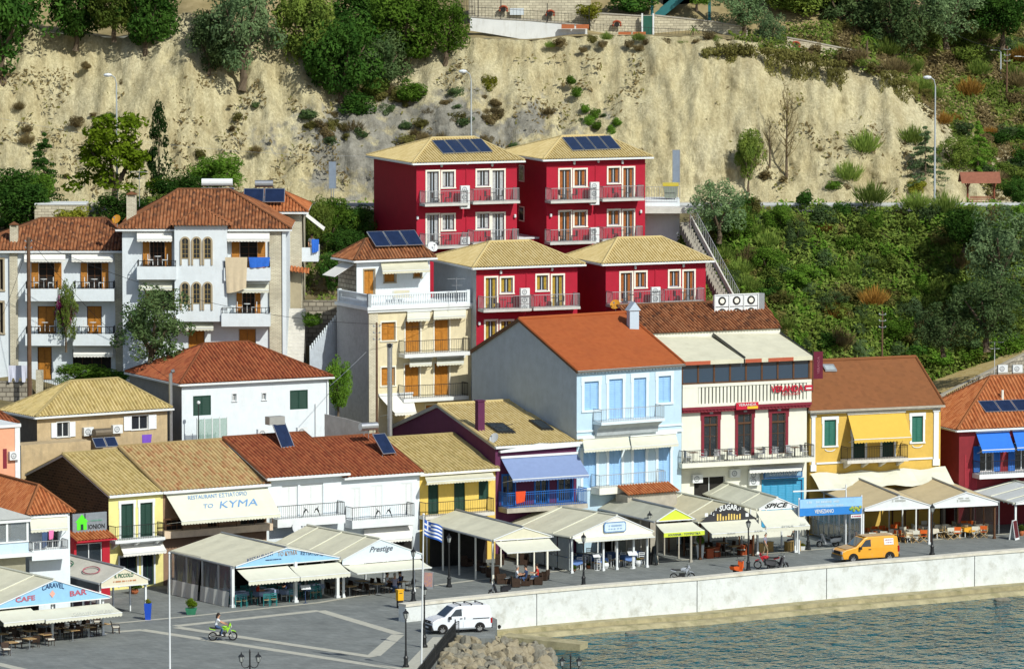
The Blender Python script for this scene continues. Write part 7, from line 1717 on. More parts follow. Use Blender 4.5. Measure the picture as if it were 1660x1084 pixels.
wt=copy_tree(ir)
if '_used' in wt: del wt['_used']
for o_ in KIDS(wt): o_.data=o_.data.copy(); o_.data.materials.clear(); o_.data.materials.append(whitep)
for b_,x,y,lab in ((h1,70,470,'upper left balcony of the leftmost white house'),(h1,152,470,'upper right balcony of the leftmost white house'),(h1,72,540,'lower left balcony of the leftmost white house'),(h1,150,540,'lower right balcony of the leftmost white house'),(h2,255,433,'upper left balcony of the bay-windowed house'),(h2,400,510,'lower right balcony of the bay-windowed house')):
    u,z=b_.f(x,y,-1.2); place(wt,b_.w(u,-.65,z+.1),b_.a,'white table and chairs on the '+lab,group='white balcony sets')
# laundry and cloths
def cloth(lab,b,x0,y0_,x1,y1_,v,m,name='hanging_cloth',cat='cloth'):
    t=thing(name,lab,cat,b.w(*(b.f((x0+x1)/2,y0_,v)[0],v,b.f((x0+x1)/2,y0_,v)[1])),b.a); w_=(b.f(x1,y0_,v)[0]-b.f(x0,y0_,v)[0])/2; h_=b.f(x0,y0_,v)[1]-b.f(x0,y1_,v)[1]
    mb=MB(); N=10; M=4; vs=[(w_*(2*i/N-1)*(1-.12*j/M),.05*sin(i*1.9+j*.5)*(j/M)-.02,-h_*j/M*(1-.15*(i/N)**2)) for j in range(M+1) for i in range(N+1)]
    n0=len(vs); fs=[(j*(N+1)+i,j*(N+1)+i+1,(j+1)*(N+1)+i+1,(j+1)*(N+1)+i) for j in range(M) for i in range(N)]; mb.add(vs+[(x,y+.02,z) for x,y,z in vs],fs+[tuple(n0+q for q in f[::-1]) for f in fs]); mb.build('fabric',m,t,smooth=True)
cloth('long beige blanket hung over the balcony of the bay-windowed house',h2,365,417,401,475,-1.28,mat('beige_blanket',(.62,.52,.36),.9,.06))
cloth('bright blue towel on the balcony right of the beige blanket',h2,403,417,438,434,-1.28,mat('royal_blue_cloth',(.03,.15,.62),.85,.1))
cloth('purple cloth hung beside the solar heater of the beige house',bg_,230,704,246,720,-1.3,mat('purple_cloth',(.18,.08,.50),.85,.1))
cloth('orange red towel over the bright blue balcony railing',s6,836,796,852,815,-1.42,mat('orange_red_towel',(.65,.07,.02),.85,.08))
cloth('blue towel on the side balcony of the brick house',h3,505,388,517,410,-.1,MATS['royal_blue_cloth'])
cloth('pink towel drying on the balcony under the orange hip roof',o1,79,859,87,874,-1.0,mat('pink_towel',(.75,.20,.42),.85,.05))
cloth('denim trousers drying beside the pink towel',o1,68,862,77,887,-1.0,jn)
# planters
def planter(lab,P,m,r,h,plant,square=False,top=1.0):
    t=thing('planter',lab,'planter',P); mb=MB()
    if square: mb.add([(-r*.7,-r*.7,0),(r*.7,-r*.7,0),(r*.7,r*.7,0),(-r*.7,r*.7,0),(-r,-r,h),(r,-r,h),(r,r,h),(-r,r,h)],[(3,2,1,0),(4,5,6,7),(0,1,5,4),(1,2,6,5),(2,3,7,6),(3,0,4,7)])
    else: mb.lathe([(r*.6,0),(r*.95,h*.4),(r,h*.6),(r*.8,h),(r*.7,h*.97)],12)
    mb.build('pot',m,t); return t
PLANTERS=[('tall cobalt blue planter with a small plant on the plaza',(240,1004),mat('cobalt_glaze',(.02,.08,.50),.3,.05),.26,1.15,True,.3,.5),('green box planter with a leafy shrub on the plaza',(310,995),mat('green_box',(.04,.22,.12),.6,.1),.4,.42,True,.55,1.0),('terracotta pot with trailing plant beside the gelateria',(218,962),mat('terracotta',(.42,.13,.05),.8,.1),.3,.35,False,.7,.7),
 ('tall white tapered planter with a clipped bush by the souvenir shop',(1135,905),whitep,.3,1.05,True,.42,1.1),('round white urn left of the seafood tables middle',(981,921),whitep,.3,.45,False,.22,.3),('round white urn at the right of the seafood tables',(1035,917),whitep,.3,.45,False,.25,.35),('dark green potted bush at the seafood canopy corner',(929,926),woodd,.22,.2,False,.35,.5),('terracotta pot by the white chairs',(954,921),MATS['terracotta'],.16,.25,False,.25,.3),('small white pot at the foot of the lantern post by the bar',(1301,891),whitep,.2,.3,True,.3,.4),('terracotta pot at the right edge of the quay',(1656,868),MATS['terracotta'],.2,.4,False,.4,.7)]
pobj=[(planter(l,G(*p),m,r,h,None,sq),r,h,pr_,ph) for l,p,m,r,h,sq,pr_,ph in PLANTERS]
# letter box, menu boards, awning stand, quay railing
t=thing('post_box','yellow post box on a dark stand at the end of the sea wall','post box',G(648,985),radians(30)); mb=MB(); mb.box(-.22,.22,-.17,.17,.55,1.25); mb.box(-.25,.25,-.2,.2,1.251,1.33); mb.build('box',mat('post_yellow',(.78,.42,.02),.4,.04),t); mb=MB(); mb.box(-.18,.18,-.13,.13,0,.549); mb.build('stand',blk,t); mb=MB(); mb.box(-.12,.12,-.18,-.171,1.05,1.1); mb.build('slot',blk,t)
def aboard(lab,P,rot,m,fm,txt=None,h=1.15,w_=.62):
    t=thing('menu_board',lab,'menu board',P,rot)
    for s_ in (-1,1):
        mb=MB(); mb.slab([(-w_/2,s_*.28,0),(w_/2,s_*.28,0),(w_/2,s_*.03,h),(-w_/2,s_*.03,h)],(0,-s_*.03,0)); o=mb.build('board',fm,t); g=MB(); g.slab([(-w_/2+.05,s_*.255+s_*.008,.15),(w_/2-.05,s_*.255+s_*.008,.15),(w_/2-.05,s_*.04+s_*.01,h-.05),(-w_/2+.05,s_*.04+s_*.01,h-.05)],(0,-s_*.006,0)); g.build('panel',m,o)
    if txt: letter(txt,whitep,t,(0,-.2,h*.6),(1,0,0),(0,.22,1),w_*.7,.14)
    return t
aboard('dark A-frame menu board with white edges at the right end of the quay',G(1644,874),radians(60),mat('board_maroon',(.10,.015,.02),.6,.1),whitep,None,1.5,.75)
aboard('tall black A-frame board leaning at the souvenir shop corner',G(1060,915),radians(70),mat('board_black',(.02,.03,.035),.6),blk,None,1.4,.6)
aboard('photo menu board with food pictures right of the Prestige cafe',G(695,953),radians(-10),mat('food_picture_print',(.55,.30,.15),.6,.5,9,col2=(.25,.18,.30)),greym,None,1.2,.7)
aboard('wooden menu board at the front post of the plain cream canopy',G(803,944),radians(40),mat('brown_board',(.20,.08,.03),.6,.1),woodd,None,1.2,.6)
for x,y,lab in ((495,977,'white lectern menu stand in front of the taverna'),(1025,921,'white lectern menu stand before the seafood tables'),(968,924,'white lectern menu stand left of the middle seafood posts')):
    t=thing('menu_stand',lab,'menu stand',G(x,y),radians(20)); mb=MB(); mb.tube([(0,0,0),(0,0,1.05)],.03,5); mb.lathe([(.2,0),(.2,.02)],8); mb.build('pole',MATS['dark_blue_ink'] if x==495 else whitep,t); mb=MB(); mb.slab([(-.35,-.2,1.0),(.35,-.2,1.0),(.35,.12,1.25),(-.35,.12,1.25)],(0,0,.02)); mb.build('menu',whitep,t)
t=thing('quay_railing','black ornate iron railing along the rocky edge of the plaza','railing')
mb=MB(); P=[G(744,1031),G(738,1033),G(722,1052),G(705,1074),G(688,1097),G(660,1130)]
rail(mb,[(p.x,p.y) for p in P],0,1.05,.14,.014,.03,mid=True)
for p in P[1:4]: mb.tube([(p.x,p.y,0),(p.x,p.y,1.25)],.045,6)
for a_,b2 in zip(P[1:-1],P[2:]):
    n=int((b2-a_).length/.5)
    for i in range(n):
        q=a_+(b2-a_)*(i+.5)/n; d=(b2-a_).normalized(); mb.tube([(q.x+d.x*.16*cos(2*pi*k/8),q.y+d.y*.16*cos(2*pi*k/8),.5+.2*sin(2*pi*k/8)) for k in range(9)],.014,3,cap=False)
mb.build('ironwork',iron,t)
# dishes
dish('satellite_dish','orange satellite dish between the two white houses',h2.w(h2.f(190,353,1)[0],1,h2.zat(-.6,1,368)),.38,mat('orange_dish',(.62,.28,.03),.5,.1),az=radians(-30),h=.6)
dish('satellite_dish','large white satellite dish behind the Prestige canopy',s2.w(s2.f(482,872,-1.3)[0],-1.3,s2.zat(8,-1.3,872)),.55,mat('dish_white',(.60,.62,.63),.5,.05),az=radians(40),h=.5)
dish('satellite_dish','white satellite dish on the tan roof of the purple house',s6.w(*slopept(s6,806,712,vA,zA)) if 0 else s6.w(.3,.6,s6.h),.4,MATS['dish_white'],az=radians(-40),h=.5)
dish('satellite_dish','white satellite dish on the corner of the rooftop house roof',c2.w(c2.f(700,412,1)[0],1,c2.zat(4.5,1,408)),.42,MATS['dish_white'],az=radians(30),h=.3)
dish('satellite_dish','orange satellite dish in front of the lower right hotel',r4.w(r4.f(998,493,-2)[0],-2,r4.zat(1,-2,503)),.4,MATS['orange_dish'],az=radians(-20),h=.5)
t=thing('chapel_chimney','small pale blue gabled chimney in front of the lower right hotel','chimney',PD(1026,510,441.5),radians(22)); mb=MB(); mb.box(-.38,.38,-.3,.3,-1.5,.35); mb.slab([(-.5,-.4,.351),(.5,-.4,.351),(0,-.4,1.0)],(0,.8,0)); mb.build('stack',mat('ice_plaster',(.48,.58,.68),.8,.05),t)
t=thing('round_chimney','small white domed chimney behind the condenser rack','chimney',PD(1227,490,452)); mb=MB(); mb.lathe([(.35,-1.2),(.35,.1),(.42,.15),(.38,.3),(.15,.5),(.05,.75)],10); mb.build('stack',verw,t)
def antenna(lab,P,h,pm=greym):
    t=thing('tv_antenna',lab,'antenna',P); mb=MB(); mb.tube([(0,0,0),(0,0,h)],.025,4); mb.tube([(-.7,0,h-.1),(.7,.2,h-.1)],.018,3)
    for k in range(7): x=-.6+.2*k; mb.tube([(x,-.25,h-.1),(x,.3,h-.1)],.012,3)
    mb.tube([(-.35,0,h-.6),(.45,.1,h-.6)],.018,3); mb.build('mast',pm,t)
antenna('tv antenna mast beside the brick chimney of the bay-windowed house',h2.w(h2.f(226,330,4)[0],4,h2.zat(1,4,335)),2.8)
antenna('tv antenna on the balustraded terrace',PD(740,492,445),2.0)
antenna('thin aerial mast over the stone building',PD(1612,618,457),3.2,whitep)
# ================= vegetation =================
def leafmat(name,c1,c2,var=.35):
    m=bpy.data.materials.new(name); m.use_nodes=True; nt=m.node_tree; n=nt.nodes; L=nt.links.new; n.remove(n['Principled BSDF'])
    out=n['Material Output']; tc=n.new('ShaderNodeTexCoord'); oi=n.new('ShaderNodeObjectInfo'); nz=n.new('ShaderNodeTexNoise'); nz.inputs['Scale'].default_value=2.3; nz.inputs['Detail'].default_value=5
    L(tc.outputs['Object'],nz.inputs['Vector']); rp=n.new('ShaderNodeValToRGB'); rp.color_ramp.elements[0].position=.36; rp.color_ramp.elements[1].position=.66; rp.color_ramp.elements[0].color=(*c1,1); rp.color_ramp.elements[1].color=(*c2,1); L(nz.outputs[0],rp.inputs[0])
    hs=n.new('ShaderNodeHueSaturation'); mr=n.new('ShaderNodeMapRange'); mr.inputs[3].default_value=1-var; mr.inputs[4].default_value=1+var; L(oi.outputs['Random'],mr.inputs[0]); L(mr.outputs[0],hs.inputs['Value']); L(rp.outputs[0],hs.inputs['Color'])
    d=n.new('ShaderNodeBsdfDiffuse'); t=n.new('ShaderNodeBsdfTranslucent'); mx=n.new('ShaderNodeMixShader'); mx.inputs[0].default_value=.38
    L(hs.outputs[0],d.inputs[0]); L(hs.outputs[0],t.inputs[0]); L(d.outputs[0],mx.inputs[1]); L(t.outputs[0],mx.inputs[2]); L(mx.outputs[0],out.inputs[0]); MATS[name]=m; return m
LM=dict(dark=leafmat('dark_leaves',(.035,.095,.018),(.08,.17,.028)),bright=leafmat('bright_leaves',(.085,.18,.022),(.17,.30,.04)),olive=leafmat('olive_leaves',(.10,.17,.075),(.22,.31,.14)),oliveD=leafmat('dark_olive_leaves',(.065,.12,.045),(.14,.20,.075)),
 pine=leafmat('pine_needles',(.15,.25,.015),(.28,.40,.03)),fir=leafmat('fir_needles',(.03,.09,.02),(.08,.17,.03)),cyp=leafmat('cypress_needles',(.012,.035,.01),(.03,.06,.015)),broom=leafmat('broom_twigs',(.14,.22,.045),(.27,.35,.075)),orange=leafmat('dry_orange_twigs',(.28,.15,.03),(.42,.24,.06)),dry=leafmat('dry_grey_twigs',(.16,.12,.055),(.26,.21,.10)),
 vine=leafmat('hanging_vine_leaves',(.14,.13,.04),(.24,.23,.07)),yel=leafmat('yellow_green_leaves',(.20,.22,.02),(.34,.34,.05)),bou=leafmat('magenta_bracts',(.25,.02,.12),(.45,.05,.22)),mid=leafmat('mid_green_leaves',(.10,.155,.03),(.20,.26,.05)))
barkm=mat('bark',(.12,.09,.06),.9,.3,5)
R_=random.Random(11)
def rv(s=1):
    while True:
        v=Vector((R_.uniform(-1,1),R_.uniform(-1,1),R_.uniform(-1,1)))
        if .01<v.length<1: return v.normalized()*s
def leaf(mb,p,nrm,s,asp=1.6):
    a=nrm.orthogonal().normalized(); b_=nrm.cross(a); t=R_.uniform(0,6.28); e=a*cos(t)+b_*sin(t); f=nrm.cross(e); mb.v+= [tuple(p-e*s*asp*.5),tuple(p+f*s*.35),tuple(p+e*s*asp*.5),tuple(p-f*s*.35)]; n=len(mb.v); mb.f.append((n-4,n-3,n-2,n-1)); mb.mi.append(0)
def clump(mb,c,r,n,ls,flat=1):
    for _ in range(n):
        d=rv(); k=R_.uniform(.55,1)**.5; p=c+Vector((d.x*r*k,d.y*r*k,d.z*r*k*flat)); nn=(d*.9+rv(.8)+Vector((0,0,.35))).normalized(); leaf(mb,p,nn,ls*R_.uniform(.6,1.3))
def crown(kind,seed):
    """crown filling roughly -1..1 across and 0..2 high"""
    R_.seed(seed); mb=MB()
    if kind=='round':
        for i in range(46):
            d=rv(); k=R_.uniform(.35,.78); c=Vector((d.x*k,d.y*k,1+d.z*k*.95)); clump(mb,c,R_.uniform(.2,.36),190,.062)
    elif kind=='airy':
        for i in range(60):
            d=rv(); k=R_.uniform(.3,.85); c=Vector((d.x*k,d.y*k,1+d.z*k)); clump(mb,c,R_.uniform(.14,.26),110,.052)
    elif kind=='bush':
        for i in range(16):
            d=rv(); k=R_.uniform(.2,.68); c=Vector((d.x*k,d.y*k,.75+d.z*k*.8)); clump(mb,c,R_.uniform(.25,.42),150,.095)
    elif kind=='broom':
        for i in range(800):
            t=R_.uniform(0,6.28); sp=R_.uniform(0,.95)**.7; h=R_.uniform(.9,1.75)*(1-.3*sp); tip=Vector((cos(t)*sp,sin(t)*sp,h)); b0=Vector((cos(t)*sp*.25,sin(t)*sp*.25,.05)); k0=R_.uniform(.35,.85); a=b0.lerp(tip,k0); d=(tip-b0).normalized(); s=d.cross(rv()).normalized()*.022; mb.add([a-s,a+s,a+d*.42+s*.5+Vector((0,0,.02))],[(0,1,2)])
    elif kind=='pine':
        for i in range(60):
            t=R_.uniform(0,6.28); lvl=R_.uniform(0,1); rr=(1-.55*lvl)*R_.uniform(.35,1); c=Vector((cos(t)*rr,sin(t)*rr,.35+lvl*1.5)); clump(mb,c,R_.uniform(.16,.26),80,.075,.55)
    elif kind=='fir':
        for i in range(46):
            lvl=R_.random(); t=R_.uniform(0,6.28); rr=(1-lvl)**.9; 
            for q in range(5): k=(q+1)/5; c=Vector((cos(t)*rr*k,sin(t)*rr*k,.1+lvl*1.9-.12*k*rr)); clump(mb,c,.09,16,.06,.5)
    elif kind=='cypress':
        for i in range(60):
            lvl=R_.random(); t=R_.uniform(0,6.28); rr=.75*(1-lvl)**.6*(.35+.65*min(1,lvl*6)); c=Vector((cos(t)*rr,sin(t)*rr,lvl*1.9+.05)); clump(mb,c,.22,45,.08,.6)
    elif kind=='vine':
        for i in range(16):
            x=R_.uniform(-.9,.9); ln=R_.uniform(.5,1.9)*(1-.3*abs(x)); 
            for q in range(int(ln*34)): z=2-q/34; p=Vector((x+.09*sin(z*5+i)+R_.uniform(-.11,.11),R_.uniform(-.12,.12),z)); leaf(mb,p,(Vector((0,-1,.3))+rv(.8)).normalized(),.085)
        clump(mb,Vector((0,0,1.95)),.45,160,.09,.4); clump(mb,Vector((-.5,0,1.95)),.4,120,.09,.4); clump(mb,Vector((.5,0,1.95)),.4,120,.09,.4)
    elif kind=='dead':
        for i in range(30):
            t=R_.uniform(0,6.28); z=R_.uniform(.2,1.7); L_=.75*(1-z/2.2); p=Vector((0,0,z)); e=Vector((cos(t)*L_,sin(t)*L_,z+.45)); mb.tube([p,p.lerp(e,.5)+Vector((0,0,-.06)),e],.016,3,.004,cap=False)
            for q in range(5): k=R_.uniform(.3,1); a=p.lerp(e,k); mb.tube([a,a+rv(.16)+Vector((0,0,.08))],.007,3,.003,cap=False)
            for q in range(8): k=R_.uniform(.4,1); leaf(mb,p.lerp(e,k)+rv(.08),rv(),.03)
    elif kind=='palm':
        for i in range(26):
            t=R_.uniform(0,6.28); el=R_.uniform(-.3,1.2); P=[Vector((cos(t)*k*cos(el),sin(t)*k*cos(el),1+k*sin(el)-.55*k*k)) for k in (0,.35,.7,1.0)]
            s=Vector((-sin(t),cos(t),0))*.05
            mb.add([P[0]-s,P[1]-s*1.4,P[2]-s,P[3],P[2]+s,P[1]+s*1.4,P[0]+s],[(0,1,5,6),(1,2,4,5),(2,3,4)])
    return mb
CR={}
def crownmesh(kind,var,m):
    k=(kind,var,m)
    if k not in CR:
        base=CR.get((kind,var))
        if base is None: base=CR[(kind,var)]=crown(kind,hash_(kind)+var*17)
        CR[k]=base.mesh('crown',LM[m])
    return CR[k]
def hash_(s): return sum(ord(c)*(i+3) for i,c in enumerate(s))
TR={}
def trunkmesh(kind):
    if kind in TR: return TR[kind]
    mb=MB()
    if kind in('fir','cypress','dead'): mb.tube([(0,0,-.5),(0,0,.6),(.02,0,1.6)],.07,6,.015)
    elif kind=='palm': mb.tube([(0,0,-.6),(.03,0,.3),(0,0,1.0)],.09,7,.07)
    else:
        mb.tube([(0,0,-.12),(.04,.02,.1),(0,0,.5)],.09,7,.06)
        for k in range(5): t=k*1.26+.3; mb.tube([(0,0,.35),(.25*cos(t),.25*sin(t),.8),(.5*cos(t),.5*sin(t),1.2)],.05,5,.015)
    TR[kind]=mb.mesh('trunk',barkm); return TR[kind]
def plant(lab,cat,P,kind,m,r,h,var=0,rot=None,group=None,trunk=None,name=None,lift=0):
    t=thing(name or {'bush':'shrub','broom':'shrub','vine':'hanging_vine','dead':'dead_tree'}.get(kind,'tree'),lab,cat,P,R_.uniform(0,6.28) if rot is None else rot,group)
    cr=bpy.data.objects.new('crown' if kind not in('bush','broom','vine') else 'foliage',crownmesh(kind,var,m)); COL.objects.link(cr); cr.parent=t; cr.scale=(r,r,h/2); cr.location.z=lift
    if kind not in('vine','broom','bush') or trunk: 
        tr=bpy.data.objects.new('trunk' if kind!='bush' else 'stem',trunkmesh(kind)); COL.objects.link(tr); tr.parent=t; tr.scale=(r if kind!='fir' else r*.8,r if kind!='fir' else r*.8,(h/2)+lift*.6 if lift else h/2)
    return t
def hit(x,y,zf,D0,D1,st=.15):
    D=D0
    while D<D1:
        p=PD(x,y,D)
        if p.z<=zf(p.x,D): return p
        D+=st
    return PD(x,y,D1)
def bz(X,D):
    if D<YB: return 22.8
    if D>YC: return upz(X,D)
    t=((D-YB)/(YC-YB))**(1/1.15); return 22.7+(blufftop(X)-22.7)*t
def hillz(X,D):
    if D<472.6: return slopez(X,D)
    if D<YB: return 22.8
    return bz(X,D)
def px(P,n): return n*P.y/F      # photo pixels to metres at that distance
def tree(lab,cat,cx,yb,wpx,hpx,kind,m,zf=hillz,D=None,var=0,group=None,D0=None,lift=0,name=None):
    P=PD(cx,yb,D) if D else hit(cx,yb,zf,D0 or 430,545)
    r=px(P,wpx)/2; h=px(P,hpx)
    return plant(lab,cat,P+Vector((0,0,-.15)),kind,m,r,h,var,group=group,lift=lift,name=name)
T=tree
# --- tree line on the bluff crest, left to right ---

for a in [('dark broad-leaved tree filling the top left corner',5,122,190,215,'round','dark',0),('dark tree between the corner tree and the round crest tree',122,72,120,140,'round','dark',1),('round dark tree overhanging the bare bluff',236,90,125,150,'round','dark',2),('small dark tree left of the round overhanging one',185,58,110,120,'round','mid',1),
 ('tall grey-green olive leaning over the bluff',392,132,170,210,'airy','olive',0),('dark bush on the left flank of the tall grey-green olive',338,116,80,110,'round','oliveD',0),('mid green tree right of the tall grey-green olive',500,118,130,160,'round','mid',1),('dark rounded tree low on the bluff shoulder',555,172,150,170,'round','dark',2),('shaded tree behind the bluff shoulder',590,95,140,140,'round','dark',0),
 ('bright crested tree above the bluff shoulder',655,110,150,150,'round','bright',1),('fresh green tree beside the white retaining wall',722,96,110,130,'airy','bright',1),('brownish evergreen low on the bluff shoulder',618,150,110,110,'round','oliveD',2),('lone bright green shrub below the shoulder trees',668,168,70,58,'bush','bright',0),('dark green shrub at the foot of the shoulder trees',578,186,80,60,'bush','dark',1),('leafy shrub left of the lone bright one',610,160,60,60,'bush','mid',0),
 ('round olive-yellow bush right of the tall street light',793,148,36,42,'bush','yel',1)]:
    lab,cx,yb,w_,h_,k,m,v=a; T(lab,'tree' if k!='bush' else 'shrub',cx,yb,w_,h_,k,m,var=v,D=YC-1.5 if yb<70 else None)
for a in [('yellow-green shrub at the corner of the long stone wall',955,33,60,45,'bush','yel',0,498.5),('dark ivy mass right of the long stone wall',1030,18,110,50,'bush','dark',1,501),('slender tree beside the turquoise stair',1130,12,60,60,'airy','bright',0,500),('leaning olive tree at the end of the low wall',1205,50,110,95,'airy','olive',1,498),('light green olive bush on the crest',1246,80,72,68,'airy','olive',0,496),
 ('bushy tree under the frame top by the leaning olive',1300,30,170,110,'round','mid',1,504),('spreading olive behind the palm',1420,40,180,120,'airy','olive',0,508),('dusty olive above the curving wall',1350,35,130,110,'airy','oliveD',1,507),('deep green tree between the silver olives',1560,40,140,110,'round','mid',0,511),('broad dark olive behind the curving wall',1370,72,150,130,'airy','oliveD',0,504),('tall olive in the middle of the olive grove',1450,95,150,160,'airy','oliveD',1,502),('silver olive at the right of the grove',1535,70,130,130,'airy','olive',1,505),('dark tree in the top right corner',1625,70,120,120,'round','dark',2,508),('small palm on the slope below the olive grove',1406,82,42,52,'palm','bright',0,497),('silver-grey olive crown left of the top right corner',1590,40,110,90,'airy','olive',0,509)]:
    lab,cx,yb,w_,h_,k,m,v,D=a; T(lab,'tree' if k!='bush' else 'shrub',cx,yb,w_,h_,k,m,var=v,D=D)
T('spiky green yucca against the low stone wall','plant',1124,62,26,36,'palm','bright',D=495.5)
# --- broom and scrub right of the bluff ---
def inpoly(x,y,P):
    c=False; n=len(P)
    for i in range(n):
        (x1,y1_),(x2,y2)=P[i],P[(i+1)%n]
        if (y1_>y)!=(y2>y) and x<(x2-x1)*(y-y1_)/(y2-y1_)+x1: c=not c
    return c
def scatter(poly,n,choices,size,lab,group,zf=hillz,seed=1,D0=None,mind=0):
    rr=random.Random(seed); xs=[p[0] for p in poly]; ys=[p[1] for p in poly]; k=0; pts=[]; g=0
    while k<n and g<9000:
        g+=1; x=rr.uniform(min(xs),max(xs)); y=rr.uniform(min(ys),max(ys))
        if not inpoly(x,y,poly) or any((x-a)**2+((y-b_)*1.6)**2<mind**2 for a,b_ in pts): continue
        pts.append((x,y)); kind,m,wt=rr.choices(choices,[c[2] for c in choices])[0]; P=hit(x,y,zf,D0 or 430,545); s=rr.uniform(*size)
        w1={'broom':'upright broom','bush':'rounded shrub','airy':'loose crowned small tree','round':'small bushy tree'}[kind]; w2={'dark':'dark green','bright':'bright green','olive':'grey-green','oliveD':'dull olive','mid':'mid green','broom':'yellow-green','orange':'dry orange','dry':'dry brown','yel':'yellowish','vine':'brownish'}[m]
        nm='%s %s %s'%(w2,w1,lab)
        plant(nm,'tree' if kind in('airy','round') else 'shrub',P+Vector((0,0,-.2)),kind,m,s*rr.uniform(.85,1.2),s*rr.uniform(1.2,1.9),rr.randint(0,1),group='%s, %s %s'%(group,w2,w1)); k+=1
scatter([(1300,95),(1450,75),(1660,60),(1700,330),(1570,300),(1520,200),(1450,140)],46,[('broom','broom',3),('broom','orange',3),('bush','oliveD',2),('bush','dry',2),('bush','mid',1),('broom','dry',1)],(.8,1.7),'on the upper slope right of the bluff','scrub right of the bluff',seed=3,mind=20)
scatter([(1590,230),(1700,230),(1700,330),(1600,320)],8,[('bush','dark',2),('bush','mid',2)],(1.2,1.8),'behind the wooden shelter','shrubs behind the shelter',seed=5,mind=25)
scatter([(840,70),(1140,60),(1450,100),(1450,125),(1300,95),(1140,78),(900,85)],26,[('bush','dry',3),('bush','vine',2),('broom','broom',1)],(.5,.9),'on the rim of the bluff','scrub on the bluff rim',seed=8,mind=14)
scatter([(0,150),(60,100),(300,120),(440,150),(560,200),(1000,150),(1140,220),(1600,260),(1600,315),(1100,315),(500,310),(0,290)],64,[('bush','dry',6),('bush','vine',3),('broom','dry',3),('bush','oliveD',2)],(.3,.85),'clinging to the bare bluff','scrub on the bluff face',seed=13,mind=13)
scatter([(480,150),(760,140),(850,180),(700,235),(500,240)],44,[('bush','vine',3),('bush','oliveD',3),('bush','dry',3),('broom','dry',1)],(.5,1.2),'on the grey shoulder of the bluff','scrub on the bluff shoulder',seed=14,mind=13)
# hanging vines over the bluff rim
for x,y,w_,h_,v in ((1165,85,50,62,0),(1190,80,60,75,1),(1225,85,55,60,0),(1260,85,40,30,1),(1285,92,52,78,1),(1306,98,40,52,0),(1345,105,50,60,1),(1352,118,22,62,0),(1440,122,26,58,0),(1455,135,32,65,1),(1473,140,24,55,0),(1500,150,18,28,1)):
    P=hit(x,y,hillz,480,545); r=px(P,w_)/1.6; h=px(P,h_)*1.25; plant('brown-green creeper hanging from the bluff rim','creeper',P+Vector((0,-1.6,-h+.3)),'vine','vine',r,h,v,rot=0,group='creepers on the bluff rim')
for i,(x,y) in enumerate(((925,132),(935,150),(948,178),(955,196),(968,205),(990,212),(1000,200),(965,185))):
    P=hit(x,y,hillz,480,545); plant('bright ivy patch trailing down the middle of the bluff','creeper',P+Vector((0,-.5,-.4)),'bush','bright',px(P,24)/2,px(P,26),i%2,group='ivy patches on the bluff')
# foot of the bluff
for a in [('small conical tree with a bare stem at the foot of the bluff',1214,308,56,92,'round','mid',0,.9),('leafless dead conifer against the bluff',1275,272,78,140,'dead','dry',0,0),('bare twiggy bush beside the dead conifer',1248,258,55,70,'dead','dry',1,0),('drooping blue-green cedar left of the wooden shelter',1500,300,85,100,'fir','olive',0,0),('light green conifer behind the wooden shelter',1585,285,78,90,'fir','bright',1,0),('feathery broom tree before the light green conifer',1550,280,80,70,'airy','mid',0,0),
 ('spreading grey-brown broom high on the right of the bluff',1400,255,64,62,'broom','broom',0,0),('broad green broom on the right of the bluff',1375,300,58,56,'broom','broom',1,0),('vivid green shrub at the roadside below the broom',1353,312,44,36,'bush','bright',0,0),('olive broom beneath the tall right street light',1478,238,60,50,'broom','broom',0,0),('pale scrub with orange berries at the roadside',1485,312,46,34,'bush','yel',1,0)]:
    lab,cx,yb,w_,h_,k,m,v,lf=a; T(lab,'tree' if k in('round','dead','fir','airy') else 'shrub',cx,yb,w_,h_,k,m,var=v,D0=478,lift=lf)
# --- left group behind the white houses ---
for a in [('spreading light green pine with tufted branches',188,330,170,155,'pine','pine',0,469),('slim dark cypress left of the brick chimney',258,302,52,145,'cypress','cyp',0,470),('dark green fir left of the pine',72,335,95,125,'fir','fir',0,468),('broad dark shrub tree at the left frame edge below the fir',25,372,140,110,'round','dark',0,463),('bright leafy tree under the fir',55,330,90,60,'round','bright',1,465),('bushy green shrub right of the cypress',352,312,105,72,'round','bright',2,473),
 ('dark shrub under the pine right side',290,345,110,75,'round','dark',1,466),('dark hedge shrub behind the brick chimney',200,372,110,70,'round','dark',2,461),('yellow-green shrub on the stone wall behind the tiled roof',118,366,90,48,'bush','yel',0,459.5),('white flowering shrub beside the brick chimney',258,350,60,55,'bush','mid',1,462),
 ('green shrub between the brick house and the crimson hotel',535,395,90,85,'round','bright',0,466),('dark laurel left of the rooftop house',560,430,80,70,'round','dark',1,460),('shaded tree filling the gap left of the crimson hotel',575,385,80,60,'round','dark',2,468),('climbing shrub behind the brick house balcony',515,400,60,90,'round','mid',1,463),('leafy bush in the alley beside the rooftop house',540,470,70,70,'round','dark',0,456),('low bush in the shaded alley',505,530,50,40,'bush','bright',0,450),
 ('feathery olive tree in front of the bay-windowed house',246,598,160,150,'airy','oliveD',0,441),('bright climbing ivy bush beside the cream house',548,668,52,100,'round','bright',1,440),('green garden shrubs before the leftmost white house',140,628,130,46,'round','bright',2,444),('dark garden shrub right of the bright garden shrubs',190,622,60,38,'bush','dark',0,443)]:
    lab,cx,yb,w_,h_,k,m,v,D=a; T(lab,'tree' if k not in('bush',) else 'shrub',cx,yb,w_,h_,k,m,var=v,D=D)
T('spiky yucca in the alley before the cream house','plant',578,722,54,36,'palm','bright',D=437)
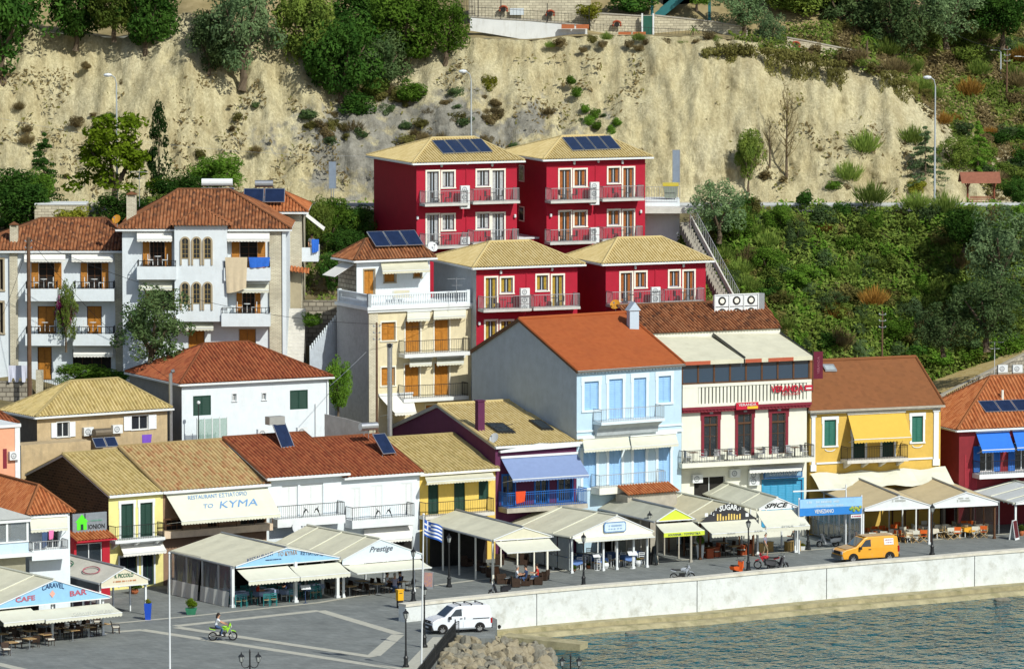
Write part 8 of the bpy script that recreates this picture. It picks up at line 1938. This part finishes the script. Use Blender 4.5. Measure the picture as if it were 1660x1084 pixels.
P=h1.w(h1.f(107,556,-1.6)[0],-1.6,h1.f(107,560)[1]); bg2=plant('bougainvillea climbing the middle of the leftmost white house','climber',P,'airy','mid',1.15,5.6,0); cr=bpy.data.objects.new('blossom',crownmesh('airy',1,'bou')); COL.objects.link(cr); cr.parent=bg2; cr.scale=(1.0,.8,1.5); cr.location=(-.2,-.3,1.3)
# --- overgrown slope right of the hotels ---
for a in [('large pale olive bush right of the white concrete terrace',1165,385,110,105,'airy','olive',0,467),('tall grey-green olive at the right frame edge',1620,470,150,150,'airy','olive',1,463),('dark tree beside the tall right olive',1562,402,92,72,'round','dark',0,468),('lower olive at the right frame edge',1600,560,150,130,'airy','oliveD',0,457),('shaded olive behind the stone building',1530,570,110,90,'airy','oliveD',1,457),
 ('dark shrub crowning the right end of the road',1650,330,60,50,'round','dark',1,475),('round orange broom in the middle of the overgrown slope',1417,500,58,52,'broom','orange',0,460),('feathery green broom on the roadside edge, left one',1412,338,70,62,'broom','broom',0,471.5),('feathery green broom on the roadside edge, right one',1485,342,60,46,'broom','broom',1,471.5),('bushy dark shrub on the roadside edge',1305,335,40,44,'bush','dark',0,471.5),('brown-green shrub on the roadside edge',1222,345,40,42,'bush','vine',1,471.5)]:
    lab,cx,yb,w_,h_,k,m,v,D=a; T(lab,'tree' if k in('airy','round') else 'shrub',cx,yb,w_,h_,k,m,var=v,D=D)
scatter([(1120,400),(1200,345),(1660,345),(1690,600),(1480,600),(1280,570),(1185,500)],175,[('bush','mid',5),('bush','bright',3),('bush','dark',2),('bush','vine',4),('broom','broom',8),('broom','dry',2),('broom','orange',1),('round','bright',2),('airy','oliveD',3),('bush','oliveD',3),('airy','olive',1)],(.8,1.7),'on the overgrown slope below the road','overgrown slope',seed=21,mind=15,D0=440)
scatter([(500,340),(600,340),(600,372),(500,360)],9,[('bush','broom',2),('bush','dry',3)],(.4,.7),'on the roadside bank left of the hotels','roadside bank',seed=4,mind=12,D0=440)
scatter([(0,300),(70,350),(330,350),(330,400),(0,400)],14,[('bush','dark',2),('bush','mid',1)],(.9,1.5),'behind the white houses','shrubs behind the white houses',seed=9,mind=20,D0=458)
# ground cover sheets, too dense to count
def cover(name,lab,mats,region,n,ls,zf,D0,seed,lift=.35,thr=None):
    R_.seed(seed); mb=MB(); k=0; g=0; xs=[p[0] for p in region]; ys=[p[1] for p in region]
    while k<n and g<n*4:
        g+=1; x=R_.uniform(min(xs),max(xs)); y=R_.uniform(min(ys),max(ys))
        if not inpoly(x,y,region): continue
        P=hit(x,y,zf,D0,545,.6); nv=fbm(P.x*.35,P.z*.35,4)
        if thr is not None and nv<thr: continue
        mb.cur=0; i0=len(mb.f); leaf(mb,P+Vector((0,-.3-R_.random()*lift,R_.random()*lift*(1+nv))),(Vector((0,-.6,.8))+rv(.8)).normalized(),ls*R_.uniform(.6,1.4)); mb.mi[i0]=min(len(mats)-1,max(0,int((nv+.5)*len(mats)))); k+=1
    o=mb.build(name,[LM[m] for m in mats]); tag(o,lab,'ground cover',kind='stuff')
cover('undergrowth','tangled green undergrowth covering the slope below the road',['vine','broom','mid','broom','bright','mid'],[(1090,380),(1190,335),(1700,335),(1700,640),(1200,620)],60000,.22,hillz,440,31,.6)
cover('dry_grass','dry grass and scrub on the upper slope right of the bluff',['dry','vine','broom','mid'],[(1180,60),(1320,40),(1700,20),(1700,335),(1600,320),(1540,230),(1470,150),(1380,105),(1200,80)],22000,.22,hillz,480,32,.4)
cover('bank_grass','rough grass along the road bank behind the houses',['dry','broom','mid'],[(0,330),(620,330),(620,520),(0,420)],9000,.22,hillz,440,33,.4)
cover('bluff_scrub','thin dry scrub growing over parts of the bluff',['dry','vine','dry'],[(0,110),(300,130),(560,100),(1100,90),(1560,240),(1600,318),(0,318)],4500,.22,bz,481,34,.3,thr=.1)
# planter greenery
for (o,r,h,pr_,ph),m in zip(pobj,('yel','pine','bright','bright','yel','yel','bright','dark','yel','mid')):
    cr=bpy.data.objects.new('foliage',crownmesh('bush',0,m)); COL.objects.link(cr); cr.parent=o; cr.scale=(pr_,pr_,ph*.6); cr.location.z=h-.1
# ================= crest walls, fence, stair =================
def wallseg(name,lab,cat,pts,top,bot,m,th=.4,cap=None,D=None,fence=None):
    """pts: photo (x,ytop,ybottom,D)"""
    t=thing(name,lab,cat,PD(pts[0][0],pts[0][2],pts[0][3])); o=t.location.copy(); mb=MB()
    A=[PD(x,yt,D_)-o for x,yt,yb,D_ in pts]; Bv=[PD(x,yb,D_)-o for x,yt,yb,D_ in pts]
    for i in range(len(pts)-1):
        mb.slab([Bv[i],Bv[i+1],A[i+1],A[i]],(0,th,0))
    mb.build('wall',m,t)
    if cap:
        mb=MB()
        for i in range(len(pts)-1): mb.slab([A[i]+Vector((0,-.06,.003)),A[i+1]+Vector((0,-.06,.003)),A[i+1]+Vector((0,th+.06,.003)),A[i]+Vector((0,th+.06,.003))],(0,0,.1))
        mb.build('coping',cap,t)
    return t,o,A,Bv
wallseg('retaining_wall','long white retaining wall along the crest of the bluff','wall',[(762,28,50,496),(800,31,56,496),(860,34,66,496),(905,38,66,496),(952,43,60,496)],0,0,mat('white_lime_wall',(.68,.70,.70),.85,.06,1,dirt=.4,dirtcol=(.35,.33,.27),streak=1),.5,conc)
sw,o,A,Bv=wallseg('stone_wall','tall pale stone block wall behind the crest fence','wall',[(760,-14,30,500),(958,-14,44,500)],0,0,stonel,.5)
lw_,o,A,Bv=wallseg('stone_wall','low pale stone wall stepping right from the tall one','wall',[(957,22,55,499),(1040,27,60,499),(1058,27,62,499),(1062,26,62,499),(1155,36,65,499),(1200,44,64,498),(1212,52,66,498)],0,0,stonel,.4,conc)
wallseg('stone_wall','low stone wall curving down behind the light green olive','wall',[(1276,62,80,497),(1320,70,88,497),(1360,78,93,497.5),(1398,85,94,498)],0,0,stonel,.35,conc)
t=thing('crest_fence','thin iron fence along the crest walls with taller posts','fence',PD(745,40,495.8)); o=t.location.copy(); mb=MB()
F_=[(745,24,497),(770,27,495.9),(860,33,495.9),(955,41,495.9),(962,50,497),(1040,55,497),(1155,62,497)]
for (x0,y0_,d0),(x1,y1_,d1) in zip(F_[:-1],F_[1:]):
    a=PD(x0,y0_,d0)-o; e=PD(x1,y1_,d1)-o; n=max(2,int((e-a).length/.28)); H_=.8 if x0<950 else .55
    mb.tube([a+Vector((0,0,H_)),e+Vector((0,0,H_))],.016,3); mb.tube([a+Vector((0,0,.1)),e+Vector((0,0,.1))],.012,3)
    for i in range(n): p=a.lerp(e,i/n); mb.tube([p,p+Vector((0,0,H_+.1))],.012,3,cap=False)
for x,y,h in ((741,24,1.9),(775,27,2.0),(812,30,1.6),(887,36,1.6),(955,41,1.5)): p=PD(x,y,495.9)-o; mb.tube([p,p+Vector((0,0,h))],.04,5)
mb.build('ironwork',iron,t)
t=thing('entrance_gate','dark iron gate left of the tall stone wall','gate',PD(735,28,499)); mb=MB()
for k in range(14): x=k*.14; mb.tube([(x,0,0),(x,0,1.7+.35*sin(pi*k/13))],.02,3)
mb.tube([(0,0,.3),(1.85,0,.3)],.03,4); mb.build('bars',iron,t)
for x,y,D,lab in ((816,16,499.6,'brick framed round niche left of the blank sign'),(892,23,499.6,'brick framed round niche right of the blank sign'),(1000,40,498.6,'brick framed round niche in the low stone wall'),(1290,74,496.6,'brick framed round niche in the curving low wall')):
    t=thing('wall_niche',lab,'wall niche',PD(x,y,D)); mb=MB(); P=[(.34*cos(a_),0,.3*sin(a_)) for a_ in [radians(-35+q*27) for q in range(10)]]; mb.tube(P,.1,5); mb.build('brick_ring',mat('niche_brick',(.32,.07,.03),.8,.2),t); mb=MB(); mb.tube([(0,.05,0),(0,-.02,0)],.22,10); mb.build('niche_hole',darkin,t)
t=thing('sign_board','small blank white sign on the tall stone wall','sign',PD(838,19,499.7)); mb=MB(); mb.box(-.6,.6,-.05,0,-.3,.28); mb.build('board',mat('pale_sign',(.60,.66,.70),.6,.04),t)
for x,y,D,n,lab in ((933,40,495.5,2,'terracotta window boxes on the white retaining wall'),(1025,52,496.8,2,'terracotta window boxes below the low stone wall')):
    t=thing('flower_box',lab,'flower box',PD(x,y,D))
    for k in range(n): mb=MB(); mb.box(-1.2+k*1.25,-.1+k*1.25,-.2,.1,-.35,0); mb.build('trough',MATS['terracotta'],t)
# turquoise steel stair
t=thing('steel_stair','turquoise steel stair with dark void under it at the top','stair',PD(1085,40,501)); o=t.location.copy(); tq=mat('turquoise_steel',(.03,.16,.17),.5,.1)
mb=MB(); a=PD(1062,38,501)-o; e=PD(1140,-25,501)-o; mb.slab([a,e,e+Vector((0,0,.9)),a+Vector((0,0,.9))],(0,.1,0)); mb.slab([a+Vector((0,1.4,0)),e+Vector((0,1.4,0)),e+Vector((0,1.4,.9)),a+Vector((0,1.4,.9))],(0,.1,0)); mb.build('stringer',tq,t)
mb=MB()
for k in range(14): p=a.lerp(e,k/13); mb.box(p.x,p.x+.4,p.y+.1,p.y+1.4,p.z+.3,p.z+.36)
mb.build('tread',tq,t)
for x in (1057,1150): mb=MB(); p=PD(x,60,500.6)-o; q=PD(x,-20,500.6)-o; mb.box(p.x-.12,p.x+.12,p.y-.12,p.y+.12,p.z,q.z); mb.build('post',tq,t); mb=MB(); p=PD(1075,45,503)-o; q=PD(1150,-15,503)-o; mb.box(p.x,q.x,p.y,p.y+.2,p.z,q.z); mb.build('dark_backing',mat('dark_teal_wall',(.015,.035,.04),.8),t)
t=thing('garden_gate','dark green gate in the low stone wall','gate',PD(1050,58,498.5)); mb=MB(); mb.box(-.4,.4,-.1,0,0,1.7); mb.build('leaf',mat('gate_green',(.02,.10,.07),.6),t); mb=MB(); mb.box(-.55,-.41,-.15,.1,0,1.9); mb.build('post',whitep,t); mb=MB(); mb.box(.41,.55,-.15,.1,0,1.9); mb.build('post',whitep,t)
# ================= road furniture =================
gr=thing('guard_rail','galvanised guard rail along the outer edge of the upper road','guard rail',(0,472.75,22.72)); mb=MB()
for k in range(60): x=-28+k*1.2; mb.box(x-.04,x+.04,-.05,.0,0,.7)
mb.build('post',steel,gr); mb=MB(); mb.box(-28,44,-.09,-.052,.42,.72); mb.box(-28,44,-.12,-.091,.5,.64); mb.build('beam',mat('galvanised',(.55,.57,.58),.5,.08),gr)
sp_=thing('street_light','','street light'); mb=MB(); mb.tube([(0,0,0),(0,0,4),(0,0,8.2)],.1,8,.055); mb.tube([(0,0,8.2),(-.12,-.1,8.6),(-.45,-.3,8.8)],.045,6,.035); mb.build('pole',mat('pole_grey',(.42,.46,.48),.5,.05),sp_); mb=MB(); mb.ball((-.68,-.42,8.78),.26,8,(1.4,.9,.5)); mb.build('lamp_head',mat('lamp_white',(.66,.70,.72),.4,.03),sp_)
for x,yb,yt,D,lab in ((190,330,116,474,'street light rising behind the pine and cypress'),(764,322,110,474,'street light behind the crimson hotels'),(1515,330,120,474.5,'street light left of the wooden shelter')):
    p=PD(x,yb,D); p.z=22.72; h=PD(x,yt,D).z-22.72; place(sp_,p,0,lab,(1,1,h/9.0),group='street lights of the upper road')
for x,yb,yt,D,lab in ((1622,135,80,509,'street light on the slope near the right frame edge'),(1576,120,70,512,'farthest street light on the upper right slope'),(1662,150,90,505,'street light cut by the right frame edge')):
    place(sp_,PD(x,yb,D),0,lab,(1,1,px(PD(x,yb,D),yb-yt)/9.0),group='street lights of the upper right slope')
# roadside vertical signs
for x,yt,yb,D,lab in ((539,262,326,476,'tall narrow grey road sign left of the crimson hotels'),(1096,243,320,471.8,'tall narrow blue road sign behind the wheeled bin')):
    p=PD(x,yb,D); h=px(p,yb-yt); t=thing('road_sign',lab,'sign',p,radians(5)); mb=MB(); mb.box(-.27,.27,-.04,.04,h*.32,h); mb.build('panel',mat('blue_grey_sign',(.22,.27,.34),.5,.1),t); mb=MB(); mb.box(-.31,-.271,-.05,.05,h*.3,h+.03); mb.box(.271,.31,-.05,.05,h*.3,h+.03); mb.tube([(-.1,0,-.3),(-.1,0,h*.34)],.035,5); mb.tube([(.1,0,-.3),(.1,0,h*.34)],.035,5); mb.build('frame',greym,t)
# shelter with bench
t=thing('bench_shelter','small wooden shelter with a brown pitched roof beside the upper road','shelter',PD(1590,330,477),radians(4)); t.location.z=22.85; wr_=mat('red_brown_wood',(.24,.07,.035),.6,.15)
mb=MB()
for x in (-1.1,1.1):
    mb.tube([(x,0,0),(x,0,2.1)],.09,6); mb.tube([(x,0,1.5),(x-.35,-.6,2.0)],.05,4); mb.tube([(x,0,1.5),(x+.35,.6,2.0)],.05,4)
mb.build('post',wr_,t); mb=MB(); mb.slab([(-1.75,-.95,1.95),(1.55,-.95,1.95),(1.55,.1,2.75),(-1.75,.1,2.75)],(0,.04,.07)); mb.slab([(1.55,1.1,1.95),(-1.75,1.1,1.95),(-1.75,.15,2.75),(1.55,.15,2.75)],(0,.04,.07)); mb.build('roof',mat('shelter_roof',(.26,.10,.06),.75,.15,4),t)
t=thing('road_bench','red-brown slatted bench under the wooden shelter','bench',PD(1592,331,476.3),radians(4)); t.location.z=22.85; mb=MB()
for k in range(3): mb.box(-1.0,1.0,-.2+k*.14,-.1+k*.14,.42,.46); mb.box(-1.0,1.0,.25,.28,.55+k*.12,.63+k*.12)
mb.build('slats',wr_,t); mb=MB()
for x in (-.9,.85): mb.box(x,x+.06,-.2,.28,0,.415)
mb.build('leg',iron,t)
# white concrete terrace and ramp stair right of the hotels
t=thing('terrace_building','white concrete terrace building between the upper crimson hotel and the olive bush','building',PD(1040,400,468.6)); o=t.location.copy()
mb=MB(); a=PD(1040,324,469)-o; e=PD(1102,324,469)-o; mb.box(a.x,e.x,.4,3.6,-3,a.z); mb.build('wall',white,t)
mb=MB(); a=PD(1044,336,467)-o; e=PD(1124,346,467)-o; mb.box(a.x,e.x,-1.6,.38,e.z,a.z-.05); mb.build('beam',slabm,t)
mb=MB(); p=PD(1119,347,466.9)-o; q=PD(1119,400,466.9)-o; mb.tube([p,(p.x,p.y,q.z-2)],.06,6); mb.build('post',steel,t)
mb=MB(); a=PD(1040,323,468.7)-o; e=PD(1102,323,468.7)-o; rail(mb,[(a.x,a.y),(e.x,e.y)],a.z,1.0,.2,.015,.025); mb.build('railing',railg,t)
t=thing('wheeled_bin','grey wheeled refuse bin with a yellow lid on the white terrace','bin',PD(1087,322,469.6)); t.location.z=o.z+(PD(1040,324,469)-o).z; mb=MB(); mb.add([(-.45,-.35,.1),(.45,-.35,.1),(.45,.35,.1),(-.45,.35,.1),(-.6,-.45,1.1),(.6,-.45,1.1),(.6,.45,1.1),(-.6,.45,1.1)],[(3,2,1,0),(4,5,6,7),(0,1,5,4),(1,2,6,5),(2,3,7,6),(3,0,4,7)]); mb.build('body',mat('bin_grey',(.25,.29,.24),.6,.1),t); mb=MB(); mb.slab([(-.64,-.48,1.1),(.64,-.48,1.1),(.64,.48,1.22),(-.64,.48,1.22)],(0,0,.1)); mb.build('lid',mat('bin_yellow',(.60,.48,.05),.5,.08),t); mb=MB(); mb.tube([(-.35,-.3,.07),(-.28,-.3,.07)],.08,8); mb.tube([(.28,-.3,.07),(.35,-.3,.07)],.08,8); mb.build('wheels',blk,t)
t=thing('ramp_stair','long pale stairway with a railing descending right of the crimson hotels','stairway',PD(1105,355,468)); o=t.location.copy(); mb=MB(); N=26; P0,P1=PD(1103,352,468)-o,PD(1182,500,455)-o; wd_=.3
for k in range(N):
    p=P0.lerp(P1,k/N); q=P0.lerp(P1,(k+1)/N); mb.box(p.x+.0,p.x+.74,q.y,p.y,q.z-1.2,q.z-.15)
mb.build('steps',conc,t)
mb=MB(); mb.slab([P0+Vector((.75,0,-.4)),P1+Vector((.75,0,-.4)),P1+Vector((.75,0,.25)),P0+Vector((.75,0,.25))],(.12,0,0)); mb.build('parapet',slabm,t)
mb=MB()
for k in range(30): p=P0.lerp(P1,k/29)+Vector((.8,0,.45)); mb.tube([p,p+Vector((0,0,.9))],.018,3)
mb.tube([P0+Vector((.8,0,1.35)),P1+Vector((.8,0,1.35))],.03,4); mb.build('railing',railg,t)
# stairs and walls in the alley
t=thing('alley_stair','white stair with a stepped parapet in the alley left of the cream house','stairway',PD(520,560,447.5)); o=t.location.copy(); mb=MB(); P0,P1=PD(502,566,447)-o,PD(552,505,449)-o; N=15
for k in range(N): p=P0.lerp(P1,k/N); q=P0.lerp(P1,(k+1)/N); mb.box(p.x,q.x+.03,p.y,p.y+1.2,-6,q.z-.25); mb.box(p.x,q.x-.05,p.y-.12,p.y-.003,-.8+p.z,q.z+.12)
mb.build('steps',white,t); mb=MB(); mb.slab([P0+Vector((0,-.2,-3)),P1+Vector((0,-.2,-6)),P1+Vector((0,-.2,-.1)),P0+Vector((0,-.2,-.1))],(0,.07,0)); mb.build('side_wall',mat('bluish_plaster',(.45,.50,.56),.85,.08,dirt=.3),t)
t=thing('alley_steps','pale worn steps between the brick house and the alley','stairway',PD(475,600,449)); o=t.location.copy(); mb=MB(); P0,P1=PD(476,600,446)-o,PD(476,500,452)-o; N=18
for k in range(N): p=P0.lerp(P1,k/N); q=P0.lerp(P1,(k+1)/N); mb.box(-.75,.9,p.y,q.y+.2,-6,q.z)
mb.build('steps',slabm,t)
t=thing('terrace_wall','rough stone terrace wall at the top of the alley','wall',PD(520,520,455)); o=t.location.copy(); mb=MB(); a,e=PD(492,487,456)-o,PD(565,530,456)-o; mb.box(a.x,e.x,a.y,a.y+.5,e.z-3,a.z); mb.build('wall',rubble,t)
t=thing('yard_wall','grey yard wall between the plain white house and the purple house','wall',PD(525,690,431)); o=t.location.copy(); A=[PD(x,y,D)-o for x,y,D in ((526,671,433),(560,678,432),(596,688,431))]; mb=MB()
for i in range(2): mb.slab([A[i]+Vector((0,0,-5)),A[i+1]+Vector((0,0,-5)),A[i+1],A[i]],(0,.25,0))
mb.build('wall',greyp,t)
t=thing('garden_wall','pale stone garden wall with an iron gate below the leftmost white house','wall',PD(10,650,445)); o=t.location.copy(); mb=MB(); a,e=PD(-30,618,445)-o,PD(52,650,445)-o; mb.box(a.x,e.x,0,.4,-4,a.z); mb.build('wall',rubble,t); mb=MB(); a,e=PD(58,600,445)-o,PD(70,640,445)-o; mb.box(a.x,e.x,-.05,.5,-4,a.z); mb.build('pillar',stonew,t); mb=MB(); q=PD(78,632,445)-o; rail(mb,[(q.x-.3,.2),(q.x+1.0,.2)],q.z-.2,1.0,.14,.018,.025); mb.build('gate',iron,t)
t=thing('laundry_rack','white sheets hung over the garden wall at the left edge','laundry',PD(22,592,444.8)); mb=MB(); N=14; mb.add([(x*1.5/N-.4,-.05+.05*sin(x*1.7)*k,-1.3*k*(1-.25*(x%5>2))) for k in (0,1) for x in range(N+1)],[(i,i+1,N+2+i,N+1+i) for i in range(N)]); mb.build('sheet',mat('lavender_sheet',(.62,.64,.76),.8,.04),t)
wallseg('stone_hut','pale stone hut wall with a white beam behind the leftmost tiled roof','building',[(56,332,375,461),(140,332,375,461)],0,0,stonel,2.5,whitep)
t=thing('glass_screen','green edged glass balustrade screen beside the plain white house','screen',w.w(.4,-1.6,0),w.a); zz=w.f(325,690,-1.6)[1]; mb=MB()
for k in range(5): mb.box(.1+k*.62,.16+k*.62,-.03,.03,zz-2,zz+.6)
mb.build('post',whitep,t); mb=MB(); mb.box(.16,2.58,-.01,.01,zz-1,zz+.5); mb.build('pane',mat('green_glass',(.30,.45,.38),.15,.05,alpha=.5),t)
t=thing('garden_lamp','slim black lamp post in front of the plain white house','street lamp',w.w(w.f(322,700,-1.9)[0],-1.9,0)); zz=w.f(322,655,-1.9)[1]; mb=MB(); mb.tube([(0,0,0),(0,0,zz)],.04,6); mb.build('pole',iron,t); mb=MB(); mb.lathe([(.05,0),(.13,.06),(.13,.2),(.04,.26)],8,(0,0,zz)); mb.build('lamp_head',whitep,t)
# ================= utility poles and wires =================
def upole(lab,x,yt,yb,D,r=.14):
    p=PD(x,yb,D); h=px(p,yb-yt); t=thing('utility_pole',lab,'utility pole',p+Vector((0,0,-2))); mb=MB(); mb.tube([(0,0,0),(0,0,h+2)],r,8,r*.7); mb.build('pole',pole_m,t)
    for k in (.3,.8,1.3):
        mb=MB(); mb.tube([(-.25,-.05,h+2-k),(.25,-.05,h+2-k)],.03,4); 
        for s_ in (-1,1): mb.lathe([(.05,0),(.06,.06),(.03,.12)],6,(s_*.24,-.05,h+2-k))
        mb.build('crossarm',greym,t)
    return PD(x,yt+4,D)
q1=upole('thick brown utility pole in front of the leftmost white house',48,383,640,443.5,.2); q2=upole('brown utility pole against the cream house',611,521,686,440,.11); q3=upole('utility pole in the overgrown slope above the yellow house',1430,503,586,456,.09); q4=upole('utility pole on the upper right slope',1632,75,150,505,.1)
def wire(lab,A,Bv,sag,r=.018,m=None):
    t=MB(); A,Bv=Vector(A),Vector(Bv); t.tube([A.lerp(Bv,k/16)-Vector((0,0,sag*4*(k/16)*(1-k/16))) for k in range(17)],r,3,cap=False); o=t.build('overhead_wire',m or blk); tag(o,lab,'wire')
wire('overhead wire from the thick brown pole across the olive tree to the cream house pole',q1,q2,1.5); wire('overhead wire from the thick brown pole down to the plain white house',q1,w.w(.2,.5,w.h-.3),1.0); wire('overhead wire from the cream house pole to the cream house corner',q2,c.w(5.5,-.2,c.h-1.2),.3); wire('stay wire from the cream house down to the plain white house',PD(594,570,441),PD(535,625,434),.05,.02,steel)
wire('thin wire crossing the lower face of the bluff',PD(0,192,478),PD(760,250,478),1.2,.012,steel); wire('wire across the olive grove to the upper right pole',PD(1530,45,500),q4,.4,.014); wire('long wire leaving the upper right pole to the frame edge',q4,PD(1700,110,498),.3,.014); wire('wire from the left frame edge to the thick brown pole',PD(-20,560,440),q1,.6)
# ================= rocks below the railing =================
rockm=[mat('boulder_pale',(.34,.30,.21),.95,.25,2,bump=.6,bs=5,col2=(.24,.20,.13)),mat('boulder_grey',(.26,.25,.20),.95,.25,2,bump=.6,bs=5,col2=(.18,.16,.12))]
def rock(seed):
    bm=bmesh.new(); bmesh.ops.create_icosphere(bm,subdivisions=3,radius=1)
    for v in bm.verts:
        p=v.co.copy(); d=noise.fractal(p*1.1+Vector((seed*7.3,0,0)),1,2,4); c_=noise.cell(p*1.4+Vector((seed*3.1,0,0))); v.co=p*(1+.28*d+.16*c_)
        for ax,s_ in ((0,.8),(1,.75),(2,.6)):
            if abs(v.co[ax])>s_: v.co[ax]=s_*(1 if v.co[ax]>0 else -1)+(v.co[ax]-s_*(1 if v.co[ax]>0 else -1))*.25
    me=bpy.data.meshes.new('boulder'); bm.to_mesh(me); bm.free(); return me
RM=[rock(k) for k in range(6)]
for k,me in enumerate(RM): me.materials.append(rockm[k%2])
rr=random.Random(4); k=0
poly=[(750,1034),(806,1030),(862,1048),(897,1062),(900,1110),(690,1135),(712,1082),(733,1052)]
g=0; done=[]
while k<170 and g<5000:
    g+=1; x=rr.uniform(690,905); y=rr.uniform(1026,1130)
    if not inpoly(x,y,poly) or any((x-a)**2+((y-b_)*1.3)**2<6.3**2 for a,b_ in done): continue
    done.append((x,y)); f_=(x-740)/160; z=-.2-1.3*max(0,min(1,f_))**1.3; P=G(x,y,z); o=bpy.data.objects.new('boulder',RM[k%6]); COL.objects.link(o); s=rr.uniform(.28,.72); o.location=P; o.scale=(s,s*rr.uniform(.8,1.2),s*.8); o.rotation_euler=(rr.uniform(0,6),rr.uniform(0,6),rr.uniform(0,6)); tag(o,'rough limestone boulder in the heap between the quay railing and the water','boulder','boulders of the quay riprap'); k+=1
mb=MB(); E0=[G(735,1050,0),G(752,1034,0),G(806,1030,0)]
P=[G(700,1140,-1.2),G(722,1060,-.6),G(752,1036,-.4),G(812,1030,-.6),G(870,1050,-1.3),G(905,1064,-1.7),G(905,1130,-1.9)]
mb.poly([at(p,p.z-.1) for p in P]); mb.poly([G(800,1150,-3),P[0],P[6]]); tag(mb.build('rubble_bed',MATS['algae_concrete']),kind='structure')
t=thing('concrete_jetty','low stained concrete jetty running out beyond the boulders','jetty'); a,e=G(812,1030,-1.0),G(940,1044,-1.3); d=(e-a).normalized(); nrm=Vector((-d.y,d.x,0)); mb=MB(); mb.slab([a,e,e+nrm*1.6,a+nrm*1.6],(0,0,-1.4)); mb.build('slab',led_m,t)
for x,y,s,lab in ((1625,972,.5,'seaweed covered rock breaking the water at the right'),(1025,1026,.4,'green weedy rock just under the surface near the ledge'),(1360,962,.35,'small weedy rock at the foot of the ledge')):
    o=bpy.data.objects.new('sea_rock',RM[1]); COL.objects.link(o); o.location=G(x,y,-1.75); o.scale=(s*1.5,s,s*.45); tag(o,lab,'rock')
for o in bpy.data.objects:
    if '_used' in o: del o['_used']
